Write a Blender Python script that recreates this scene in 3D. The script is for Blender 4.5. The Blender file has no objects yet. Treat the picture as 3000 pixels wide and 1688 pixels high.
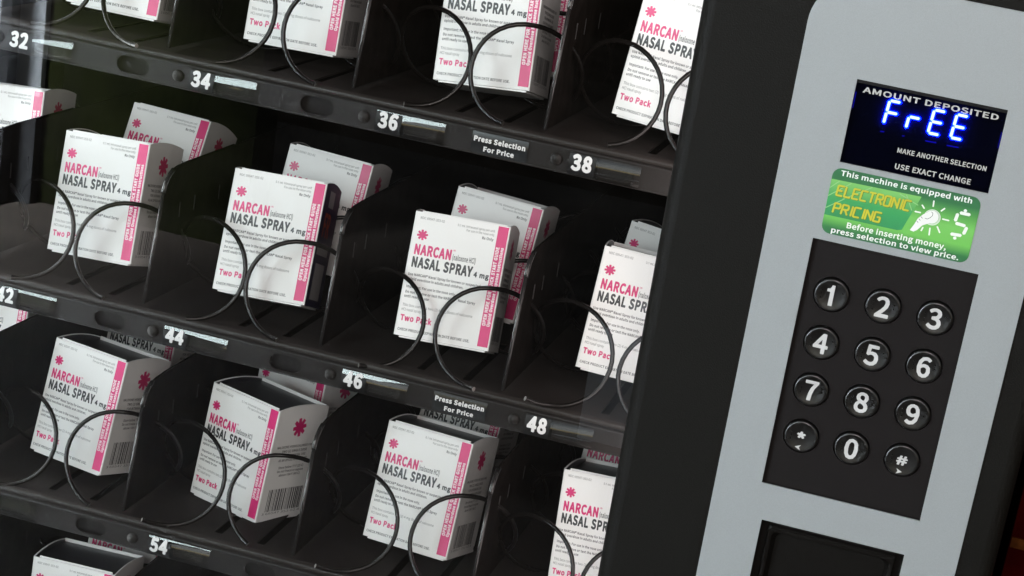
import bpy, math, random
from mathutils import Vector, Matrix
from mathutils.geometry import tessellate_polygon

random.seed(7)
R = math.radians
SC = bpy.context.scene
COL = SC.collection

# ------------------------------------------------------------------ camera
cam_d = bpy.data.cameras.new('camera')
cam_d.sensor_width = 36.0
cam_d.lens = 6335.257 / 3000 * 36.0
cam_d.clip_start = 0.02
cam_d.clip_end = 200
cam = bpy.data.objects.new('camera', cam_d)
COL.objects.link(cam)
RX = Vector((0.9566657, 0.2505528, 0.1483709))
RY = Vector((0.2225260, -0.3004198, -0.9274859))
RZ = Vector((-0.1878107, 0.9203104, -0.3431558))
m = Matrix.Identity(4)
for i in range(3):
    m[i][0] = RX[i]
    m[i][1] = -RY[i]
    m[i][2] = -RZ[i]
m.translation = Vector((0.389915, -1.334711, 0.402710))
cam.matrix_world = m
SC.camera = cam

# ------------------------------------------------------------------ view transform
SC.view_settings.view_transform = 'Standard'
SC.view_settings.look = 'None'
SC.view_settings.exposure = 0.0
SC.view_settings.gamma = 1.0
SC.view_settings.use_curve_mapping = False
SC.cycles.max_bounces = 10
SC.cycles.transparent_max_bounces = 16
SC.cycles.caustics_reflective = False
SC.cycles.caustics_refractive = False

# ------------------------------------------------------------------ world: a bright band of daylight seen from under a roof
WORLD = bpy.data.worlds.new('World')
SC.world = WORLD
WORLD.use_nodes = True
wn = WORLD.node_tree.nodes
wl = WORLD.node_tree.links
bg = wn['Background']
tc = wn.new('ShaderNodeTexCoord')
sep = wn.new('ShaderNodeSeparateXYZ')
wl.new(tc.outputs['Generated'], sep.inputs[0])
mr = wn.new('ShaderNodeMapRange')
mr.inputs['From Min'].default_value = -1
mr.inputs['From Max'].default_value = 1
wl.new(sep.outputs['Z'], mr.inputs['Value'])
wr = wn.new('ShaderNodeValToRGB')
els = wr.color_ramp.elements
while len(els) > 1:
    els.remove(els[-1])
def stop(z, c):
    e = els.new((z + 1) / 2)
    e.color = (*c, 1)
els[0].position = 0.0
els[0].color = (0.008, 0.0065, 0.005, 1)
stop(-0.30, (0.010, 0.0085, 0.0065))
stop(-0.08, (0.020, 0.017, 0.012))
stop(-0.04, (0.22, 0.16, 0.06))
stop(-0.02, (0.90, 0.68, 0.26))
stop(0.02, (1.05, 0.87, 0.45))
stop(0.07, (0.88, 0.92, 0.91))
stop(0.22, (0.84, 0.90, 0.92))
stop(0.34, (0.42, 0.48, 0.54))
stop(0.48, (0.20, 0.21, 0.22))
stop(0.62, (0.10, 0.11, 0.12))
stop(1.00, (0.08, 0.08, 0.08))
wl.new(mr.outputs[0], wr.inputs[0])
wl.new(wr.outputs[0], bg.inputs['Color'])
bg.inputs['Strength'].default_value = 1.6

# ------------------------------------------------------------------ the machine's own light strips (inside the door, left and right of the glass)
def strip(name, x, y, zc, length, power, col, aim):
    l = bpy.data.lights.new(name, 'AREA')
    l.shape = 'RECTANGLE'
    l.size = 0.012
    l.size_y = length
    l.energy = power
    l.color = col
    o = bpy.data.objects.new(name, l)
    COL.objects.link(o)
    d = Vector(aim).normalized()          # light shines along its local -Z
    z = -d
    yv = Vector((0, 0, 1))
    xv = yv.cross(z).normalized()
    mm = Matrix.Identity(4)
    for i in range(3):
        mm[i][0] = xv[i]
        mm[i][1] = yv[i]
        mm[i][2] = z[i]
    mm.translation = Vector((x, y, zc))
    o.matrix_world = mm
    return o
LED_R = strip('light_strip', 0.234, -0.029, -0.10, 1.10, 0.75, (1.0, 0.87, 0.85), (-1, 0.55, 0))
LED_L = strip('light_strip', -0.440, -0.029, -0.10, 1.10, 4.2, (0.92, 0.98, 1.0), (1, 0.40, 0))

# ------------------------------------------------------------------ soft daylight falling on the machine from the front: a warm and a cool opening
def area_lamp(name, loc, target, sx, sy, power, col):
    l = bpy.data.lights.new(name, 'AREA')
    l.shape = 'RECTANGLE'
    l.size = sx
    l.size_y = sy
    l.energy = power
    l.color = col
    o = bpy.data.objects.new(name, l)
    COL.objects.link(o)
    o.location = loc
    o.rotation_euler = (Vector(target) - Vector(loc)).to_track_quat('-Z', 'Y').to_euler()
    return o
area_lamp('daylight_warm', (0.62, -1.95, 0.86), (0, 0, -0.1), 0.70, 0.86, 25.5, (1.0, 0.885, 0.85))
across = area_lamp('wall_fill_lamp', (-2.6, -1.4, 1.2), (-2.45, -3.0, -0.45), 0.9, 0.9, 480, (0.92, 0.97, 1.0))  # added lamp that only brightens the wall mirrored in the glass
across.data.spread = R(50)
area_lamp('daylight_cool', (-0.76, -1.85, 0.74), (0, 0, -0.1), 0.70, 0.86, 22.5, (0.83, 0.98, 1.0))

# ------------------------------------------------------------------ materials
def mat(name, col, rough=0.5, metal=0.0, spec=0.5, emit=None, es=0.0, coat=0.0):
    mt = bpy.data.materials.new(name)
    mt.use_nodes = True
    b = mt.node_tree.nodes['Principled BSDF']
    b.inputs['Base Color'].default_value = (*col, 1)
    b.inputs['Roughness'].default_value = rough
    b.inputs['Metallic'].default_value = metal
    b.inputs['Specular IOR Level'].default_value = spec
    b.inputs['Coat Weight'].default_value = coat
    b.inputs['Coat Roughness'].default_value = 0.12
    if emit:
        b.inputs['Emission Color'].default_value = (*emit, 1)
        b.inputs['Emission Strength'].default_value = es
    return mt
def grain(mt, scale, amount, bump=0.0, dist=0.0004, rough_var=0.0, detail=3.0):
    """mottle a material's own colour a little and give it a fine surface texture"""
    nt = mt.node_tree
    b = nt.nodes['Principled BSDF']
    t = nt.nodes.new('ShaderNodeTexCoord')
    n = nt.nodes.new('ShaderNodeTexNoise')
    n.inputs['Scale'].default_value = scale
    n.inputs['Detail'].default_value = detail
    nt.links.new(t.outputs['Object'], n.inputs['Vector'])
    c = b.inputs['Base Color'].default_value[:]
    rp = nt.nodes.new('ShaderNodeValToRGB')
    rp.color_ramp.elements[0].position = 0.3
    rp.color_ramp.elements[1].position = 0.7
    rp.color_ramp.elements[0].color = (c[0] * (1 - amount), c[1] * (1 - amount), c[2] * (1 - amount), 1)
    rp.color_ramp.elements[1].color = (min(1, c[0] * (1 + amount)), min(1, c[1] * (1 + amount)), min(1, c[2] * (1 + amount)), 1)
    nt.links.new(n.outputs['Fac'], rp.inputs[0])
    nt.links.new(rp.outputs[0], b.inputs['Base Color'])
    if bump:
        bp = nt.nodes.new('ShaderNodeBump')
        bp.inputs['Strength'].default_value = bump
        bp.inputs['Distance'].default_value = dist
        nt.links.new(n.outputs['Fac'], bp.inputs['Height'])
        nt.links.new(bp.outputs[0], b.inputs['Normal'])
    if rough_var:
        n2 = nt.nodes.new('ShaderNodeTexNoise')
        n2.inputs['Scale'].default_value = scale * 0.06
        n2.inputs['Detail'].default_value = 5
        nt.links.new(t.outputs['Object'], n2.inputs['Vector'])
        mrr = nt.nodes.new('ShaderNodeMapRange')
        r0 = b.inputs['Roughness'].default_value
        mrr.inputs['To Min'].default_value = max(0.03, r0 - rough_var)
        mrr.inputs['To Max'].default_value = r0 + rough_var
        nt.links.new(n2.outputs['Fac'], mrr.inputs['Value'])
        nt.links.new(mrr.outputs[0], b.inputs['Roughness'])
    return mt
def card(mt):
    """board that is not perfectly flat, and prints that differ a little in whiteness from box to box"""
    nt = mt.node_tree
    b = nt.nodes['Principled BSDF']
    t = nt.nodes.new('ShaderNodeTexCoord')
    oi = nt.nodes.new('ShaderNodeObjectInfo')
    n = nt.nodes.new('ShaderNodeTexNoise')
    n.noise_dimensions = '4D'
    n.inputs['Scale'].default_value = 32
    n.inputs['Detail'].default_value = 3
    mw = nt.nodes.new('ShaderNodeMath')
    mw.operation = 'MULTIPLY'
    mw.inputs[1].default_value = 40
    nt.links.new(oi.outputs['Random'], mw.inputs[0])
    nt.links.new(mw.outputs[0], n.inputs['W'])
    nt.links.new(t.outputs['Object'], n.inputs['Vector'])
    bp = nt.nodes.new('ShaderNodeBump')
    bp.inputs['Strength'].default_value = 0.30
    bp.inputs['Distance'].default_value = 0.004
    nt.links.new(n.outputs['Fac'], bp.inputs['Height'])
    old = b.inputs['Normal'].links[0].from_node if b.inputs['Normal'].links else None
    if old:
        nt.links.new(bp.outputs[0], old.inputs['Normal'])
    else:
        nt.links.new(bp.outputs[0], b.inputs['Normal'])
    hs = nt.nodes.new('ShaderNodeHueSaturation')
    src = b.inputs['Base Color'].links[0].from_socket
    mv = nt.nodes.new('ShaderNodeMapRange')
    mv.inputs['To Min'].default_value = 0.93
    mv.inputs['To Max'].default_value = 1.01
    nt.links.new(oi.outputs['Random'], mv.inputs['Value'])
    nt.links.new(mv.outputs[0], hs.inputs['Value'])
    nt.links.new(src, hs.inputs['Color'])
    nt.links.new(hs.outputs[0], b.inputs['Base Color'])
    return mt
def pane(name, tint=(1, 1, 1), ior=1.5, rough=0.0, haze=0.0, haze_col=(0.5, 0.5, 0.5), gain=1.0, smear=False):
    """a thin clear sheet: fresnel reflection over straight transmission"""
    mt = bpy.data.materials.new(name)
    mt.use_nodes = True
    nt = mt.node_tree
    for n in list(nt.nodes):
        nt.nodes.remove(n)
    out = nt.nodes.new('ShaderNodeOutputMaterial')
    tr = nt.nodes.new('ShaderNodeBsdfTransparent')
    tr.inputs[0].default_value = (*tint, 1)
    gl = nt.nodes.new('ShaderNodeBsdfGlossy')
    gl.inputs['Roughness'].default_value = rough
    fr = nt.nodes.new('ShaderNodeFresnel')
    fr.inputs['IOR'].default_value = ior
    mx = nt.nodes.new('ShaderNodeMixShader')
    fac = fr.outputs[0]
    if gain != 1.0:
        mu = nt.nodes.new('ShaderNodeMath')
        mu.operation = 'MULTIPLY'
        mu.use_clamp = True
        mu.inputs[1].default_value = gain
        nt.links.new(fac, mu.inputs[0])
        fac = mu.outputs[0]
    nt.links.new(fac, mx.inputs[0])
    base = tr.outputs[0]
    if haze:
        df = nt.nodes.new('ShaderNodeBsdfDiffuse')
        df.inputs[0].default_value = (*haze_col, 1)
        m2 = nt.nodes.new('ShaderNodeMixShader')
        m2.inputs[0].default_value = haze
        if smear:                            # dust and wiping marks: the film on the pane is uneven
            t = nt.nodes.new('ShaderNodeTexCoord')
            mp = nt.nodes.new('ShaderNodeMapping')
            mp.inputs['Rotation'].default_value = (0, R(35), 0)
            mp.inputs['Scale'].default_value = (3.0, 1.0, 11.0)
            nz = nt.nodes.new('ShaderNodeTexNoise')
            nz.inputs['Scale'].default_value = 2.2
            nz.inputs['Detail'].default_value = 7
            nz.inputs['Roughness'].default_value = 0.65
            nt.links.new(t.outputs['Object'], mp.inputs[0])
            nt.links.new(mp.outputs[0], nz.inputs['Vector'])
            mr_ = nt.nodes.new('ShaderNodeMapRange')
            mr_.inputs['From Min'].default_value = 0.42
            mr_.inputs['From Max'].default_value = 0.75
            mr_.inputs['To Min'].default_value = haze * 0.2
            mr_.inputs['To Max'].default_value = haze * 3.0
            nt.links.new(nz.outputs['Fac'], mr_.inputs['Value'])
            nt.links.new(mr_.outputs[0], m2.inputs[0])
        nt.links.new(tr.outputs[0], m2.inputs[1])
        nt.links.new(df.outputs[0], m2.inputs[2])
        base = m2.outputs[0]
    nt.links.new(base, mx.inputs[1])
    nt.links.new(gl.outputs[0], mx.inputs[2])
    nt.links.new(mx.outputs[0], out.inputs[0])
    return mt

def matte(name, col, gloss=0.015, rough=0.4, scale=200, amount=0.15):
    """dull dark plastic or paint: diffuse with a trace of sheen"""
    mt = bpy.data.materials.new(name)
    mt.use_nodes = True
    nt = mt.node_tree
    for n in list(nt.nodes):
        nt.nodes.remove(n)
    out = nt.nodes.new('ShaderNodeOutputMaterial')
    df = nt.nodes.new('ShaderNodeBsdfDiffuse')
    gl = nt.nodes.new('ShaderNodeBsdfGlossy')
    gl.inputs['Roughness'].default_value = rough
    mx = nt.nodes.new('ShaderNodeMixShader')
    mx.inputs[0].default_value = gloss
    t = nt.nodes.new('ShaderNodeTexCoord')
    n = nt.nodes.new('ShaderNodeTexNoise')
    n.inputs['Scale'].default_value = scale
    n.inputs['Detail'].default_value = 4
    rp = nt.nodes.new('ShaderNodeValToRGB')
    for k, s_ in ((0, 1 - amount), (1, 1 + amount)):
        rp.color_ramp.elements[k].position = 0.3 + 0.4 * k
        rp.color_ramp.elements[k].color = (col[0] * s_, col[1] * s_, col[2] * s_, 1)
    nt.links.new(t.outputs['Object'], n.inputs['Vector'])
    nt.links.new(n.outputs['Fac'], rp.inputs[0])
    nt.links.new(rp.outputs[0], df.inputs[0])
    nt.links.new(df.outputs[0], mx.inputs[1])
    nt.links.new(gl.outputs[0], mx.inputs[2])
    nt.links.new(mx.outputs[0], out.inputs[0])
    return mt
M = {}
M['tray'] = matte('tray_black', (0.0240, 0.0205, 0.0190), 0.016, 0.33, 900, 0.14)
M['rail'] = grain(mat('rail_black', (0.0125, 0.0110, 0.0102), 0.50, 0, 0.22), 1200, 0.10, 0.10, 0.0002, 0.08)
M['rail_back'] = mat('rail_inside', (0.011, 0.010, 0.0095), 0.7, 0, 0.15)
M['divider'] = matte('divider_black', (0.0080, 0.0064, 0.0057), 0.014, 0.28, 60, 0.40)
M['wire'] = grain(mat('wire_coating', (0.0055, 0.0044, 0.0040), 0.27, 0.0, 0.26), 300, 0.2, 0, 0, 0.04)
M['bead'] = mat('divider_edge', (0.022, 0.021, 0.021), 0.25, 0, 0.6)
M['steel'] = mat('bare_steel', (0.42, 0.40, 0.38), 0.35, 1.0)
M['inside'] = matte('cabinet_inside', (0.003, 0.0024, 0.002), 0.003, 0.5, 30, 0.3)
M['door'] = grain(mat('door_plastic', (0.0050, 0.0045, 0.0037), 0.54, 0, 0.07), 1100, 0.40, 0.5, 0.0005, 0.05)
M['silver'] = grain(mat('panel_silver', (0.250, 0.266, 0.272), 0.42, 0.1, 0.35), 2200, 0.06, 0.05, 0.0001, 0.05)
M['black_gloss'] = mat('display_black', (0.026, 0.026, 0.036), 0.6, 0, 0.05)
M['tint'] = pane('display_window', (0.17, 0.19, 0.30), 1.45, 0.05, gain=0.5)
M['bezel'] = mat('display_bezel', (0.006, 0.006, 0.006), 0.5, 0, 0.1)
M['keyplate'] = grain(mat('keypad_black', (0.0070, 0.0057, 0.0055), 0.60, 0, 0.08), 1600, 0.15, 0.15, 0.0002)
M['button'] = mat('button_black', (0.0050, 0.0046, 0.0044), 0.31, 0, 0.5)
M['ring'] = mat('button_gap', (0.003, 0.003, 0.003), 0.6)
M['key_white'] = mat('key_white', (0.46, 0.46, 0.46), 0.5)
M['print_grey'] = mat('print_grey', (0.36, 0.36, 0.35), 0.5)
M['white_ink'] = mat('white_ink', (0.72, 0.72, 0.72), 0.5)
M['label_card'] = mat('label_card', (0.006, 0.006, 0.0065), 0.45, 0, 0.25)
M['notice'] = mat('notice_card', (0.020, 0.022, 0.024), 0.16)
M['clear'] = pane('clear_label_plastic', (0.96, 0.96, 0.96), 1.60, 0.03, gain=1.55)
M['insert'] = pane('label_insert', (0.92, 0.92, 0.92), 1.3, 0.2, 0.035, (0.6, 0.6, 0.6))
M['glass'] = pane('door_glass', (0.985, 0.99, 0.985), 1.5, 0.0, 0.0012, (0.8, 0.8, 0.78), gain=2.0, smear=True)
M['carton'] = card(grain(mat('carton_white', (0.86, 0.855, 0.845), 0.34), 700, 0.010, 0.03, 0.0001))
M['pink'] = mat('ink_magenta', (0.60, 0.018, 0.150), 0.34)
M['ink'] = mat('ink_charcoal', (0.026, 0.027, 0.030), 0.40)
M['ink_grey'] = mat('ink_grey', (0.075, 0.075, 0.08), 0.40)
M['stripe_white'] = mat('stripe_lettering', (0.88, 0.82, 0.84), 0.35)
M['navy'] = mat('ink_navy', (0.022, 0.016, 0.060), 0.38)
M['orange'] = mat('ink_orange', (0.50, 0.075, 0.012), 0.40)
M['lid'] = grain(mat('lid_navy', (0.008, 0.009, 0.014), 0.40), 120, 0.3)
M['side_grey'] = mat('ink_pale', (0.42, 0.41, 0.42), 0.4)
M['led_core'] = mat('led_core', (0.0, 0.0, 0.0), 0.4, emit=(0.85, 1.0, 0.72), es=7.5)
M['led_edge'] = mat('led_edge', (0.0, 0.0, 0.0), 0.4, emit=(0.0002, 0.0060, 1.0), es=170.0)
M['glint_blue'] = mat('glint_blue', (0.0, 0.0, 0.0), 0.4, emit=(0.012, 0.008, 0.50), es=2.2)
M['st_dark'] = mat('sticker_dark_green', (0.030, 0.150, 0.060), 0.35)
M['st_yellow'] = mat('sticker_yellow', (0.42, 0.385, 0.025), 0.4)
M['st_shadow'] = mat('sticker_olive', (0.07, 0.14, 0.02), 0.4)
M['st_line'] = mat('sticker_line', (0.03, 0.06, 0.04), 0.4)
M['st_pale'] = mat('sticker_pale_line', (0.20, 0.40, 0.16), 0.4)
M['acceptor'] = mat('acceptor_black', (0.0045, 0.004, 0.0035), 0.25, 0, 0.3)
M['red'] = grain(mat('red_paint', (0.016, 0.0004, 0.0003), 0.7, 0, 0.01), 30, 0.3)
M['orange_band'] = grain(mat('orange_paint', (0.034, 0.010, 0.002), 0.7, 0, 0.02), 200, 0.4)
M['wall'] = grain(mat('wall_grey', (0.70, 0.76, 0.82), 0.8), 6, 0.15)
M['green'] = grain(mat('green_reflection', (0.0100, 0.0125, 0.0025), 0.7, 0, 0.1), 5, 0.6)
M['post'] = mat('post_dark', (0.03, 0.032, 0.036), 0.5)
M['added_block'] = grain(mat('block_pale', (0.70, 0.76, 0.86), 0.85), 12, 0.15)
M['pave'] = grain(mat('pavement', (0.040, 0.032, 0.026), 0.9), 8, 0.25)

def ramp_z(name, z0, z1, stops, rough):
    """a printed colour gradient along the height of the sticker"""
    mt = mat(name, (0.1, 0.4, 0.1), rough)
    nt = mt.node_tree
    t = nt.nodes.new('ShaderNodeTexCoord')
    s = nt.nodes.new('ShaderNodeSeparateXYZ')
    nt.links.new(t.outputs['Object'], s.inputs[0])
    mp = nt.nodes.new('ShaderNodeMapRange')
    mp.inputs['From Min'].default_value = z0
    mp.inputs['From Max'].default_value = z1
    nt.links.new(s.outputs['Z'], mp.inputs['Value'])
    rp = nt.nodes.new('ShaderNodeValToRGB')
    e = rp.color_ramp.elements
    while len(e) > 1:
        e.remove(e[-1])
    for k, (p_, c) in enumerate(stops):
        q = e[0] if k == 0 else e.new(p_)
        q.position = p_
        q.color = (*c, 1)
    nt.links.new(mp.outputs[0], rp.inputs[0])
    nt.links.new(rp.outputs[0], nt.nodes['Principled BSDF'].inputs['Base Color'])
    return mt
M['st_green'] = ramp_z('sticker_green', 0.0062, 0.0485, [(0.0, (0.020, 0.098, 0.038)), (0.10, (0.021, 0.119, 0.038)), (0.26, (0.119, 0.364, 0.070)),
    (0.50, (0.133, 0.385, 0.084)), (0.66, (0.070, 0.252, 0.052)), (0.84, (0.020, 0.105, 0.038)), (1.0, (0.020, 0.098, 0.038))], 0.35)
M['st_box'] = ramp_z('sticker_panel', 0.0175, 0.0415, [(0.0, (0.021, 0.168, 0.059)), (0.5, (0.032, 0.231, 0.070)), (1.0, (0.154, 0.385, 0.098))], 0.35)

# ------------------------------------------------------------------ mesh collector
class MB:
    def __init__(s):
        s.v = []
        s.f = []
        s.mi = []
        s.sm = []
        s.mats = []
    def m(s, name):
        if name not in s.mats:
            s.mats.append(name)
        return s.mats.index(name)
    def add(s, vs, fs, mt, smooth=False):
        b = len(s.v)
        k = s.m(mt)
        s.v += [tuple(q) for q in vs]
        for f in fs:
            s.f.append([b + i for i in f])
            s.mi.append(k)
            s.sm.append(smooth)
    def box(s, x0, x1, y0, y1, z0, z1, mt):
        vs = [(x, y, z) for x in (x0, x1) for y in (y0, y1) for z in (z0, z1)]
        s.add(vs, [(0, 1, 3, 2), (4, 6, 7, 5), (0, 4, 5, 1), (2, 3, 7, 6), (0, 2, 6, 4), (1, 5, 7, 3)], mt)
    def plate(s, outer, holes, fn, d0, d1, mt, wall=None, back=True):
        """flat plate with holes: 2D loops, thickness d0 (front) to d1; fn(a, b, d) -> xyz"""
        loops = [outer] + holes
        flat = [p for l in loops for p in l]
        tris = tessellate_polygon([[Vector((p[0], p[1], 0)) for p in l] for l in loops])
        s.add([fn(p[0], p[1], d0) for p in flat], [tuple(t) for t in tris], mt)
        if d1 is None:
            return
        if back:
            s.add([fn(p[0], p[1], d1) for p in flat], [tuple(reversed(t)) for t in tris], mt)
        for l in loops:
            n = len(l)
            s.add([fn(p[0], p[1], d0) for p in l] + [fn(p[0], p[1], d1) for p in l],
                  [(i, (i + 1) % n, n + (i + 1) % n, n + i) for i in range(n)], wall or mt)
    def sweep(s, prof, fn, mt, smooth=True):
        """profile points [(a, b)] swept between fn(a, b, 0) and fn(a, b, 1)"""
        n = len(prof)
        s.add([fn(a, b, 0) for a, b in prof] + [fn(a, b, 1) for a, b in prof],
              [(i, i + 1, n + i + 1, n + i) for i in range(n - 1)], mt, smooth)
    def tube(s, pts, r, mt, sides=8, capm=None):
        pts = [Vector(p) for p in pts]
        rings = []
        up = None
        for i, p in enumerate(pts):
            t = (pts[min(i + 1, len(pts) - 1)] - pts[max(i - 1, 0)]).normalized()
            if up is None:
                up = t.orthogonal().normalized()
            up = (up - t * up.dot(t)).normalized()
            w = t.cross(up)
            rings.append([p + (up * math.cos(a) + w * math.sin(a)) * r for a in [2 * math.pi * k / sides for k in range(sides)]])
        vs = [q for rg in rings for q in rg]
        fs = []
        for i in range(len(rings) - 1):
            for k in range(sides):
                fs.append((i * sides + k, i * sides + (k + 1) % sides, (i + 1) * sides + (k + 1) % sides, (i + 1) * sides + k))
        s.add(vs, fs, mt, True)
        s.add(rings[0], [tuple(range(sides))], capm or mt)
        s.add(rings[-1], [tuple(reversed(range(sides)))], capm or mt)
    def build(s, name, parent=None):
        me = bpy.data.meshes.new(name)
        me.from_pydata(s.v, [], s.f)
        for q in s.mats:
            me.materials.append(M[q])
        me.polygons.foreach_set('material_index', s.mi)
        me.polygons.foreach_set('use_smooth', s.sm)
        me.update()
        o = bpy.data.objects.new(name, me)
        COL.objects.link(o)
        if parent is not None:
            o.parent = parent
        return o

def thing(name, label, cat, loc=(0, 0, 0), group=None):
    o = bpy.data.objects.new(name, None)
    COL.objects.link(o)
    o.location = loc
    o['label'] = label
    o['category'] = cat
    if group:
        o['group'] = group
    return o
def link_copy(o, parent):
    c = o.copy()
    COL.objects.link(c)
    c.parent = parent
    return c
def recalc(o):
    import bmesh
    b = bmesh.new()
    b.from_mesh(o.data)
    bmesh.ops.remove_doubles(b, verts=b.verts, dist=1e-7)
    bmesh.ops.recalc_face_normals(b, faces=b.faces)
    b.to_mesh(o.data)
    b.free()

def rrect(x0, x1, y0, y1, r, n=5):
    pts = []
    for cx, cy, a in ((x1 - r, y1 - r, 0), (x0 + r, y1 - r, 90), (x0 + r, y0 + r, 180), (x1 - r, y0 + r, 270)):
        for k in range(n + 1):
            t = R(a + 90 * k / n)
            pts.append((cx + r * math.cos(t), cy + r * math.sin(t)))
    return pts
def rect(x0, x1, y0, y1):
    return [(x1, y1), (x0, y1), (x0, y0), (x1, y0)]
def circ(cx, cy, r, n=28):
    return [(cx + r * math.cos(2 * math.pi * k / n), cy + r * math.sin(2 * math.pi * k / n)) for k in range(n)]

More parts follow.
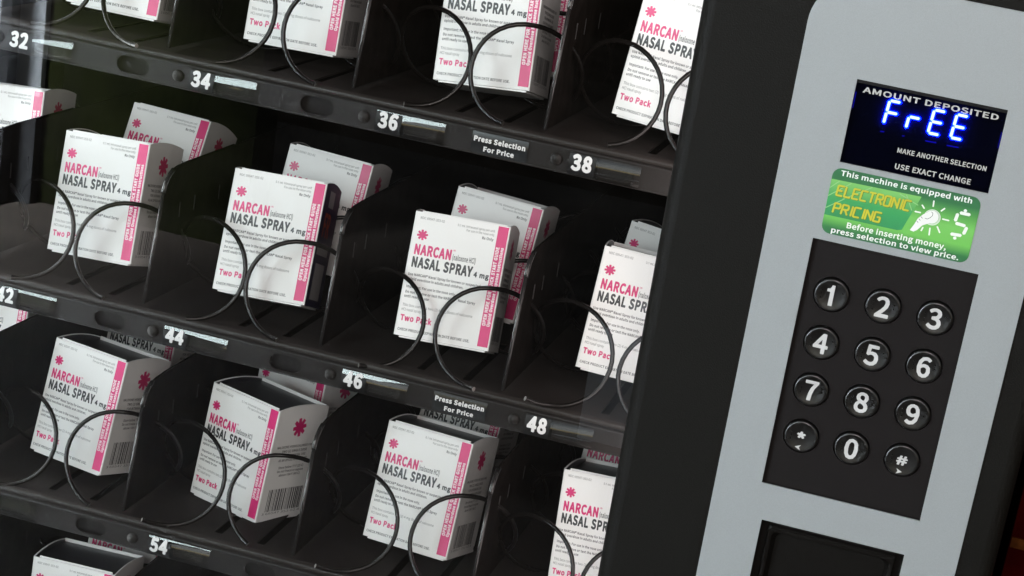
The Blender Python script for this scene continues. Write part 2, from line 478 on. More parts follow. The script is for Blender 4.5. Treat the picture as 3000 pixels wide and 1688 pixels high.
# ------------------------------------------------------------------ lettering: plain sans letter outlines, cap height 400
GLYPHS = {}
for _ln in '''0	A	332	2,0 53,0 92,122 238,122 276,0 330,0 194,400 138,400;104,162 124,224 164,359 166,359 206,224 225,162
0	B	359	55,0 182,0 261,13 315,52 334,117 323,164 295,196 253,213 253,216 285,235 304,265 311,302 293,359 245,390 174,400 55,400;105,230 105,360 167,360 219,354 251,333 261,296 252,261 220,238 165,230;105,40 105,191 175,191 235,183 272,160 284,119 271,75 234,49 175,40
0	C	348	206,-7 254,0 294,19 329,50 301,82 274,58 243,43 208,37 142,57 99,114 83,201 99,288 143,343 210,363 241,358 268,345 291,325 319,358 291,382 254,400 209,407 118,382 55,311 32,200 55,88 116,18
0	D	375	55,0 157,0 259,24 322,93 343,201 322,310 258,377 155,400 55,400;105,41 105,359 151,359 229,341 276,287 291,201 276,115 229,60 151,41
0	E	321	55,0 291,0 291,43 105,43 105,189 257,189 257,232 105,232 105,357 285,357 285,400 55,400
0	F	301	55,0 105,0 105,180 258,180 258,222 105,222 105,357 285,357 285,400 55,400
0	G	376	212,-7 262,-1 304,15 336,39 336,207 204,207 204,165 289,165 289,61 270,48 245,40 217,37 144,57 99,114 83,201 100,288 146,343 217,363 252,358 280,344 303,325 330,358 302,381 265,400 215,407 120,382 56,311 32,200 55,88 119,18
0	H	397	55,0 105,0 105,189 292,189 292,0 343,0 343,400 292,400 292,232 105,232 105,400 55,400
0	I	160	55,0 105,0 105,400 55,400
0	K	353	55,0 105,0 105,127 174,208 294,0 350,0 206,248 331,400 274,400 106,199 105,199 105,400 55,400
0	L	296	55,0 280,0 280,43 105,43 105,400 55,400
0	M	443	55,0 100,0 100,222 94,339 96,339 128,248 204,40 238,40 313,248 345,339 348,339 341,222 341,0 388,0 388,400 327,400 251,186 223,103 221,103 192,186 116,400 55,400
0	N	395	55,0 103,0 103,210 97,335 99,335 142,253 288,0 339,0 339,400 291,400 291,192 299,65 296,65 253,148 106,400 55,400
0	O	405	202,-7 291,18 351,90 373,201 351,312 291,382 202,407 114,382 54,312 32,201 54,90 114,18;202,37 140,58 98,114 83,201 98,288 140,343 202,363 265,343 307,288 321,201 307,114 265,58
0	P	345	55,0 105,0 105,159 171,159 249,173 300,213 319,283 300,352 248,389 169,400 55,400;105,200 105,359 163,359 221,352 257,328 268,283 257,236 223,209 165,200
0	Q	405	202,35 140,55 98,113 83,201 98,288 140,343 202,363 265,343 307,288 321,201 307,113 265,55;325,-100 382,-91 372,-52 330,-58 290,-52 256,-35 232,-5 306,30 355,100 373,201 351,312 291,382 202,407 114,382 54,312 32,201 50,98 101,27 178,-5 210,-54 259,-88
0	R	347	105,210 105,359 172,359 226,352 258,330 270,288 258,245 226,219 172,210;274,0 331,0 230,175 277,196 308,234 320,288 302,354 252,389 180,400 55,400 55,0 105,0 105,170 177,170
0	S	325	166,-7 238,8 285,49 302,106 291,156 261,190 219,213 163,238 132,252 106,273 96,305 105,336 131,356 171,363 205,358 236,346 262,326 288,358 256,384 216,401 171,407 106,393 61,356 45,301 58,252 88,219 126,199 183,174 218,157 242,135 250,102 240,68 212,45 166,37 126,43 88,61 56,87 26,52 65,21 112,0
0	T	327	138,0 189,0 189,357 310,357 310,400 17,400 17,357 138,357
0	U	393	197,-7 270,9 321,63 341,165 341,400 292,400 292,164 279,88 245,49 197,37 150,49 116,88 104,164 104,400 53,400 53,165 72,63 123,9
0	V	314	128,0 187,0 314,400 262,400 198,183 159,51 157,51 118,183 53,400 1,400
0	W	479	99,0 159,0 218,241 238,332 241,332 260,241 321,0 382,0 464,400 416,400 373,182 351,52 348,52 320,182 264,400 218,400 163,182 134,52 132,52 108,182 66,400 14,400
0	X	313	9,0 63,0 120,108 152,173 154,173 189,108 248,0 304,0 187,204 296,400 243,400 189,298 161,239 159,239 127,298 73,400 17,400 126,207
0	Y	290	120,0 170,0 170,155 290,400 238,400 187,287 146,199 144,199 105,287 53,400 -1,400 120,155
0	Z	329	27,0 303,0 303,43 89,43 301,370 301,400 46,400 46,357 238,357 27,31
0	J	292	129,-7 193,10 228,54 240,117 240,400 189,400 189,122 182,73 160,46 124,37 98,42 75,56 55,82 19,56 47,21 83,0
0	a	307	118,-7 154,-1 187,14 217,35 218,35 223,0 264,0 264,182 253,247 220,289 161,304 115,298 76,283 45,265 64,231 90,246 120,258 153,262 190,252 209,224 214,188 111,167 51,131 32,77 44,31 74,3;133,33 106,38 87,53 80,80 93,114 135,139 214,154 214,72 186,51 160,38
0	b	337	181,-7 244,12 291,66 309,153 296,233 256,285 192,304 159,298 127,283 98,262 100,315 100,434 50,434 50,0 90,0 94,31 97,31 124,10 152,-3;172,35 151,38 126,47 100,65 100,222 128,244 154,257 179,262 225,248 250,210 258,152 246,89 216,49
0	c	278	167,-7 202,-3 234,10 263,30 241,64 221,49 197,38 171,34 123,49 91,88 80,148 92,208 125,248 173,262 195,259 214,250 232,236 257,269 234,286 206,299 171,304 100,285 48,232 28,148 47,64 96,11
0	d	338	151,-7 185,-1 216,14 241,35 243,35 247,0 288,0 288,434 238,434 238,320 241,270 215,288 189,300 157,304 94,285 47,231 29,148 44,64 86,11;162,35 118,48 90,87 80,148 92,208 123,248 166,262 190,259 214,249 238,231 238,75 213,53 188,39
0	e	302	170,-7 207,-3 240,8 267,23 250,56 227,44 203,36 176,33 126,46 92,81 77,136 277,136 279,165 266,238 225,287 161,304 97,285 48,231 28,148 48,64 98,11;77,172 92,222 123,253 162,264 202,254 227,222 236,172
0	f	177	18,256 58,256 58,0 108,0 108,256 171,256 171,296 108,296 108,343 113,375 127,395 150,402 183,393 194,432 145,441 96,429 68,396 58,344 58,296 18,294
0	g	308	150,-136 230,-122 282,-85 300,-34 289,6 254,29 197,37 139,37 107,41 91,52 87,69 89,83 96,95 106,104 150,94 205,107 244,142 258,197 255,221 247,242 234,258 295,258 295,296 192,296 150,304 94,291 54,254 39,198 44,165 59,138 77,118 77,116 62,103 50,84 45,61 48,40 58,24 71,13 71,10 48,-9 33,-32 28,-57 44,-100 86,-127;150,128 118,136 96,161 87,198 95,235 118,259 150,267 182,259 204,235 213,198 204,161 181,136;157,-102 111,-96 82,-78 71,-50 75,-33 84,-16 102,0 140,-4 191,-4 224,-8 244,-20 251,-42 239,-71 207,-93
0	h	331	50,0 100,0 100,215 128,240 153,255 181,260 213,252 232,226 237,181 237,0 287,0 287,188 277,251 248,291 196,304 159,297 127,279 98,254 100,315 100,434 50,434
0	i	150	50,0 100,0 100,296 50,296;75,357 93,362 104,373 109,391 104,408 93,419 75,423 58,419 47,408 43,391 47,373 58,362
0	j	150	19,-132 66,-120 92,-86 100,-34 100,296 51,296 51,-34 48,-65 37,-85 14,-92 -14,-87 -24,-124;75,357 92,362 104,373 109,391 104,408 92,419 75,423 58,419 46,408 42,391 46,373 58,362
0	k	301	50,0 99,0 99,78 155,143 242,0 296,0 184,177 283,296 227,296 102,140 99,140 99,434 50,434
0	l	155	103,-7 132,-3 124,35 114,34 107,37 102,43 100,56 100,434 50,434 50,59 56,23 73,1
0	m	505	50,0 100,0 100,215 127,240 151,255 175,260 206,252 224,226 230,181 230,0 279,0 279,215 306,240 331,255 354,260 385,252 403,226 409,181 409,0 459,0 459,188 449,251 420,291 369,304 335,297 302,277 271,247 255,277 228,297 189,304 156,297 125,279 97,253 96,253 91,296 50,296
0	n	333	50,0 100,0 100,215 128,240 153,255 181,260 213,252 232,226 237,181 237,0 287,0 287,188 277,251 248,291 196,304 159,297 126,279 97,253 96,253 91,296 50,296
0	o	331	165,-7 233,11 283,64 302,148 283,232 233,285 165,304 98,285 48,232 28,148 48,64 98,11;165,34 120,49 90,88 80,148 90,208 120,248 165,262 211,248 241,208 252,148 241,88 211,49
0	p	338	50,-125 100,-125 100,-25 99,27 126,8 153,-3 181,-7 244,12 291,66 309,153 296,233 256,285 192,304 158,298 126,283 97,262 96,262 91,296 50,296;172,35 151,38 126,47 100,65 100,222 128,244 154,257 179,262 225,248 250,210 258,152 246,89 216,49
0	q	338	238,-125 288,-125 288,296 248,296 243,268 242,268 216,288 189,300 157,304 94,285 47,231 29,148 44,64 86,11 151,-7 184,-2 214,13 241,34 238,-20;162,35 118,48 90,87 80,148 92,208 123,248 166,262 190,259 214,249 238,231 238,75 213,53 188,39
0	r	212	50,0 100,0 100,190 123,231 149,253 175,259 204,254 213,297 181,304 149,296 121,275 97,242 96,242 91,296 50,296
0	s	255	128,-7 187,5 223,37 235,81 221,125 188,153 145,171 114,183 90,199 81,222 87,244 105,259 136,265 161,262 183,252 204,239 228,270 202,287 171,299 136,304 81,293 46,263 34,220 47,179 79,152 120,134 152,121 177,103 188,78 181,55 162,38 129,32 97,36 68,48 41,67 17,34 49,13 87,-2
0	t	206	143,-7 198,4 188,41 154,33 127,40 113,59 109,90 109,256 189,256 189,296 109,296 109,380 67,380 62,296 15,294 15,256 59,256 59,92 67,40 93,5
0	u	331	137,-7 174,0 206,18 235,46 236,46 240,0 282,0 282,296 232,296 232,86 205,58 180,41 152,36 120,44 102,70 96,115 96,296 46,296 46,109 56,45 85,6
0	v	284	114,0 172,0 277,296 228,296 172,128 145,40 142,40 115,128 59,296 7,296
0	w	438	97,0 155,0 197,159 217,245 220,245 240,160 283,0 343,0 423,296 375,296 332,125 314,43 312,43 291,125 244,296 196,296 150,125 130,43 127,43 110,125 65,296 15,296
0	x	272	8,0 61,0 100,69 130,122 133,122 165,69 209,0 264,0 166,150 256,296 204,296 168,231 141,182 139,182 110,231 70,296 16,296 106,154
0	y	284	55,-128 105,-114 141,-77 166,-25 277,296 229,296 175,132 151,48 148,48 119,132 59,296 7,296 126,-1 120,-23 104,-56 82,-78 53,-87 30,-82 20,-122
0	z	259	19,0 243,0 243,40 82,40 238,270 238,296 36,296 36,256 175,256 19,27
0	0	303	152,-7 218,16 261,85 276,201 261,316 218,385 152,407 85,385 43,316 27,201 43,85 85,16;152,33 112,51 85,106 75,201 85,296 112,351 152,368 192,351 218,296 228,201 218,106 192,51
0	1	303	48,0 267,0 267,41 187,41 187,400 149,400 66,372 66,340 138,340 138,41 48,41
0	2	303	24,0 276,0 276,43 165,43 99,39 182,126 237,209 256,290 242,352 202,392 140,407 94,400 55,380 22,349 51,320 75,344 103,361 134,367 175,356 199,328 207,288 188,214 127,130 24,29
0	3	303	144,-7 209,7 255,46 272,107 261,155 231,189 188,208 188,211 225,232 250,264 259,307 243,361 202,395 142,407 99,401 63,384 31,360 57,328 82,348 110,362 140,367 176,359 200,337 208,303 198,264 163,237 97,227 97,189 171,179 210,151 222,109 211,69 183,43 140,34 100,41 67,58 41,80 16,48 47,21 89,1
0	4	303	186,0 232,0 232,110 286,110 286,150 232,150 232,400 177,400 11,143 11,110 186,110;186,150 63,150 154,286 186,345 188,345 186,273
0	5	303	143,-7 207,9 255,56 274,130 257,202 214,244 153,258 93,242 104,357 254,357 254,400 60,400 47,213 74,196 95,209 116,217 140,220 184,209 213,178 223,129 212,78 181,46 138,34 97,41 65,57 40,79 15,46 46,20 88,1
0	6	303	164,-7 222,9 263,55 279,123 266,193 227,234 168,248 136,243 105,226 77,200 93,298 130,351 181,366 204,362 226,352 244,336 272,366 247,387 216,402 178,407 106,386 52,317 31,191 48,81 96,15;79,160 106,190 134,206 160,211 200,200 224,170 232,123 223,75 199,44 164,32 121,47 92,90
0	7	303	108,0 160,0 172,139 207,256 277,370 277,400 27,400 27,357 221,357 158,250 123,136
0	8	303	153,-7 218,7 262,44 278,96 268,143 244,177 211,201 211,204 235,228 255,261 264,301 250,355 213,392 154,406 98,393 59,358 44,305 52,266 71,236 98,212 98,210 63,185 36,147 25,99 42,44 87,7;180,217 135,238 102,265 89,305 98,338 120,361 153,369 190,359 213,334 221,298 216,269 203,242;153,30 110,40 80,66 69,104 76,140 96,170 124,194 177,171 215,142 230,98 221,62 194,39
0	9	303	128,-7 199,15 252,87 273,217 256,323 208,386 139,407 81,391 40,346 24,277 38,208 76,166 134,152 167,158 199,175 226,200 210,102 174,50 127,34 101,38 78,49 59,65 32,34 57,13 89,-2;226,242 198,211 170,194 142,189 103,200 79,231 71,277 80,325 104,357 139,368 183,354 212,312
0	.	152	76,-7 94,-2 107,11 112,31 107,51 94,64 76,69 58,64 45,51 40,31 45,11 58,-2
0	,	152	41,-104 83,-77 111,-38 121,10 116,42 101,62 79,69 60,65 46,53 41,34 46,15 59,3 77,-1 83,-1 77,-31 58,-56 29,-74
0	:	152	76,213 94,218 107,231 112,251 107,271 94,284 76,289 58,284 45,271 40,251 45,231 58,218;76,-7 94,-2 107,11 112,31 107,51 94,64 76,69 58,64 45,51 40,31 45,11 58,-2
0	(	184	130,-107 161,-93 122,-11 99,78 92,170 99,261 122,350 161,432 130,446 87,362 60,271 50,170 60,68 87,-23
0	)	184	54,-107 97,-23 125,68 134,170 125,271 97,362 54,446 23,432 62,350 85,261 93,170 85,78 62,-11 23,-93
0	-	189	25,134 165,134 165,172 25,172
0	#	303	55,0 87,0 103,125 183,125 169,0 201,0 216,125 273,125 273,159 220,159 232,250 285,250 285,284 236,284 250,396 217,396 203,284 122,284 136,396 104,396 89,284 34,284 34,250 86,250 74,159 22,159 22,125 70,125;106,159 118,250 199,250 188,159
0	*	255	84,257 128,309 170,257 194,274 159,331 219,356 210,384 147,369 142,434 112,434 107,368 45,384 35,356 94,331 60,274
0	®	258	129,195 186,210 228,252 243,315 228,378 186,420 129,435 71,420 30,378 14,315 30,252 71,210;129,217 83,229 50,264 38,315 50,366 83,400 129,413 175,400 207,366 219,315 207,264 175,229;85,254 110,254 110,297 134,297 156,254 184,254 156,305 168,313 176,325 178,339 172,362 154,374 131,378 85,378;110,317 110,358 127,358 142,355 150,348 152,337 149,326 140,319 125,317
0	&	371	141,-7 185,-1 223,14 256,39 289,18 319,3 349,-7 362,34 287,73 316,116 339,164 357,216 311,216 296,172 277,133 254,98 217,131 182,169 153,210 196,243 229,282 243,329 234,370 207,397 164,407 116,395 84,361 73,313 76,283 85,252 99,219 60,189 31,151 20,104 35,46 78,7;224,65 200,48 174,37 147,33 107,42 79,67 68,106 75,135 93,161 119,184 150,142 185,102;134,243 115,314 121,343 138,364 165,372 186,366 199,349 202,327 193,295 168,268
0	/	214	6,-98 43,-98 206,433 170,433
0	%	503	112,155 160,170 192,213 203,282 192,350 160,392 112,407 64,392 33,350 21,282 33,213 64,170;112,186 84,196 66,229 59,282 66,335 84,366 112,377 140,366 158,335 165,282 158,229 140,196;123,-7 157,-7 378,407 344,407;391,-7 438,8 470,51 481,120 470,188 438,230 391,245 343,230 311,188 300,120 311,51 343,8;391,23 363,34 344,66 337,120 344,173 363,204 391,214 418,204 437,173 444,120 437,66 418,34
0	$	303	136,-67 172,-67 172,-5 222,13 255,49 266,100 222,190 140,235 95,296 103,327 124,347 157,355 186,351 210,339 231,320 258,350 234,371 207,387 172,395 172,456 136,456 136,395 89,377 59,342 47,293 92,212 174,166 218,97 210,64 187,42 149,34 114,40 83,54 55,75 32,40 61,18 97,2 136,-7
0	'	152	60,264 91,264 100,365 102,421 49,421 50,365
0	+	303	132,63 171,63 171,183 283,183 283,220 171,220 171,339 132,339 132,220 21,220 21,183 132,183
0	"	259	60,264 91,264 100,365 102,421 49,421 50,365;168,264 198,264 208,365 209,421 156,421 157,365
0	 	122	
16	A	332	199,415 204,412 210,402 344,7 346,-3 344,-8 339,-13 329,-16 274,-16 264,-11 227,102 224,106 109,106 103,102 69,-3 64,-11 54,-16 4,-16 -6,-14 -14,-3 -12,7 124,407 134,416;165,302 127,182 129,179 194,178 199,178 202,182
16	B	359	197,413 252,404 302,372 309,362 326,307 326,297 318,257 297,225 287,217 306,207 339,167 350,117 330,47 322,38 272,1 262,-3 182,-16 52,-16 42,-10 39,2 39,397 41,407 47,414 57,416 172,416;180,342 121,342 122,246 162,246 212,253 238,272 244,297 237,322 212,339;193,172 172,175 127,175 121,172 122,56 172,56 227,64 257,86 267,117 257,150 227,168
16	C	348	224,421 259,415 299,396 333,365 335,355 333,350 304,315 294,309 284,310 259,331 239,341 214,346 154,330 149,325 114,280 100,205 114,120 154,70 209,53 234,58 264,71 294,97 304,98 314,91 339,62 345,50 339,38 299,4 259,-15 204,-23 109,3 44,76 39,85 16,200 40,315 104,391 114,398 204,422
16	D	375	172,413 267,390 336,317 359,202 337,87 272,15 262,8 157,-16 52,-16 42,-10 39,2 39,402 45,412 52,416 152,416;151,342 122,343 121,337 122,57 152,58 217,74 222,77 261,122 274,197 261,277 259,282 222,324 217,327
16	E	321	292,414 299,407 301,397 300,352 292,343 282,341 127,341 121,337 122,249 257,248 269,242 272,237 273,227 273,187 268,177 262,174 122,172 121,62 127,59 297,58 304,52 307,42 305,-8 301,-13 292,-16 57,-16 47,-14 41,-8 39,2 39,397 41,407 47,414 57,416 282,416
16	F	301	292,414 299,407 301,397 300,352 292,343 282,341 122,340 122,239 262,237 273,227 274,177 268,167 257,164 122,164 121,2 119,-8 107,-16 57,-16 47,-14 41,-8 39,2 39,397 41,407 47,414 57,416 282,416
16	G	376	234,420 269,415 309,395 344,365 346,355 344,350 314,314 304,309 294,312 271,330 249,341 219,346 154,328 115,280 100,205 114,120 154,71 219,53 244,57 264,64 273,70 273,145 269,149 204,149 194,152 189,159 188,165 188,205 190,215 195,220 204,223 339,223 349,216 352,205 352,40 349,30 345,25 309,0 264,-17 209,-23 109,5 44,76 39,85 16,200 41,315 109,394 119,398 209,422
16	H	397	352,413 357,407 359,397 359,2 357,-8 352,-13 342,-16 292,-16 282,-13 278,-8 276,2 276,167 274,172 122,173 121,2 119,-8 107,-16 52,-16 45,-13 41,-8 39,2 39,397 42,410 52,416 102,416 112,414 119,407 121,397 122,249 267,248 272,248 276,252 276,397 278,407 282,413 292,416 342,416
16	I	160	112,414 119,407 121,397 121,-3 117,-10 107,-16 52,-16 42,-10 39,2 39,402 45,412 52,416
16	K	353	337,415 345,407 347,397 345,392 226,247 364,7 366,-3 364,-8 352,-16 292,-16 282,-11 172,179 122,122 121,2 119,-8 107,-16 57,-16 47,-14 41,-8 39,2 39,397 41,407 47,414 57,416 107,416 115,412 119,407 121,397 122,244 264,412 272,416
16	L	296	112,414 119,407 121,397 121,62 127,59 277,59 287,57 293,52 296,42 296,-3 287,-14 277,-16 57,-16 47,-14 41,-8 39,2 39,402 45,412 52,416
16	M	443	397,413 402,407 404,397 404,2 402,-8 392,-15 342,-16 331,-13 325,-3 325,217 322,227 252,32 242,25 202,24 194,27 190,32 117,230 116,-3 112,-10 102,-16 52,-16 45,-13 41,-8 39,2 39,397 42,410 52,416 117,416 126,412 130,407 222,151 313,407 317,413 327,416 387,416
16	N	395	347,414 353,407 355,397 355,2 352,-9 347,-14 337,-16 287,-16 277,-12 120,257 117,265 119,-3 113,-13 107,-15 52,-16 45,-13 41,-8 39,2 39,397 42,410 47,414 57,416 107,416 117,411 276,142 277,136 275,192 275,402 281,412 287,416 337,416
16	O	405	209,422 299,396 361,325 367,315 389,200 366,85 304,9 294,2 199,-23 104,5 44,77 39,85 16,200 39,318 100,390 105,395 114,399 199,423;205,345 149,329 116,285 113,280 99,200 114,119 149,72 204,55 254,72 289,117 293,125 305,200 292,280 289,285 254,329
16	P	345	192,413 252,404 312,362 335,282 315,207 307,198 252,157 172,143 122,142 121,2 119,-8 107,-16 52,-16 42,-10 39,2 39,402 45,412 52,416 167,416;167,342 122,342 122,216 162,216 212,224 217,225 243,247 251,282 243,317 212,337
16	Q	405	204,423 299,396 366,317 389,202 371,97 316,17 264,-8 259,-13 267,-23 294,-36 329,-42 369,-36 379,-38 387,-48 398,-88 397,-98 389,-105 324,-116 249,-101 199,-66 166,-18 89,16 35,92 16,202 39,318 104,395;214,342 199,345 148,327 114,282 99,202 115,117 149,70 199,53 254,69 290,117 305,202 291,282 254,329
16	R	347	202,413 257,404 311,367 318,357 336,287 323,227 287,184 253,167 345,7 347,-3 345,-8 341,-13 332,-16 272,-16 264,-13 169,152 127,154 121,152 121,2 119,-8 107,-16 57,-16 47,-14 41,-8 39,2 39,397 41,407 47,414 57,416 177,416;176,342 122,342 122,226 172,226 217,234 242,252 245,257 253,287 242,321 217,337
16	S	325	188,421 218,417 263,398 298,370 304,360 302,350 274,315 263,310 253,313 228,332 198,343 173,346 138,341 118,325 113,305 119,285 142,265 228,226 273,200 306,160 318,105 298,40 248,-4 238,-8 163,-23 108,-16 58,6 15,40 10,50 13,62 43,97 53,103 63,101 98,74 128,60 163,54 203,60 224,75 227,80 233,105 228,125 223,130 205,145 118,185 78,206 43,245 29,300 48,365 96,405 168,423
16	T	327	319,413 324,407 326,397 326,357 324,350 319,344 309,341 209,341 205,337 205,-3 199,-12 189,-16 139,-16 129,-13 124,-8 122,2 122,337 119,341 114,341 19,341 9,343 4,347 1,357 3,407 9,414 19,416 309,416
16	U	393	340,416 353,410 357,400 357,165 335,55 284,0 275,-6 195,-23 115,-5 62,50 56,60 37,165 38,405 45,414 55,416 105,416 115,411 119,405 120,165 131,95 160,63 195,54 235,63 264,95 276,165 277,405 280,411 290,416
16	V	314	323,413 330,402 328,392 201,-8 197,-13 188,-16 123,-15 118,-13 112,-3 -13,392 -13,407 -7,414 3,416 53,416 63,412 67,407 158,105 248,407 253,413 263,416 313,416
16	W	479	471,414 478,407 480,397 398,-3 392,-13 381,-16 321,-16 311,-13 307,-8 241,252 236,250 173,-8 161,-16 96,-16 89,-13 83,-3 -1,392 -2,402 1,410 11,416 66,416 76,412 80,407 131,144 136,136 204,407 208,412 216,416 266,416 274,412 280,402 335,187 346,136 351,150 402,407 406,413 416,416
16	X	313	301,415 310,407 312,402 310,392 207,207 206,202 318,7 320,-3 316,-10 311,-14 301,-16 246,-16 238,-13 156,135 151,135 73,-13 61,-16 6,-16 -1,-13 -7,-3 -5,7 107,207 3,392 1,402 3,407 7,412 16,416 71,416 83,412 156,277 161,277 231,411 241,416
16	Y	290	296,415 304,407 306,402 304,392 187,152 186,2 184,-8 180,-13 171,-16 116,-16 110,-13 104,-3 103,152 -15,392 -17,402 -15,407 -4,416 51,416 63,412 67,407 141,244 146,238 226,411 236,416
16	Z	329	309,414 317,402 315,362 121,62 124,59 309,58 316,52 319,42 317,-8 313,-13 304,-16 29,-16 19,-14 11,-3 12,37 206,337 199,341 39,342 33,347 30,357 32,407 36,412 44,416 299,416
16	J	292	241,416 251,411 256,400 256,115 244,50 206,1 199,-5 131,-23 76,-15 35,10 6,46 4,60 11,70 51,98 61,97 66,93 90,65 106,57 121,54 151,61 166,80 173,125 174,405 177,410 186,416
16	a	307	179,316 229,302 269,250 280,180 279,-5 274,-12 264,-16 219,-16 210,-10 204,7 159,-16 119,-23 69,-12 59,-5 29,25 16,75 38,140 104,182 194,200 194,215 179,238 149,245 124,242 99,233 69,216 59,216 52,220 32,255 29,263 30,270 34,277 69,298 109,313 159,320;198,130 194,134 144,124 109,105 105,100 97,80 103,60 114,53 134,50 154,53 179,66 198,80
16	b	337	107,448 112,444 116,435 115,300 117,296 152,313 192,320 262,300 268,295 310,240 325,155 307,65 303,55 252,-2 182,-23 147,-18 107,2 102,-10 92,-16 47,-16 37,-10 35,-5 34,435 39,445 47,450;195,240 177,245 157,241 137,230 118,215 116,210 116,75 132,62 157,53 172,52 207,64 231,95 232,100 241,150 234,205 212,235
16	c	278	200,316 210,314 240,301 265,283 273,270 270,260 244,225 235,220 225,221 205,236 190,243 175,246 135,234 131,230 107,200 97,150 106,95 130,65 170,51 195,55 210,62 235,79 245,79 255,71 275,40 279,30 275,20 240,-5 205,-19 165,-23 90,-4 35,53 31,60 12,150 34,240 90,298 170,320
16	d	338	296,448 304,435 303,-5 301,-10 291,-16 246,-16 236,-12 230,0 226,2 191,-16 151,-23 81,-4 71,4 28,60 13,150 32,235 81,295 90,300 156,320 191,316 221,303 223,440 227,445 236,450 286,450;193,240 166,245 131,233 107,200 97,150 107,90 126,64 161,52 186,56 206,68 220,80 222,85 222,220 206,235
16	e	302	175,317 233,300 276,250 282,240 295,165 292,130 289,125 280,120 100,119 99,115 106,90 135,60 180,50 200,52 220,59 245,71 255,71 263,65 281,30 283,20 277,10 245,-7 210,-19 170,-23 90,-3 39,50 32,60 12,150 35,240 85,295 93,300 155,319;170,245 160,247 130,238 108,215 100,189 215,189 212,215 195,236 190,240
16	f	177	170,453 200,447 209,437 209,427 198,387 195,382 185,377 150,385 135,379 128,367 124,342 124,317 125,312 170,312 182,307 187,297 187,252 180,243 175,241 130,240 124,237 124,2 122,-8 110,-16 55,-16 48,-13 42,-3 42,237 35,240 15,240 5,247 2,257 2,297 10,308 42,312 42,347 53,402 85,441 90,444 140,456
16	g	308	165,317 195,312 300,311 307,306 310,300 311,256 306,246 300,243 265,241 270,225 274,196 259,136 255,131 210,92 150,78 110,86 104,76 105,62 115,56 135,54 200,53 260,44 301,16 316,-34 298,-89 290,-99 235,-137 150,-152 80,-142 36,-114 28,-104 12,-59 19,-24 35,1 48,11 32,36 29,61 36,91 53,116 52,121 44,131 28,161 23,196 40,261 85,304 145,319;166,246 150,250 130,246 125,244 110,226 104,196 110,171 125,152 130,149 150,145 170,150 190,171 196,196 190,226 175,243;126,-19 105,-18 95,-29 88,-49 95,-67 120,-81 155,-86 200,-78 225,-60 233,-44 230,-32 215,-23 190,-20
16	h	331	107,448 114,442 116,432 117,292 152,312 197,320 257,304 292,257 303,187 303,-3 297,-12 292,-15 237,-16 227,-13 223,-8 221,2 221,177 217,217 203,237 182,243 157,239 137,227 116,207 116,2 114,-8 107,-14 97,-16 47,-16 36,-8 34,2 34,437 37,444 47,450
16	i	150	80,438 100,433 115,419 125,392 119,367 115,362 100,348 75,341 50,348 35,362 32,367 27,392 34,417 45,429 55,435;110,308 116,297 116,-3 110,-12 100,-16 45,-15 36,-8 34,2 34,297 39,307 45,311 100,312
16	j	150	88,436 103,430 118,415 125,390 118,366 114,360 98,347 73,341 48,349 33,363 27,385 27,395 32,415 48,432 73,439;103,312 113,305 116,295 116,-35 108,-90 79,-130 72,-135 18,-148 -27,-140 -36,-135 -40,-125 -27,-77 -17,-71 13,-75 27,-70 32,-60 35,-30 36,300 38,306 48,312
16	k	301	107,448 113,442 115,432 115,192 117,185 217,309 227,312 282,312 292,309 298,302 299,292 296,287 205,177 206,172 310,7 312,-3 310,-8 302,-15 242,-16 232,-13 152,115 116,72 115,-3 109,-13 97,-16 47,-16 36,-8 34,2 34,437 37,444 47,450 97,450
16	l	155	107,448 112,444 116,435 116,55 117,50 132,49 139,40 148,-5 143,-15 137,-18 102,-23 67,-14 61,-10 42,15 34,55 34,430 37,444 47,450
16	m	505	377,318 427,305 464,257 475,187 475,2 473,-8 469,-13 457,-16 407,-16 399,-13 395,-8 393,2 393,177 388,217 375,237 352,243 337,240 317,228 295,207 295,2 293,-8 289,-13 277,-16 227,-16 216,-8 214,2 214,177 209,217 196,237 172,243 157,240 137,228 116,207 116,2 114,-8 107,-14 97,-16 47,-16 37,-10 34,2 34,292 35,302 39,307 47,312 92,312 102,307 108,292 112,289 152,312 192,320 237,310 267,287 272,278 277,275 292,290 327,311 367,320
16	n	333	207,318 257,304 292,257 303,187 303,2 301,-8 292,-15 282,-16 232,-15 223,-8 221,2 221,177 217,217 202,238 177,243 157,239 137,227 116,207 116,2 114,-8 102,-16 52,-16 42,-14 36,-8 34,2 35,302 39,307 47,312 92,312 102,307 108,292 112,288 152,312 192,320
16	o	331	180,316 240,299 295,242 299,235 318,145 299,60 292,50 240,-3 165,-23 90,-3 35,54 12,150 34,240 86,295 95,301 160,319;181,240 165,245 130,234 105,200 97,150 105,95 108,90 130,63 165,51 200,63 223,90 226,95 235,145 225,202 200,234
16	p	338	202,318 266,297 311,237 325,152 307,62 302,55 257,3 247,-4 182,-23 147,-18 117,-6 116,-8 116,-123 114,-133 102,-141 47,-141 37,-135 34,-123 35,302 39,307 47,312 92,312 102,307 107,295 112,293 152,313 192,320;188,242 177,245 157,241 137,231 116,212 117,72 137,60 167,52 207,64 229,92 231,97 242,152 233,207 216,232
16	q	338	176,318 196,314 231,297 237,307 241,311 251,312 291,312 299,307 304,297 304,-123 301,-134 291,-141 236,-141 228,-138 224,-133 222,-123 221,-1 187,-18 151,-23 81,-4 72,2 33,52 28,62 13,147 32,237 86,299 151,319;188,242 166,245 131,233 108,202 96,147 106,92 128,62 161,52 186,56 205,67 222,82 222,222 206,235
16	r	212	192,318 217,312 228,302 228,292 219,247 207,238 177,242 157,239 137,222 117,187 116,2 114,-8 102,-16 52,-16 42,-14 36,-8 34,2 35,302 39,307 47,312 92,312 102,307 107,292 112,289 142,311 177,320
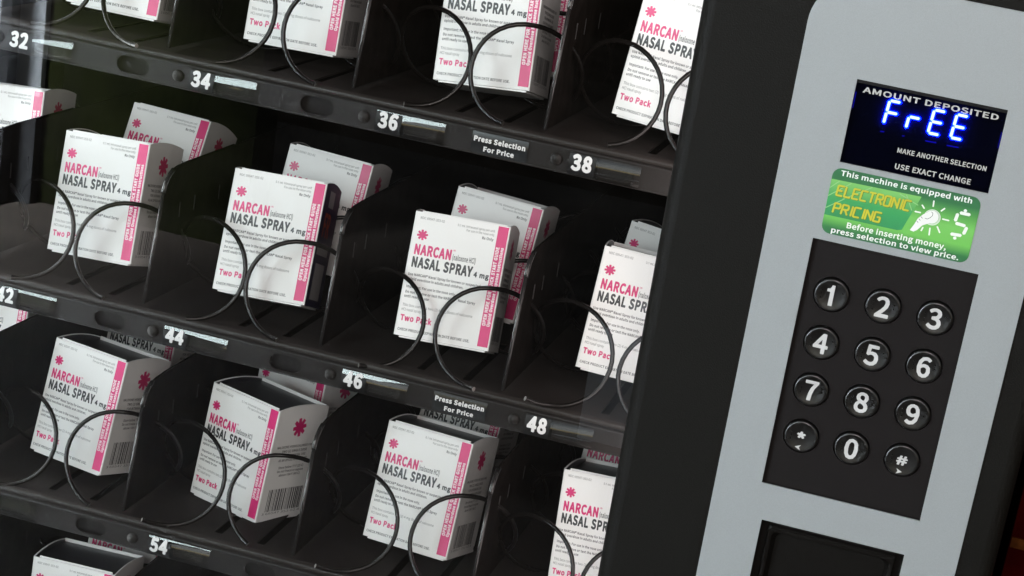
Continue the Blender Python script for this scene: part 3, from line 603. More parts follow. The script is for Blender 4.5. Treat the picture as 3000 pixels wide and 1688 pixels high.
16	s	255	164,316 174,315 209,301 234,285 243,275 243,265 241,260 218,230 209,224 199,224 159,245 134,248 109,242 102,235 99,220 104,209 119,199 194,168 233,135 250,85 250,75 238,30 194,-9 129,-23 84,-18 39,0 4,25 1,30 2,40 29,78 34,82 44,83 74,63 99,52 129,48 157,55 167,65 170,75 169,80 164,91 144,107 69,139 38,165 31,175 19,215 19,225 32,270 74,308 134,320
16	t	206	112,396 121,390 125,380 125,315 127,312 192,312 202,305 205,295 205,255 202,247 197,242 187,240 127,240 125,235 125,90 128,65 137,54 152,50 187,57 197,54 203,45 214,5 211,-5 202,-11 142,-23 87,-10 80,-5 52,34 43,90 42,238 7,242 2,246 -1,255 -1,295 2,304 12,310 42,311 47,315 51,380 55,390 67,396
16	u	331	288,311 295,305 298,295 298,0 295,-10 283,-16 238,-16 227,-10 223,7 218,8 178,-15 138,-23 78,-9 73,-5 41,40 30,105 30,295 33,305 43,312 98,312 108,306 111,300 112,115 117,80 128,60 153,52 173,56 193,69 214,90 216,95 216,295 218,304 228,312
16	v	284	284,310 292,302 293,292 186,-8 174,-16 114,-16 104,-13 98,-3 -7,287 -8,302 -4,307 4,312 59,312 70,307 74,300 144,92 214,304 224,312 274,312
16	w	438	432,309 438,302 439,292 359,-3 353,-13 342,-16 282,-16 273,-13 269,-8 222,165 217,176 169,-8 157,-16 97,-16 87,-13 81,-3 -1,292 0,302 4,307 12,312 62,312 72,310 77,306 127,120 132,120 182,304 187,309 197,312 242,312 252,310 260,297 312,110 360,302 364,307 372,312 422,312
16	x	272	265,309 272,297 269,287 186,152 187,147 278,7 280,-3 275,-11 265,-16 210,-16 200,-13 135,87 130,90 70,-13 60,-16 10,-16 -2,-13 -8,-3 -6,7 86,152 85,157 3,287 0,297 5,307 15,312 70,312 80,308 140,214 189,302 195,309 205,312 255,312
16	y	284	284,310 293,299 292,289 181,-31 154,-86 116,-126 109,-129 54,-144 12,-136 7,-131 4,-121 14,-79 19,-71 29,-66 54,-70 74,-63 91,-46 105,-16 109,-1 -8,289 -9,299 -7,304 -1,310 9,312 59,312 67,309 73,304 144,108 149,101 215,304 220,309 229,312
16	z	259	246,310 254,297 252,262 114,57 241,56 251,54 259,42 259,-3 256,-9 251,-14 241,-16 21,-16 9,-13 3,-3 4,32 143,237 136,240 36,240 28,242 23,247 20,257 20,297 25,307 36,312 236,312
16	0	303	159,421 229,396 274,325 277,315 292,200 276,80 233,10 224,1 159,-21 149,-23 79,1 70,10 28,80 11,200 28,320 70,390 79,400 149,423;164,345 149,349 128,340 122,335 100,290 91,200 101,110 123,65 149,52 154,52 179,63 202,110 212,200 203,290 182,335
16	1	303	195,414 201,407 203,397 203,62 205,57 265,57 278,52 283,42 281,-8 275,-14 265,-16 50,-16 40,-14 32,-3 32,42 37,52 45,57 120,57 122,62 122,322 65,324 56,327 50,337 51,377 60,387 145,416 185,416
16	2	303	139,423 204,408 214,402 257,357 272,292 252,202 195,117 143,62 144,59 274,59 284,57 289,52 292,42 292,-3 286,-13 279,-16 24,-16 14,-13 8,-3 8,27 10,37 114,140 171,217 190,287 183,322 164,342 134,350 109,346 84,331 59,306 49,304 39,309 11,337 7,342 6,352 13,362 49,395 89,415
16	3	303	153,421 208,410 253,373 258,365 275,310 266,260 238,223 222,210 242,200 273,165 288,105 270,40 263,32 213,-8 143,-23 83,-14 43,5 6,35 2,40 0,50 3,58 28,90 38,96 48,94 78,70 103,57 138,51 173,57 198,80 205,110 196,140 193,143 163,164 89,175 83,181 81,190 81,230 88,240 153,252 183,274 191,305 184,330 168,344 138,351 113,346 93,335 63,313 53,312 43,319 18,350 15,360 19,370 53,397 93,416 138,423
16	4	303	238,415 243,411 248,402 248,167 288,166 298,160 302,152 302,107 298,100 288,94 248,92 248,-3 243,-11 233,-16 183,-16 176,-13 170,-3 168,94 8,94 1,97 -5,107 -4,147 167,412 178,416;169,277 168,279 95,167 170,167
16	5	303	257,416 266,410 270,400 270,355 265,345 252,341 121,340 118,335 111,265 152,274 217,260 225,255 271,210 290,130 270,50 215,-5 147,-22 82,-14 37,7 3,35 -1,45 2,55 32,93 37,95 47,93 74,70 102,56 137,50 172,60 197,85 206,130 198,170 172,195 137,204 122,202 102,195 82,182 72,180 42,197 33,205 31,215 45,405 48,410 57,416
16	6	303	198,420 223,416 255,400 285,375 287,370 287,360 256,325 248,321 238,321 218,337 203,345 183,349 139,335 108,290 101,245 103,243 133,259 168,264 233,249 280,200 295,120 278,50 236,0 228,-6 163,-23 88,1 36,70 32,80 15,190 36,320 93,395 103,402 173,422;175,190 158,194 138,190 114,175 97,155 108,95 132,60 163,49 188,57 207,80 215,120 207,165 190,185
16	7	303	284,414 289,410 293,402 293,367 221,247 188,137 174,-8 169,-13 159,-16 104,-16 94,-8 92,2 108,142 144,257 191,337 184,341 29,341 19,343 14,347 11,357 13,407 19,414 29,416 274,416
16	8	303	162,420 222,405 265,360 279,305 279,295 270,255 249,220 235,205 257,186 282,150 294,95 275,35 229,-5 222,-8 152,-23 82,-8 32,31 26,40 9,100 22,155 51,195 71,210 70,215 57,228 37,260 29,300 29,310 45,365 92,408 152,422;160,350 152,352 127,346 113,330 106,305 117,273 142,253 177,238 189,250 199,270 204,300 199,325 195,330 182,344;138,170 127,175 122,172 107,158 92,135 86,105 94,75 117,55 152,47 187,54 206,70 213,95 202,130 167,158
16	9	303	146,421 216,400 270,330 289,215 268,85 263,75 206,1 126,-23 86,-18 51,-2 19,25 16,30 17,40 47,75 56,81 66,79 86,63 106,53 126,51 161,63 195,110 203,155 201,157 196,155 171,143 136,136 66,153 24,200 8,275 26,354 68,400 76,406 131,421;142,350 116,344 97,320 88,275 96,235 111,215 141,206 166,210 186,223 208,245 208,250 196,306 172,340
16	.	152	92,81 105,75 122,55 128,30 122,5 107,-11 97,-18 77,-23 52,-17 30,5 24,30 30,55 37,65 52,79 77,85
16	,	152	86,83 111,74 131,48 137,8 127,-42 91,-91 46,-119 36,-119 27,-112 15,-82 13,-72 19,-62 49,-42 60,-27 64,-17 51,-11 31,8 26,38 34,63 51,78 76,85
16	:	152	92,301 105,295 122,275 128,250 122,225 107,209 97,202 77,197 52,203 30,225 24,250 30,275 37,285 52,299 77,305;92,81 105,75 122,55 128,30 122,5 107,-11 97,-18 77,-23 52,-17 30,5 24,30 30,55 37,65 52,79 77,85
16	(	184	132,462 169,445 175,440 177,430 138,345 115,255 108,170 115,80 137,-5 175,-85 177,-95 172,-104 167,-108 132,-123 122,-121 116,-115 72,-29 44,65 34,170 45,275 71,365 117,455 122,460
16	)	184	60,461 70,450 113,365 140,275 150,170 141,65 113,-25 68,-115 64,-120 55,-123 15,-107 8,-100 7,-90 47,-5 69,80 77,170 69,260 48,340 7,430 9,440 15,446 50,462
16	-	189	167,188 177,182 181,171 181,131 172,120 162,118 27,118 17,120 11,126 9,171 12,181 18,186
16	#	303	259,409 266,397 254,302 259,300 289,299 299,292 301,282 301,247 295,237 289,235 247,232 239,177 244,175 274,175 284,170 289,157 287,117 283,112 274,109 231,107 217,-3 209,-14 199,-16 169,-16 159,-13 155,-8 153,2 165,107 119,109 116,102 101,-8 89,-16 49,-15 41,-8 39,2 51,107 19,109 9,115 6,122 6,157 8,167 14,173 59,176 67,232 29,235 20,242 18,282 20,292 29,299 69,300 75,302 88,397 93,407 99,411 139,412 147,407 151,402 152,392 141,307 141,302 144,300 184,300 189,302 201,397 206,407 219,412 249,412;181,232 132,232 125,177 129,175 169,175 174,177
16	*	255	142,450 152,446 157,439 162,389 212,400 222,394 225,389 235,359 232,347 227,342 185,324 185,319 209,279 209,269 202,260 180,244 167,241 157,247 127,283 94,244 87,241 77,242 47,264 44,274 47,284 68,319 69,324 27,342 20,349 19,359 30,389 37,398 47,400 92,389 96,434 102,447 112,450
16	®	258	141,448 196,432 241,387 259,312 243,247 236,238 191,195 126,179 61,197 21,238 15,247 -2,317 16,386 61,432 126,451;68,357 66,360 65,357 55,317 66,270 69,277;197,337 196,341 190,317 178,297 191,274 202,312;127,272 125,247 114,237 131,234 144,237 145,242
16	&	371	172,421 215,410 242,384 249,375 258,335 259,325 242,273 207,232 176,205 194,180 227,143 247,125 252,125 280,175 296,220 302,229 312,232 357,232 367,228 372,220 372,210 353,155 331,110 311,80 367,49 377,40 376,25 363,-15 357,-21 347,-23 312,-12 257,19 231,0 192,-15 137,-23 72,-8 27,31 20,40 4,105 16,155 47,199 79,225 60,280 57,310 69,365 107,408 162,423;178,350 167,355 148,350 136,335 132,315 142,274 147,273 157,280 179,305 185,330 184,340;120,155 117,159 107,152 89,125 85,105 94,75 117,56 147,49 172,54 197,65 195,70 172,92 139,130
16	/	214	213,447 221,439 222,429 58,-102 53,-110 43,-114 -2,-112 -10,-101 -8,-91 155,439 159,444 168,449
16	%	503	383,422 388,419 393,411 393,400 171,-15 167,-20 158,-23 123,-23 113,-20 107,-10 109,0 330,415 336,420 343,423;118,422 169,405 204,360 208,350 219,280 206,205 173,161 163,154 113,139 58,155 51,160 19,205 5,280 18,355 50,400 63,409 108,423;123,355 113,359 98,354 93,350 82,330 76,285 83,231 95,210 113,203 128,209 141,230 149,280 142,330 131,350;393,261 448,242 481,200 486,190 497,120 485,45 452,0 443,-7 388,-23 333,-5 299,40 295,50 284,120 297,195 328,237 338,245;395,195 388,196 374,190 361,170 353,120 360,70 373,48 388,41 393,41 408,49 421,70 428,120 420,170 408,189
16	$	303	174,472 184,466 187,460 189,408 214,401 244,383 270,360 273,355 273,345 244,310 234,304 224,305 201,325 184,334 159,339 129,330 119,320 113,300 149,249 234,200 282,100 268,40 232,0 189,-17 188,-70 184,-77 174,-83 134,-83 124,-78 120,-70 119,-20 89,-12 51,5 19,30 17,35 17,45 43,85 49,90 59,90 64,88 89,69 119,55 149,50 179,57 194,72 200,95 160,155 79,202 33,285 31,295 45,350 79,390 118,405 120,455 123,465 134,472
16	'	152	101,437 114,431 118,421 116,361 107,261 101,252 96,249 56,248 50,251 44,261 34,361 34,426 37,431 46,437
16	+	303	178,353 183,349 187,340 188,237 288,235 295,230 298,224 299,180 293,171 283,167 188,167 187,65 185,55 173,47 128,47 122,50 116,60 115,165 23,167 13,169 5,180 5,220 9,230 18,236 113,236 116,240 117,345 128,355
16	"	259	211,437 221,431 225,421 224,361 214,261 208,251 201,248 166,248 156,253 152,261 141,361 141,426 151,436;101,437 114,431 118,421 116,361 107,261 101,252 96,249 56,248 50,251 44,261 34,361 34,426 37,431 46,437
16	 	122	
32	A	332	198,432 213,425 224,411 360,11 362,-4 359,-14 348,-26 333,-32 273,-32 263,-29 253,-23 247,-14 213,89 118,90 114,86 82,-14 75,-24 63,-30 53,-32 -2,-32 -12,-29 -20,-24 -27,-14 -30,-4 -29,6 108,412 118,425 133,432;166,241 163,244 149,196 153,194 178,194 181,196
32	B	359	176,432 256,420 311,385 320,376 342,311 343,301 335,256 315,221 352,176 366,121 364,106 345,41 339,31 271,-17 181,-32 46,-31 31,-21 23,-4 24,406 31,422 41,429 51,432;179,326 138,326 137,266 141,262 161,262 206,268 224,281 228,296 221,314 206,323;192,156 171,159 141,159 137,156 137,76 141,72 171,72 221,80 244,96 250,121 246,136 241,141 221,153
32	C	348	238,435 263,431 308,409 346,374 350,364 350,349 345,339 315,304 298,294 288,293 278,296 248,319 233,326 213,330 162,314 129,274 116,204 129,129 163,84 208,70 233,74 253,84 288,111 298,114 313,111 324,104 354,69 360,59 361,49 359,39 353,29 308,-10 263,-31 203,-39 98,-9 33,64 24,79 0,194 0,204 26,324 95,404 108,413 203,438
32	D	375	156,432 271,406 281,399 349,326 353,316 375,201 353,86 346,71 282,1 271,-5 161,-32 46,-31 31,-21 23,-4 24,406 31,422 41,429 49,431;150,326 139,326 137,321 137,81 137,76 141,73 206,87 214,91 246,131 258,201 246,271 212,311
32	E	321	286,432 296,430 306,424 312,416 316,406 317,351 309,336 301,330 286,325 141,325 137,321 137,271 137,266 141,264 256,264 266,263 276,257 286,246 289,236 289,186 286,176 276,164 261,157 139,156 137,151 137,81 138,76 141,75 291,75 306,71 317,61 323,46 323,-4 320,-14 306,-28 291,-32 56,-32 41,-29 29,-19 24,-9 23,1 23,401 28,416 37,426 51,432
32	F	301	286,432 296,430 306,424 312,416 316,406 317,351 309,336 301,330 286,325 141,325 137,321 137,261 137,256 141,254 261,254 276,248 286,237 290,226 290,176 287,166 276,154 261,148 138,146 137,1 134,-14 126,-24 111,-31 56,-32 41,-29 29,-19 24,-9 23,1 23,401 28,416 37,426 51,432
32	G	376	248,435 278,429 324,404 357,374 362,359 359,344 327,304 318,297 308,293 298,293 288,297 258,319 243,327 223,330 218,330 163,314 130,274 116,204 129,129 163,85 218,70 238,72 253,76 257,79 257,84 257,129 253,133 198,134 185,139 176,149 172,164 172,204 173,214 177,224 188,235 203,239 333,239 348,236 363,224 368,209 368,34 364,24 358,16 318,-14 268,-32 208,-39 103,-10 33,64 24,79 0,194 0,204 27,324 98,406 113,413 208,438
32	H	397	346,432 356,429 366,422 373,411 375,401 375,1 374,-9 369,-19 356,-29 341,-32 286,-31 276,-28 266,-19 260,-4 260,151 258,156 141,157 137,151 137,1 134,-14 126,-24 111,-31 51,-32 36,-26 26,-14 23,1 23,401 28,416 41,429 56,432 111,431 121,427 131,418 137,401 137,266 141,264 256,264 260,266 260,271 260,401 265,416 274,426 286,432
32	I	160	106,432 116,430 129,421 135,411 137,401 137,-4 131,-19 116,-30 106,-32 51,-32 33,-24 26,-14 23,-4 23,401 25,411 31,421 46,431
32	K	353	336,432 349,426 358,416 363,401 360,386 246,246 247,241 377,16 382,1 381,-9 376,-18 366,-27 351,-32 291,-32 281,-29 272,-24 171,149 166,150 138,116 137,-4 131,-19 121,-27 106,-32 51,-32 36,-26 26,-14 23,1 23,401 28,416 37,426 51,432 111,431 121,427 129,421 135,411 137,401 137,296 141,291 256,426 271,432
32	L	296	106,432 116,430 129,421 135,411 137,401 138,76 281,75 296,70 306,61 311,51 312,-4 306,-19 291,-30 281,-32 51,-32 36,-26 26,-14 23,1 24,406 31,422 46,431
32	M	443	391,432 401,429 411,422 418,411 420,401 420,1 419,-9 414,-19 401,-29 386,-32 336,-32 326,-28 315,-19 309,-4 309,126 306,135 266,25 252,11 236,8 196,9 186,13 178,21 135,131 132,121 132,-4 126,-18 116,-27 101,-32 51,-32 36,-26 26,-14 23,1 23,401 25,411 31,421 41,429 56,432 121,432 131,428 140,421 146,411 221,199 301,419 311,428 321,432
32	N	395	341,432 351,429 361,423 369,411 371,401 371,1 370,-9 365,-19 356,-27 341,-32 286,-32 276,-30 266,-24 136,199 135,1 132,-14 121,-26 106,-32 51,-32 36,-26 26,-14 23,1 23,401 28,416 37,426 51,432 111,432 126,425 133,416 256,206 259,211 259,401 261,411 267,421 281,431
32	O	405	218,436 308,409 374,334 382,319 405,199 381,79 375,69 317,-1 308,-9 298,-13 208,-38 198,-39 98,-10 88,-1 30,69 22,84 0,204 25,324 91,404 103,412 193,438 203,439;218,324 203,329 198,328 158,314 128,274 116,199 130,124 158,87 203,71 243,85 275,124 288,199 277,274 246,314
32	P	345	171,432 261,418 321,376 331,361 350,291 349,271 327,196 318,186 266,146 256,142 176,127 139,126 137,121 137,-4 134,-14 127,-24 116,-30 106,-32 46,-31 31,-21 23,-4 24,406 31,422 41,429 51,432;166,326 141,327 137,321 137,236 141,232 161,232 206,239 211,241 229,256 235,281 229,306 226,310 207,321
32	Q	405	213,437 308,409 373,335 382,321 405,201 386,91 381,81 328,7 289,-14 298,-20 328,-25 373,-20 383,-22 394,-29 403,-44 414,-94 408,-109 393,-121 323,-132 243,-116 188,-78 158,-33 153,-29 88,-2 78,4 20,86 0,201 25,326 88,401 98,410 193,438;212,326 198,328 158,314 128,274 116,201 128,126 131,121 158,84 203,69 243,82 274,121 277,126 289,201 276,276 243,316
32	R	347	181,432 266,418 321,379 331,366 352,291 339,226 335,216 301,175 291,167 278,161 278,156 361,11 363,-4 360,-14 353,-24 341,-30 271,-32 261,-29 252,-24 161,133 156,138 138,136 137,-4 134,-14 127,-24 116,-30 106,-32 51,-32 33,-24 24,-9 23,396 25,411 36,426 51,432;174,326 139,326 137,321 137,246 141,242 171,242 211,249 231,266 236,286 229,311 211,322
32	S	325	207,434 227,431 272,411 307,383 315,374 319,364 320,354 317,344 286,304 272,296 262,294 252,295 217,319 197,327 172,330 147,326 136,319 132,314 130,304 133,294 150,279 232,242 282,214 320,169 333,114 333,99 316,39 310,29 252,-21 167,-39 107,-32 47,-6 3,29 -3,39 -6,49 -5,59 -1,69 33,109 47,118 62,118 72,114 104,89 132,75 167,70 197,75 210,84 216,99 214,114 212,119 197,131 112,170 67,195 29,239 14,294 14,309 35,374 88,419 97,424 167,439
32	T	327	313,432 323,429 333,422 341,406 342,351 334,336 323,328 313,325 228,325 223,325 221,321 221,1 218,-14 208,-25 193,-32 128,-31 113,-20 106,-4 106,321 103,325 98,325 13,325 -2,331 -11,341 -15,351 -15,401 -13,411 -2,426 13,432
32	U	393	349,431 359,426 366,419 372,409 373,399 373,164 350,49 294,-12 279,-22 194,-39 109,-20 99,-13 49,40 43,49 40,59 21,164 21,399 24,414 29,422 39,429 54,432 109,432 124,425 133,414 136,399 136,169 146,104 169,77 199,71 229,79 249,104 260,169 260,399 263,414 271,424 284,431
32	V	314	317,432 332,426 341,416 345,406 345,391 216,-14 207,-25 192,-32 127,-32 117,-30 106,-24 97,-9 -30,391 -31,401 -29,411 -18,426 -3,432 57,432 67,429 77,421 84,406 157,163 235,416 244,426 257,432
32	W	479	465,432 475,430 488,421 494,411 496,396 414,-4 405,-22 395,-29 385,-32 320,-32 305,-28 295,-19 290,-9 240,188 235,177 190,-9 185,-19 175,-27 160,-32 95,-32 77,-24 68,-9 -17,391 -17,406 -10,421 0,429 10,432 65,432 80,429 93,416 97,406 135,209 191,416 200,427 215,432 265,432 280,427 290,418 295,406 345,212 385,406 389,416 398,426 410,432
32	X	313	300,432 314,426 323,416 327,406 327,391 225,206 225,201 334,11 336,-4 330,-19 320,-27 305,-32 245,-32 230,-27 219,-14 155,103 150,97 92,-14 85,-24 75,-30 65,-32 5,-32 -10,-26 -17,-19 -22,-9 -23,1 -21,11 89,206 -12,386 -15,401 -10,418 0,427 15,432 75,432 90,427 100,416 155,313 160,312 220,423 230,429 240,432
32	Y	290	295,432 308,426 317,416 321,406 321,391 202,146 202,1 199,-14 190,-25 175,-32 110,-31 95,-20 88,-4 88,146 -30,386 -33,396 -31,411 -20,426 -5,432 55,432 71,426 83,411 145,275 208,411 215,423 225,429 235,432
32	Z	329	303,432 319,426 331,411 333,371 330,356 149,76 303,75 318,71 329,61 335,46 335,-4 329,-19 318,-28 303,-32 28,-32 18,-31 8,-26 -2,-14 -5,-4 -5,31 -1,46 177,321 173,325 168,325 43,325 28,330 18,341 14,351 14,401 19,416 28,427 43,432
32	J	292	250,430 265,419 271,409 272,399 272,114 259,44 253,34 217,-11 205,-20 130,-39 70,-29 30,-6 20,3 -11,44 -13,59 -10,69 0,82 39,109 50,114 60,114 71,109 95,82 110,72 125,70 140,74 150,84 157,124 158,409 165,422 180,431 240,432
32	a	307	168,335 228,320 238,315 278,266 284,254 296,184 296,-1 294,-11 288,-21 273,-31 218,-32 208,-28 193,-18 163,-32 123,-39 108,-38 58,-25 20,9 13,24 0,79 20,139 28,154 98,196 176,214 168,225 148,229 123,225 73,200 63,199 53,201 38,212 17,249 13,264 16,279 28,292 58,310 103,328 158,336;179,114 148,109 123,94 118,90 114,79 118,69 133,66 148,68 171,79 182,89 182,109
32	b	337	106,465 121,458 128,449 132,439 133,324 136,323 151,329 196,336 266,315 276,310 326,244 340,159 340,144 322,59 316,47 261,-15 186,-39 146,-34 116,-22 101,-30 91,-32 41,-31 26,-22 18,-6 18,439 26,456 41,465;193,224 176,229 166,227 146,217 132,204 132,84 141,76 161,69 171,68 196,77 216,104 225,154 220,194 206,218
32	c	278	184,334 214,330 254,311 276,294 284,285 289,274 288,259 256,214 239,205 229,204 219,207 199,221 184,228 174,229 143,219 122,194 113,149 121,104 144,76 174,67 189,70 204,77 229,94 244,96 254,93 266,84 289,49 294,39 295,29 293,19 287,9 249,-18 209,-34 164,-39 79,-16 24,41 16,54 -4,149 19,246 74,305 84,313 94,317 164,335
32	d	338	295,465 305,461 313,454 318,444 320,434 320,-1 316,-16 305,-27 290,-32 240,-31 230,-27 220,-19 195,-31 150,-39 70,-17 60,-8 19,44 12,59 -3,149 18,244 68,304 80,314 155,336 205,329 206,434 210,450 219,459 230,465;190,224 170,229 140,218 122,194 113,149 120,99 140,75 165,68 180,71 206,89 206,214
32	e	302	169,335 241,314 289,260 297,244 311,164 307,124 299,113 289,107 274,104 124,104 120,99 144,74 179,66 209,72 244,87 259,87 269,81 276,74 297,34 299,19 296,9 289,0 281,-6 254,-21 214,-34 169,-39 84,-18 74,-11 24,42 17,54 -4,149 19,244 71,304 79,312 89,316 154,335;168,229 159,230 139,224 125,209 123,204 195,204 196,209 184,225
32	f	177	154,472 209,460 219,451 226,436 226,426 214,386 207,371 194,363 184,361 149,368 143,361 140,341 140,331 144,328 179,327 196,316 203,301 203,251 196,236 184,227 174,224 144,224 140,221 140,1 137,-14 129,-24 114,-31 49,-31 34,-21 26,-4 26,221 4,227 -6,234 -10,241 -14,256 -13,301 -9,311 -1,320 9,325 24,326 27,351 38,406 43,416 73,451 89,460 139,472
32	g	308	154,336 194,328 299,328 314,321 324,310 327,295 326,250 322,240 314,233 304,227 288,225 289,190 271,125 223,80 189,70 264,59 309,31 320,15 332,-35 310,-100 299,-112 239,-153 149,-168 74,-157 24,-125 13,-110 -3,-65 -4,-55 4,-20 26,15 17,30 13,65 20,95 32,115 32,120 13,155 7,195 8,205 24,265 30,275 79,319 144,336;164,230 149,234 139,231 134,230 125,220 121,195 126,175 135,165 149,161 159,163 165,165 174,177 179,200 174,220;125,-35 114,-33 109,-37 105,-45 107,-55 124,-65 154,-69 194,-63 213,-50 215,-45 214,-40 189,-36
32	h	331	116,461 127,451 132,436 132,326 135,321 151,328 196,336 258,321 273,311 307,261 319,191 319,1 318,-9 313,-19 306,-25 296,-31 231,-31 216,-24 208,-14 205,1 205,181 199,216 191,224 181,227 161,223 133,201 132,1 131,-9 126,-19 116,-27 106,-31 46,-32 28,-24 19,-9 19,441 27,456 41,465 101,466
32	i	150	94,451 110,446 129,427 135,416 141,391 131,356 114,338 102,331 125,316 130,306 132,296 132,-4 124,-21 109,-31 49,-32 39,-30 28,-24 21,-14 18,1 18,301 22,311 29,320 49,331 39,336 20,356 12,381 11,396 19,424 39,445 69,454
32	j	150	77,455 107,447 127,430 134,419 141,394 139,379 130,354 107,334 95,329 112,326 122,319 129,309 132,299 132,-36 122,-96 90,-141 77,-150 17,-164 -33,-155 -42,-151 -54,-136 -56,-121 -44,-76 -38,-65 -28,-58 -18,-55 12,-59 17,-56 19,-31 19,299 22,309 29,319 37,325 55,329 42,334 20,354 15,364 10,394 19,424 37,443 47,449
32	k	301	111,463 126,451 131,436 131,230 202,316 216,326 226,328 291,327 306,318 313,306 315,291 308,276 225,176 225,171 326,11 328,-4 325,-14 318,-24 306,-30 241,-32 231,-30 221,-24 151,87 131,66 131,-4 128,-14 121,-24 111,-30 101,-32 46,-32 31,-26 21,-14 18,1 19,441 27,456 41,465 101,466
32	l	155	106,465 116,461 125,454 130,444 132,434 132,69 146,58 153,49 164,-6 159,-21 146,-32 101,-39 55,-26 30,4 24,19 18,59 18,434 20,444 25,454 41,465
32	m	505	386,333 430,321 439,316 479,261 491,186 491,-4 488,-14 481,-23 471,-30 461,-32 406,-32 391,-27 380,-14 377,1 377,181 371,216 366,223 351,227 341,224 326,215 311,201 311,-4 306,-16 296,-27 281,-32 226,-32 211,-26 201,-14 198,1 198,181 192,216 186,223 176,227 161,224 132,201 132,1 131,-9 126,-18 116,-27 101,-32 46,-32 36,-29 26,-21 19,-9 18,1 18,296 20,306 26,318 36,325 46,328 91,328 106,324 121,314 146,328 191,336 241,326 276,301 281,301 326,328 366,336
32	n	333	216,332 256,322 267,316 307,261 319,186 319,1 316,-14 309,-24 301,-29 286,-32 231,-31 216,-24 208,-14 205,1 205,176 201,211 191,224 176,227 161,223 133,201 132,1 129,-14 121,-24 106,-31 51,-32 36,-29 24,-19 18,-4 18,296 22,311 31,322 46,328 96,328 106,324 121,313 151,328 196,336
32	o	331	174,335 249,312 306,254 314,239 334,149 314,54 304,40 249,-16 164,-39 89,-20 80,-16 24,42 17,54 -4,149 19,246 74,307 89,316 154,334;179,224 164,228 139,219 120,194 113,149 122,99 139,77 164,68 189,76 209,99 219,144 211,194 192,219
32	p	338	211,332 266,315 276,310 325,246 341,151 322,56 316,46 268,-9 256,-18 186,-39 151,-35 136,-31 132,-34 132,-129 129,-139 121,-149 111,-155 101,-157 41,-156 26,-146 18,-129 18,296 20,306 31,321 46,328 96,328 106,324 116,315 151,329 186,336 196,336;186,226 176,229 165,226 146,217 132,206 133,81 141,75 166,68 196,76 215,101 225,151 217,201 206,218
32	q	338	190,332 225,319 235,325 245,328 295,327 310,319 320,301 320,-129 317,-139 310,-148 295,-156 235,-157 220,-152 212,-144 206,-129 205,-28 190,-33 150,-39 74,-19 60,-8 17,46 13,56 -3,151 15,236 20,249 70,306 80,314 150,335;185,226 170,229 140,218 121,191 113,146 123,96 138,76 165,68 175,69 190,77 206,91 206,211 200,219
32	r	212	201,332 226,326 236,319 242,311 245,296 236,251 231,236 216,225 201,222 176,226 161,222 146,207 132,181 132,1 129,-14 121,-24 106,-31 51,-32 36,-29 24,-19 18,-4 18,296 21,310 31,322 46,328 96,328 106,324 116,315 121,315 136,325 176,336
32	s	255	148,335 178,330 213,317 248,295 257,284 260,269 256,254 228,218 218,210 208,207 193,209 168,223 148,231 138,232 123,230 115,224 117,219 128,212 203,181 243,148 252,134 266,89 267,79 250,19 208,-19 193,-26 128,-39 78,-33 33,-15 -7,12 -14,24 -15,34 -11,49 14,84 23,94 33,98 43,99 53,96 83,76 108,67 128,64 148,69 153,74 148,84 138,91 63,124 27,154 16,169 2,219 19,279 63,319 73,324 128,335
32	t	206	121,410 131,403 140,389 141,329 191,328 201,326 215,314 221,299 220,249 211,233 196,225 146,224 141,222 141,94 143,74 146,68 156,66 191,73 201,70 211,63 219,49 230,9 230,-1 223,-16 211,-25 146,-39 136,-38 76,-22 69,-16 39,24 35,34 27,89 26,222 6,225 -4,230 -12,239 -17,254 -17,294 -13,309 1,323 26,327 32,329 35,384 42,399 51,408 61,411 111,412
32	u	331	292,326 307,315 314,299 314,-1 310,-16 301,-26 287,-32 232,-31 221,-26 212,-16 182,-31 137,-39 77,-25 67,-21 57,-11 26,34 14,104 14,294 15,304 20,314 31,324 42,328 97,328 112,323 125,309 128,294 128,114 134,79 142,71 152,69 172,74 186,84 200,99 200,294 203,309 212,321 227,328
32	v	284	283,327 296,321 305,311 309,301 308,286 201,-14 193,-24 178,-31 113,-32 98,-28 88,-19 83,-9 -24,286 -25,301 -21,311 -12,322 3,328 63,328 73,325 83,317 89,306 143,144 198,306 203,316 213,324 223,328
32	w	438	431,327 442,321 451,311 455,301 455,291 374,-9 365,-24 356,-29 341,-32 281,-32 271,-30 261,-24 252,-9 221,106 216,107 186,-9 177,-24 166,-30 151,-32 91,-31 75,-24 66,-9 -16,286 -17,301 -9,318 1,325 16,328 66,328 76,326 86,320 95,306 126,189 131,179 166,306 171,316 181,324 191,328 246,328 256,326 266,319 274,306 311,174 343,301 350,316 361,325 371,328
32	x	272	264,327 275,321 284,311 288,301 287,286 204,151 291,16 295,6 296,-4 289,-19 279,-28 269,-32 209,-32 194,-28 183,-19 134,58 129,56 87,-19 75,-29 64,-32 9,-32 -1,-31 -11,-26 -18,-19 -23,-9 -24,1 -22,11 66,151 67,156 -12,281 -16,291 -16,301 -9,316 -1,323 14,328 69,328 84,325 95,316 139,245 176,311 185,321 199,328
32	y	284	293,323 306,308 309,298 308,288 196,-37 168,-93 128,-137 113,-145 58,-160 13,-153 3,-149 -8,-137 -12,-122 2,-67 11,-57 23,-51 53,-53 63,-50 78,-37 90,-12 92,-2 -22,283 -25,298 -20,313 -9,323 3,328 63,328 73,325 82,318 88,308 143,159 148,153 203,315 213,324 228,328 278,328
32	z	259	245,327 260,319 268,306 270,271 267,256 145,76 150,72 245,72 261,66 270,56 275,41 275,-4 269,-19 260,-27 245,-32 20,-32 10,-31 0,-26 -10,-14 -13,-4 -13,31 -10,41 113,221 105,224 30,225 15,232 8,241 4,256 4,301 10,315 20,324 35,328
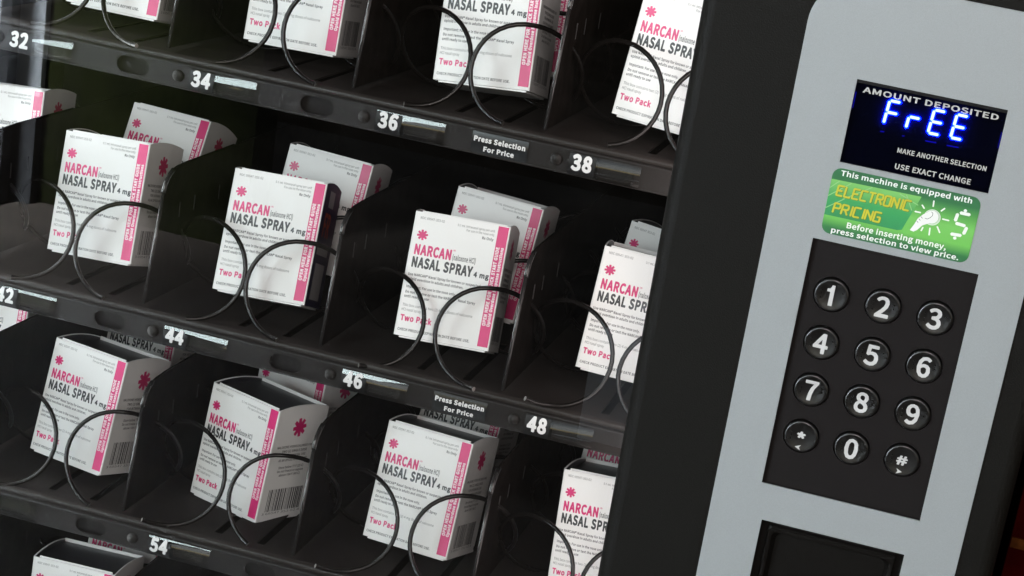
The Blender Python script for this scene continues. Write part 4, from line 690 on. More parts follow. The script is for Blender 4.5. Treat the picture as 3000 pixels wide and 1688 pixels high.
32	0	303	168,435 228,415 238,410 287,334 293,319 308,199 291,74 245,-1 238,-9 228,-14 163,-37 148,-39 73,-14 63,-8 58,-1 13,74 -5,204 12,324 60,404 73,415 143,438 153,439;161,329 153,333 135,324 117,289 107,199 117,114 134,79 138,74 153,69 168,76 187,114 196,199 186,289 169,324
32	1	303	189,432 199,429 209,423 217,411 219,401 219,76 224,73 274,72 289,64 299,46 298,-9 289,-24 279,-30 269,-32 39,-31 26,-24 17,-9 16,41 20,56 29,66 39,72 99,73 106,76 106,306 59,309 44,316 37,326 34,336 35,381 41,391 54,401 139,431
32	2	303	153,437 218,419 263,376 273,361 288,291 266,196 208,108 179,76 278,75 293,70 303,59 308,46 307,-9 298,-24 288,-30 278,-32 23,-32 13,-30 2,-24 -7,-9 -8,31 -5,41 1,51 103,151 157,226 174,291 170,311 158,326 133,334 113,330 98,321 63,290 48,288 38,291 28,297 -5,331 -9,341 -9,356 -2,371 33,404 78,428 88,432 138,439
32	3	303	167,435 217,423 265,384 272,374 290,314 291,304 278,249 252,214 290,169 304,104 285,34 277,23 222,-22 142,-39 82,-30 32,-7 -8,27 -15,39 -16,49 -11,64 16,99 27,109 37,112 47,111 57,107 86,84 112,71 142,67 167,73 181,84 189,109 183,129 178,134 157,149 82,161 69,174 65,189 65,229 72,247 87,258 152,269 170,284 175,304 171,319 157,330 137,334 122,332 98,319 71,299 57,296 47,297 35,304 7,339 1,349 -1,359 2,374 12,386 47,412 87,431 142,439
32	4	303	237,432 247,428 256,421 262,411 264,401 264,186 267,182 297,180 312,168 318,151 318,106 312,92 302,83 292,79 265,76 264,-4 261,-14 254,-24 237,-32 182,-32 164,-24 155,-9 152,78 12,78 -3,81 -13,89 -20,101 -21,146 -15,161 153,421 162,428 172,432;154,221 152,226 126,186 127,183 152,183
32	5	303	266,430 279,419 286,404 286,354 283,344 277,334 266,328 256,325 136,325 133,319 130,289 131,286 156,290 226,274 236,267 284,219 288,209 306,129 282,39 221,-20 151,-38 141,-39 81,-30 31,-8 -9,24 -15,34 -17,44 -16,54 -11,64 21,104 36,111 51,109 83,84 106,72 136,67 163,74 181,92 190,129 182,164 166,180 141,187 126,186 111,181 86,167 71,164 61,167 31,185 18,199 15,214 28,399 31,414 41,426 56,432 251,432
32	6	303	212,435 227,432 262,415 294,389 301,379 304,369 303,359 299,349 267,314 257,307 247,304 237,305 227,309 207,325 192,332 182,333 152,324 126,289 122,274 172,280 237,264 247,259 290,214 296,204 311,119 291,39 247,-11 232,-21 162,-39 77,-11 22,62 17,74 -1,194 23,329 82,408 97,417 172,438;172,174 157,178 143,174 126,164 114,149 124,99 141,74 162,66 177,70 192,88 199,124 192,158 182,171
32	7	303	278,432 295,426 307,411 309,401 308,361 236,241 203,131 192,-4 189,-14 178,-26 163,-32 98,-31 83,-20 76,-4 91,141 128,261 163,321 158,325 28,325 13,328 3,336 -5,351 -5,401 -3,411 8,426 23,432
32	8	303	171,435 229,419 279,369 296,299 285,249 261,209 261,204 271,194 298,154 310,94 293,34 281,18 231,-22 151,-39 76,-23 66,-17 21,20 11,34 -7,99 7,159 36,203 47,214 22,254 12,299 13,314 31,374 76,417 86,423 151,438;158,334 151,336 136,332 126,320 123,304 131,282 151,266 171,256 176,261 185,279 188,299 183,319 171,331;135,154 131,156 121,150 106,127 102,104 108,84 126,69 151,63 180,69 192,79 196,94 189,119 161,143
32	9	303	155,435 225,413 234,404 283,339 287,329 305,214 284,84 279,69 218,-11 210,-15 140,-37 125,-39 80,-33 40,-14 5,16 0,29 2,44 7,54 35,87 50,96 60,97 70,95 95,76 110,69 125,67 150,76 155,79 179,114 180,128 130,120 65,136 55,142 9,194 -8,279 11,359 59,414 70,421 130,438 140,439;155,329 140,334 124,329 110,309 104,279 110,243 121,229 145,222 160,226 175,235 190,249 191,254 182,299 164,324
32	.	152	81,101 111,91 131,72 138,59 144,29 137,-1 126,-15 106,-32 76,-39 44,-31 21,-11 14,4 8,34 16,65 36,88 51,95 71,101
32	,	152	90,99 120,87 146,52 153,7 143,-43 136,-58 105,-100 55,-133 45,-136 35,-135 25,-132 15,-123 -3,-78 -1,-63 5,-53 39,-28 40,-23 23,-8 17,2 10,27 10,42 20,72 40,90 50,96 75,101
32	:	152	81,321 111,311 131,292 138,279 144,249 137,219 126,205 106,188 76,181 44,189 21,209 14,224 8,254 16,285 36,308 51,315 71,321;81,101 111,91 131,72 138,59 144,29 137,-1 126,-15 106,-32 76,-39 44,-31 21,-11 14,4 8,34 16,65 36,88 51,95 71,101
32	(	184	141,476 181,457 190,444 193,434 190,419 151,334 131,254 124,169 131,84 151,4 190,-81 193,-96 190,-106 181,-118 141,-137 131,-139 116,-136 104,-126 58,-36 28,64 18,169 29,279 58,374 106,468 121,477 131,478
32	)	184	64,476 80,464 128,369 157,274 166,169 157,64 126,-36 80,-126 69,-135 54,-139 40,-136 4,-119 -4,-111 -9,-96 -6,-81 33,4 53,84 61,169 53,254 33,334 -6,419 -9,434 -4,449 7,459 44,477 54,478
32	-	189	176,202 191,190 196,180 197,170 196,125 187,110 176,104 166,102 21,102 6,108 -4,120 -7,135 -6,180 1,194 11,201 26,204 166,204
32	#	303	258,427 273,418 282,401 273,316 293,315 303,310 312,301 317,286 317,246 311,231 303,224 293,219 261,216 257,196 258,191 278,191 288,187 296,181 302,171 305,161 305,126 302,111 295,101 283,95 245,91 232,-9 227,-19 215,-29 203,-32 163,-31 153,-28 143,-19 138,-9 137,1 146,86 146,91 143,93 131,91 119,-4 113,-19 103,-27 93,-31 53,-32 41,-29 29,-19 23,-4 34,91 8,96 -4,106 -10,121 -10,161 -5,176 8,188 18,191 44,191 49,216 20,221 12,226 5,236 2,251 2,286 5,296 11,306 23,314 59,316 62,321 74,406 79,416 88,424 103,428 138,428 148,426 161,416 166,406 168,396 158,316 173,316 185,401 192,416 203,425 213,428;162,216 146,216 143,191 159,191
32	*	255	151,465 163,458 171,448 176,410 206,416 216,415 231,408 241,393 251,358 248,343 236,329 211,318 207,313 225,283 226,273 224,263 213,248 186,230 176,226 161,226 151,231 126,258 101,230 91,226 76,226 66,230 41,248 32,258 28,268 29,283 46,313 42,318 21,327 11,334 4,348 4,363 16,398 26,410 36,415 46,416 76,409 81,443 87,453 96,462 111,466
32	®	258	130,467 200,449 250,401 259,386 275,316 258,241 250,229 200,181 130,163 55,182 10,226 0,241 -18,316 1,391 47,441 60,450
32	&	371	186,435 223,424 256,393 265,379 275,334 274,319 256,266 218,219 198,204 207,189 239,154 246,148 251,153 266,184 282,229 289,239 296,244 311,248 361,248 376,241 386,229 388,209 370,154 335,84 381,59 390,49 394,39 393,24 378,-21 371,-30 361,-37 351,-39 341,-38 311,-28 256,-1 236,-15 196,-31 136,-39 61,-20 11,24 5,34 -11,94 -12,109 0,159 5,169 36,211 59,229 45,274 41,314 55,374 91,416 101,423 161,439;169,334 166,338 161,338 151,329 148,314 151,302 156,303 163,309 169,329;120,129 116,134 111,131 104,119 102,104 108,84 121,72 126,70 146,66 168,69 168,74
32	/	214	212,464 225,458 234,448 238,438 237,423 74,-107 65,-122 52,-129 -3,-129 -13,-124 -20,-117 -25,-107 -25,-92 140,443 147,456 162,464
32	%	503	392,436 401,429 407,419 410,409 409,399 339,264 342,263 392,277 447,261 462,251 497,205 501,194 513,119 501,44 497,34 462,-13 447,-23 392,-39 332,-22 317,-11 281,39 267,132 186,-21 179,-31 167,-37 157,-39 122,-39 107,-35 97,-26 92,-16 91,-6 93,4 162,134 157,136 112,123 52,140 40,149 7,194 2,204 -11,279 4,364 41,414 52,422 112,439 172,421 183,414 221,364 237,275 321,429 332,437 342,439 382,439;118,339 112,342 107,341 97,324 92,284 97,239 105,224 112,220 119,224 127,239 132,279 127,324;399,174 392,179 387,179 376,164 369,119 376,74 386,59 392,58 397,62 406,79 412,119 407,159
32	$	303	183,486 194,479 203,464 204,424 208,420 223,414 253,396 279,374 289,359 290,349 288,339 282,329 253,297 238,289 228,288 218,291 193,311 173,320 158,322 143,319 133,312 130,304 162,259 238,217 247,209 295,114 298,99 286,39 280,29 243,-11 233,-17 208,-26 204,-31 204,-71 198,-86 188,-94 178,-98 133,-99 118,-94 107,-81 104,-71 103,-34 47,-11 13,14 2,29 0,39 1,49 30,94 38,102 48,106 58,107 68,104 103,80 123,71 148,67 173,73 180,79 183,89 148,144 68,190 18,279 15,294 28,349 32,359 68,401 104,419 104,459 107,469 113,479 123,485 133,488 173,488
32	'	152	110,452 120,447 127,440 133,430 134,420 132,360 122,255 113,240 100,233 50,233 35,244 28,260 18,365 18,430 25,443 40,452
32	+	303	177,370 192,363 199,354 203,344 203,254 207,252 287,252 302,245 312,234 315,224 315,179 307,162 292,152 204,149 203,59 197,45 187,36 177,32 127,31 110,39 101,54 99,149 17,151 2,157 -8,169 -11,179 -11,224 -3,242 12,251 97,252 100,254 100,344 107,359 117,367 127,371
32	"	259	220,451 235,439 241,420 240,360 230,260 227,250 220,241 210,234 195,232 160,233 146,240 137,255 130,314 122,255 117,245 110,239 95,232 60,232 50,233 38,240 31,250 28,260 18,360 17,425 25,443 35,450 45,453 105,453 115,450 130,440 140,449 150,452 210,453
32	 	122	
48	A	332	207,446 227,434 239,415 375,15 378,-5 374,-20 362,-35 342,-46 277,-48 257,-44 242,-34 232,-20 202,73 132,74 126,70 97,-20 82,-38 72,-44 57,-48 -3,-48 -18,-44 -31,-35 -42,-20 -46,-5 -45,10 95,420 107,437 127,447 192,448
48	B	359	195,445 255,437 265,433 324,395 338,375 357,315 359,300 350,250 336,225 337,220 366,185 382,120 381,105 360,36 355,25 345,15 290,-25 275,-33 185,-48 55,-48 40,-46 28,-40 17,-30 11,-20 7,-5 7,400 10,415 23,435 35,444 45,447 175,448;178,310 153,310 153,280 155,278 200,284 210,290 210,300 205,306;191,140 170,143 155,143 153,140 153,90 155,88 170,88 215,95 230,105 234,120 229,130 215,137
48	C	348	222,453 267,446 317,422 351,393 360,383 366,368 366,348 357,329 327,293 317,285 302,278 287,277 272,281 242,304 227,311 217,313 212,314 177,303 169,298 145,268 132,203 145,133 172,98 212,86 227,89 247,98 272,120 282,126 297,130 317,127 332,118 368,78 375,63 377,48 374,33 365,18 317,-23 267,-46 202,-55 92,-24 78,-12 17,58 8,78 -16,203 8,318 12,333 82,414 92,423 107,429 197,454
48	D	375	170,446 280,419 295,407 355,345 365,331 391,200 368,80 357,60 295,-7 275,-21 160,-48 45,-47 30,-41 20,-33 11,-20 7,-5 8,410 12,420 20,433 30,441 45,447 155,448;170,305 155,308 153,305 153,95 155,92 200,102 230,135 242,200 230,266 205,295
48	E	321	300,445 311,440 322,430 328,420 333,405 333,350 328,335 320,325 305,314 290,309 155,309 153,305 153,285 155,280 260,280 275,276 286,270 299,255 304,240 305,185 301,170 295,160 286,150 265,142 155,141 153,135 153,95 155,91 160,91 295,91 315,84 330,70 338,50 339,-5 332,-25 315,-41 295,-48 55,-48 40,-46 30,-41 14,-25 9,-15 7,0 7,400 10,415 14,425 30,441 50,448 285,448
48	F	301	300,445 311,440 322,430 328,420 333,405 332,345 325,331 316,320 305,314 290,309 160,309 155,309 153,305 153,275 155,270 265,269 280,264 292,255 302,240 306,225 306,175 299,155 285,141 265,133 155,132 153,125 153,-5 149,-20 143,-30 130,-41 110,-48 50,-48 30,-41 14,-25 9,-15 7,0 7,400 10,415 14,425 30,441 50,448 285,448
48	G	376	227,454 277,446 327,422 362,393 371,383 377,368 377,348 368,328 339,293 327,284 312,278 297,277 282,282 252,304 232,312 217,313 172,300 144,263 132,203 145,133 172,99 222,86 239,88 241,93 241,113 237,117 202,117 187,120 172,129 161,143 156,163 156,208 159,223 164,233 177,247 197,255 337,255 352,252 372,238 379,228 384,213 384,38 381,23 372,8 327,-27 272,-48 212,-55 197,-53 97,-25 86,-17 22,53 14,63 8,78 -16,203 8,318 14,333 84,413 96,423 107,428 207,454
48	H	397	355,446 369,440 380,430 386,420 391,405 391,0 389,-15 384,-25 370,-39 350,-47 285,-48 265,-40 251,-25 244,-5 244,135 242,140 155,141 153,135 153,-5 145,-26 130,-41 110,-48 50,-48 28,-40 14,-25 9,-15 7,0 7,400 10,415 15,427 30,441 50,448 110,448 130,441 146,425 153,405 153,285 155,280 240,280 244,285 244,405 251,425 265,440 280,447
48	I	160	120,445 131,440 142,430 148,420 153,405 153,-5 145,-26 135,-37 125,-43 105,-48 50,-48 35,-44 22,-35 11,-20 7,-5 7,405 12,420 18,430 29,440 40,446 55,448 105,448
48	K	353	345,446 363,435 374,420 379,400 375,382 369,370 266,245 266,240 393,20 397,10 398,-5 390,-26 375,-41 355,-48 290,-48 267,-40 253,-25 165,124 154,110 153,105 153,-5 149,-20 143,-30 130,-41 110,-48 50,-48 30,-41 14,-25 9,-15 7,0 7,400 10,415 14,425 30,441 50,448 110,448 130,441 145,426 152,410 153,340 155,333 237,430 250,442 270,448 330,448
48	L	296	120,445 131,440 142,430 148,420 153,405 153,95 155,91 160,91 285,91 300,86 315,75 322,65 327,50 327,-10 324,-20 315,-32 295,-45 280,-48 50,-48 35,-44 25,-38 15,-27 9,-15 7,0 8,410 12,420 20,433 40,446 55,448 105,448
48	M	443	400,446 415,439 425,430 433,415 436,400 436,0 434,-15 426,-30 410,-42 395,-47 330,-47 310,-37 297,-20 293,-5 293,35 290,44 279,15 265,0 245,-7 205,-8 185,-4 170,6 160,20 150,47 148,40 148,0 146,-15 138,-30 127,-40 105,-48 55,-48 40,-46 25,-38 11,-20 7,0 7,400 10,415 18,430 35,444 55,448 120,448 135,444 148,435 161,415 220,250 225,257 282,415 290,431 305,443 320,448
48	N	395	350,447 365,440 375,431 382,420 387,405 387,0 385,-15 380,-25 365,-40 345,-48 285,-48 270,-45 260,-39 247,-25 155,134 152,130 151,125 151,-5 147,-20 141,-30 125,-42 105,-48 50,-48 28,-40 14,-25 9,-15 7,0 7,400 10,415 14,425 30,441 50,448 110,448 125,444 135,438 147,425 240,265 243,270 243,405 250,425 265,440 280,447
48	O	405	212,454 302,429 317,422 327,413 387,343 398,323 421,198 399,83 394,68 327,-13 307,-27 202,-55 187,-53 97,-27 87,-22 76,-12 17,59 9,73 -16,203 11,333 78,413 87,422 102,429 192,454;215,308 202,313 167,300 144,268 132,203 144,133 171,98 202,88 237,101 261,133 272,198 261,268 237,300
48	P	345	190,445 265,434 329,390 340,378 346,365 367,285 365,270 346,200 340,187 330,176 270,130 260,126 180,112 154,110 153,-5 146,-25 135,-37 125,-43 110,-48 55,-48 40,-46 28,-40 17,-30 11,-20 7,-5 7,400 10,415 23,435 35,444 45,447 170,448;165,310 155,311 153,305 153,250 160,248 200,254 211,260 215,265 218,280 216,295 212,300 200,306
48	Q	405	222,451 307,427 320,420 387,343 397,325 420,210 420,190 399,80 339,-5 342,-7 372,-4 387,-7 407,-20 417,-35 429,-80 429,-100 424,-115 417,-123 397,-136 322,-148 247,-135 235,-130 177,-89 146,-45 82,-17 67,-7 11,70 4,85 -16,200 7,320 12,336 77,413 92,425 192,454 207,455;209,310 202,313 168,300 145,270 132,200 145,130 172,95 202,85 233,95 260,130 272,200 260,270 237,300
48	R	347	200,445 260,436 275,431 333,390 347,370 367,295 366,275 354,220 350,210 300,150 374,20 379,5 377,-15 364,-35 355,-41 340,-47 270,-48 250,-42 240,-34 233,-25 155,111 153,105 153,-5 149,-20 143,-30 130,-41 110,-48 55,-48 40,-46 28,-40 17,-30 11,-20 7,-5 7,400 10,415 23,435 35,444 45,447 180,448;173,310 154,310 153,260 155,258 205,264 213,270 219,285 215,301 205,306
48	S	325	181,454 231,446 276,427 320,393 331,378 336,358 331,338 297,293 281,282 266,278 246,281 211,304 191,311 171,314 156,312 148,308 147,303 157,293 241,255 286,231 295,223 326,188 336,173 350,103 332,38 326,23 317,13 271,-27 251,-38 166,-55 101,-47 41,-21 -9,19 -18,33 -22,53 -19,68 -10,83 25,123 46,134 61,135 76,130 112,103 141,89 166,86 191,90 199,98 199,108 191,116 106,155 56,183 16,228 -3,298 -1,313 16,373 22,383 31,394 86,437 161,454
48	T	327	322,446 342,435 351,425 357,410 358,350 350,330 337,318 322,311 242,309 237,305 237,0 233,-20 217,-39 197,-47 137,-48 120,-45 111,-40 100,-30 94,-20 90,-5 90,305 87,309 82,309 7,310 -7,315 -18,324 -26,335 -31,350 -31,400 -28,418 -23,427 -13,438 -3,444 12,448
48	U	393	358,445 370,438 380,428 387,413 389,398 389,163 368,53 362,38 303,-25 283,-37 208,-54 193,-55 113,-38 98,-32 34,33 25,53 5,163 5,398 7,413 11,423 19,433 28,441 38,446 53,448 103,448 118,446 133,438 146,423 152,403 153,163 162,108 178,91 198,87 218,92 233,108 244,168 244,398 248,418 253,428 263,438 283,447 343,448
48	V	314	326,446 341,439 355,425 361,410 361,390 231,-20 216,-38 196,-47 126,-48 106,-43 91,-31 82,-15 -45,385 -47,405 -42,420 -36,430 -25,440 -4,448 61,447 76,442 86,434 98,415 156,222 161,228 217,415 225,430 241,443 256,448
48	W	479	479,445 494,437 505,425 511,410 512,395 429,-10 419,-30 404,-42 384,-48 314,-48 299,-43 289,-36 280,-25 275,-15 239,126 205,-15 192,-35 177,-45 159,-48 94,-48 79,-44 69,-38 58,-25 52,-10 -33,390 -33,410 -23,430 -6,444 14,448 74,447 89,442 98,435 107,425 113,410 134,299 139,285 171,410 181,430 194,442 209,447 264,448 280,445 296,435 309,416 344,285 369,410 379,430 394,443 409,448 464,448
48	X	313	309,446 328,435 339,421 344,405 342,385 243,205 347,20 351,10 352,-5 344,-26 329,-41 309,-48 244,-48 224,-42 214,-34 207,-25 154,70 104,-25 89,-40 69,-48 9,-48 -6,-46 -18,-40 -29,-30 -37,-15 -39,0 -36,15 70,205 -27,380 -30,390 -31,405 -24,425 -11,439 9,447 74,448 94,443 105,435 114,425 154,349 159,345 202,425 217,440 239,448
48	Y	290	304,446 319,438 331,425 337,410 337,390 219,145 218,0 214,-20 199,-38 179,-47 119,-48 102,-45 93,-40 82,-30 73,-10 71,145 -45,380 -49,400 -46,418 -41,427 -31,438 -11,447 54,448 74,443 85,435 94,424 144,316 149,320 195,420 209,438 219,444 234,448 289,448
48	Z	329	312,447 333,435 346,415 349,400 347,355 339,340 180,95 182,92 187,91 307,91 322,87 332,81 345,65 350,50 351,-5 344,-25 327,-41 307,-48 27,-48 12,-46 2,-41 -13,-27 -20,-10 -21,35 -17,50 147,305 142,309 42,309 27,313 15,320 3,335 -2,350 -2,405 5,425 22,442 42,448
48	J	292	259,444 269,438 279,428 284,418 288,403 288,113 273,38 265,23 229,-22 209,-35 134,-55 119,-54 64,-44 14,-14 -20,28 -28,48 -28,63 -26,73 -20,83 -11,94 29,123 49,130 64,129 79,123 91,113 107,93 114,88 124,87 134,91 141,128 141,398 144,418 150,428 159,438 179,447 239,448
48	a	307	177,349 232,335 247,328 257,319 289,278 298,263 312,183 311,-12 307,-22 297,-34 287,-42 272,-47 217,-48 202,-43 192,-37 167,-47 117,-55 62,-44 42,-33 5,3 -2,18 -15,68 -15,88 9,153 21,168 45,183 25,203 2,243 -3,258 -1,278 3,288 12,300 57,327 107,345 157,352
48	b	337	115,479 135,466 144,453 147,443 148,348 150,346 185,352 200,351 270,331 290,319 340,251 357,158 356,143 337,53 326,33 270,-28 255,-35 185,-55 140,-50 115,-41 95,-48 39,-47 25,-41 14,-32 7,-22 2,-7 3,443 9,458 15,467 35,480 50,482 100,482;190,208 175,212 170,211 148,198 148,93 153,88 165,84 185,90 200,108 202,113 209,153 203,193 195,206
48	c	278	198,349 223,344 253,330 288,305 298,293 303,283 304,258 298,243 268,205 248,191 233,188 218,190 208,194 188,209 178,213 150,203 136,183 129,148 137,108 153,90 173,84 183,85 193,89 218,106 228,110 248,111 263,106 279,93 305,53 310,38 311,23 306,8 298,-2 258,-32 213,-50 163,-55 73,-31 61,-22 10,33 0,53 -19,138 -20,153 5,253 13,265 68,321 83,330 163,351
48	d	338	304,479 315,473 326,463 332,453 336,438 336,-2 331,-22 319,-37 299,-47 244,-48 229,-45 219,-39 194,-48 154,-55 139,-54 64,-32 49,-20 7,33 -3,53 -19,148 4,253 59,318 74,328 149,351 189,348 191,443 197,458 209,473 219,478 234,482 289,482;187,208 169,213 154,208 149,204 138,188 129,148 137,103 149,89 164,84 174,86 186,93 190,98 190,203
48	e	302	178,349 249,328 261,318 303,268 313,248 327,163 324,128 319,113 307,98 286,88 314,33 314,13 305,-7 293,-17 253,-38 218,-50 168,-55 88,-36 73,-30 13,31 5,43 1,53 -20,148 6,253 63,318 78,329 148,350 163,352
48	f	177	168,486 203,479 218,473 233,460 241,440 241,420 225,370 218,360 208,352 189,345 189,340 198,335 209,325 217,310 219,295 218,245 212,230 198,217 183,210 158,208 156,205 156,0 154,-15 149,-25 135,-40 118,-47 48,-47 33,-41 25,-35 17,-25 11,-10 10,205 -14,220 -27,240 -30,255 -29,305 -25,315 -17,327 -7,335 8,342 24,415 30,425 63,464 83,475 133,488 148,489
48	g	308	163,350 198,344 303,343 324,334 338,316 343,294 343,254 339,239 328,224 305,209 305,189 286,119 278,109 246,79 278,70 323,39 335,19 348,-36 345,-51 325,-106 318,-116 308,-125 248,-166 148,-184 68,-172 13,-137 3,-126 -1,-116 -18,-71 -20,-56 -12,-16 6,14 1,29 -3,64 5,99 14,119 -2,150 -9,199 11,274 22,289 63,328 73,334 143,352;158,214 148,217 142,214 139,209 136,199 140,184 148,178 158,182 162,189 163,199
48	h	331	110,481 125,475 135,466 147,445 149,345 200,352 266,335 285,321 315,280 323,265 335,190 335,-5 331,-20 325,-29 315,-39 305,-44 290,-48 225,-47 205,-36 193,-20 189,0 189,180 186,205 180,211 170,209 160,203 150,195 148,190 148,-5 144,-20 138,-30 125,-41 110,-47 45,-48 30,-44 20,-38 10,-27 4,-15 2,0 3,445 7,455 15,467 35,480 50,482
48	i	150	78,471 108,464 128,452 146,430 157,395 156,380 149,355 134,335 133,330 144,315 148,300 148,-5 144,-20 138,-29 128,-39 118,-44 103,-48 48,-48 32,-45 17,-35 6,-20 2,-5 2,300 6,315 17,330 17,335 2,355 -4,380 -5,395 5,430 27,455 43,465
48	j	150	91,468 116,460 141,438 149,423 156,398 156,383 150,358 142,343 132,333 142,318 148,298 147,-42 136,-104 101,-152 81,-165 26,-179 11,-179 -39,-170 -54,-162 -63,-152 -69,-142 -71,-132 -71,-117 -59,-72 -49,-54 -29,-41 1,-40 3,-37 3,298 6,313 18,333 5,348 -1,363 -6,393 -1,418 9,438 36,462 71,471
48	k	301	110,481 125,474 135,465 146,445 147,285 150,277 194,330 205,339 215,343 295,342 315,331 327,315 330,305 331,290 324,270 245,175 245,170 341,15 344,-5 340,-20 329,-35 314,-45 300,-48 240,-48 225,-45 215,-40 201,-25 150,58 147,50 147,0 145,-15 135,-31 120,-43 100,-48 40,-47 20,-38 12,-30 5,-18 2,0 3,445 7,455 15,467 35,480 50,482
48	l	155	115,479 127,473 138,463 144,453 148,438 148,78 160,66 168,53 179,8 180,-7 174,-27 166,-37 155,-45 140,-50 100,-55 60,-45 45,-38 18,-7 9,13 2,58 2,433 4,448 9,458 17,468 30,478 50,482 100,482
48	m	505	380,351 435,336 447,330 460,317 490,275 495,265 507,185 507,-5 503,-20 495,-31 480,-43 465,-48 405,-48 385,-42 375,-34 368,-25 363,-15 361,0 361,180 357,205 355,210 350,210 334,200 328,195 327,190 327,0 325,-15 320,-25 305,-40 285,-48 225,-48 210,-44 200,-38 189,-25 182,-5 182,175 178,205 175,210 170,210 155,201 149,195 148,190 148,0 146,-15 140,-26 125,-41 105,-48 45,-48 30,-44 17,-35 6,-20 2,0 2,295 6,315 15,329 30,340 45,344 95,344 110,340 120,334 145,344 190,352 245,342 280,320 320,343 360,351
48	n	333	205,351 260,337 275,330 290,315 318,275 323,265 335,190 335,0 331,-20 315,-39 305,-44 290,-48 225,-47 210,-40 196,-25 191,-15 189,0 189,180 186,205 180,211 170,209 160,203 150,195 148,190 148,0 146,-15 141,-25 127,-40 110,-47 50,-48 30,-44 20,-38 10,-27 2,-5 2,295 6,315 20,334 40,343 95,344 125,333 150,344 190,352
48	o	331	183,349 248,330 258,326 319,263 330,243 349,158 350,143 328,48 315,28 268,-22 255,-32 178,-53 163,-55 88,-36 73,-30 13,31 5,43 1,53 -20,148 5,253 13,265 64,318 83,331 153,351 168,352;176,208 163,211 147,203 136,188 129,148 135,108 148,91 163,85 183,92 196,108 203,148 195,188 183,205
48	p	338	200,351 270,331 285,323 332,265 340,251 357,150 336,50 328,35 280,-19 265,-31 190,-54 150,-52 148,-55 147,-135 140,-151 127,-165 105,-173 50,-173 35,-171 23,-165 12,-155 6,-145 2,-130 2,295 4,310 17,330 25,337 40,343 95,344 110,340 120,334 150,345 185,352;184,210 170,211 150,201 148,195 148,95 150,89 165,84 185,90 198,105 201,110 209,150 204,190 195,206
48	q	338	169,351 199,347 224,338 244,344 299,343 309,339 321,330 329,320 335,305 336,-130 332,-145 324,-156 314,-165 299,-172 234,-173 219,-169 209,-164 197,-150 191,-135 189,-51 144,-55 64,-32 49,-20 5,35 -2,50 -19,150 0,240 6,255 57,315 69,326 144,350;182,210 169,213 154,208 149,204 136,185 129,150 136,105 147,90 164,84 174,86 184,92 190,100 190,205
48	r	212	190,351 235,339 247,330 255,319 261,295 248,235 238,220 220,209 205,206 175,210 170,208 160,199 150,180 148,175 148,-5 144,-20 138,-30 125,-41 105,-48 45,-48 30,-44 20,-38 10,-27 2,-5 2,295 6,315 20,334 40,343 95,344 120,335 135,342 170,351
48	s	255	162,349 187,344 226,328 257,308 272,288 276,268 271,248 237,205 219,193 220,188 252,161 263,148 281,93 282,73 269,23 262,10 212,-36 197,-42 132,-55 77,-49 22,-27 -15,-2 -28,18 -31,38 -27,53 1,93 17,109 44,118 12,146 4,158 -13,208 -13,228 5,288 14,298 52,331 67,339 127,351
48	t	206	125,425 143,413 153,398 157,383 157,348 160,344 195,344 215,336 231,318 237,298 236,248 231,233 225,225 205,211 190,208 160,208 157,203 157,93 160,84 180,88 195,88 210,83 223,73 233,58 244,18 245,-7 235,-26 220,-38 205,-43 145,-55 85,-43 69,-37 57,-27 25,16 20,29 11,88 10,207 -7,213 -20,223 -30,238 -33,253 -33,298 -29,313 -23,323 -12,333 0,340 17,343 20,388 25,403 33,413 45,423 60,428 110,428
48	u	331	286,344 301,340 316,329 326,314 330,298 330,-2 327,-17 322,-27 306,-41 291,-47 236,-48 221,-44 206,-37 186,-46 136,-55 76,-41 61,-36 50,-27 16,18 8,38 -2,108 -2,298 4,318 11,329 21,337 31,342 46,344 106,343 121,337 135,323 141,313 144,298 144,118 148,88 156,86 172,93 182,103 184,108 184,298 190,318 202,333 221,343
48	v	284	292,341 307,333 318,320 324,305 324,285 213,-25 197,-41 177,-48 112,-48 92,-43 81,-35 70,-20 -38,280 -41,300 -34,320 -18,337 2,344 62,344 77,340 87,335 97,325 103,315 142,198 147,206 184,315 195,330 207,339 222,344 277,344
48	w	438	440,341 455,331 464,320 470,305 470,289 389,-15 376,-35 360,-45 345,-48 280,-48 260,-42 250,-35 239,-20 220,48 215,41 199,-20 188,-35 175,-43 155,-48 95,-48 79,-45 64,-35 51,-15 -32,285 -33,300 -31,310 -18,330 -5,340 10,344 70,344 90,337 100,328 109,315 130,237 150,311 155,321 165,333 175,339 190,344 255,343 271,335 285,320 310,236 329,310 335,323 345,334 355,340 370,344 425,344
48	x	272	273,341 288,331 298,318 304,300 303,285 297,270 223,150 307,20 311,10 312,-5 308,-20 302,-30 288,-41 273,-47 208,-48 193,-45 182,-40 171,-30 133,29 99,-30 88,-39 78,-45 63,-48 3,-48 -12,-44 -22,-38 -32,-27 -38,-15 -40,0 -37,15 48,155 -27,275 -31,285 -32,300 -28,315 -22,325 -7,338 8,343 68,344 83,342 97,335 108,325 138,277 166,325 183,339 203,344 258,344
48	y	284	287,343 302,337 317,322 324,307 324,287 211,-43 182,-101 139,-148 122,-159 57,-176 12,-169 -3,-164 -13,-157 -21,-148 -28,-128 -27,-113 -14,-63 -3,-48 12,-37 27,-34 52,-37 57,-35 64,-28 75,-3 -39,282 -41,302 -36,317 -23,334 -3,343 62,344 83,337 95,327 102,317 142,208 147,202 184,312 193,327 207,339 222,344
48	z	259	254,341 271,330 284,310 286,270 284,255 276,240 174,90 179,88 249,88 264,83 279,71 288,55 291,40 291,-5 284,-25 269,-40 259,-45 244,-48 19,-48 4,-46 -8,-40 -21,-27 -28,-10 -29,30 -25,45 82,205 79,208 24,209 9,216 -5,230 -12,250 -12,295 -10,310 -2,325 14,339 34,344 239,344
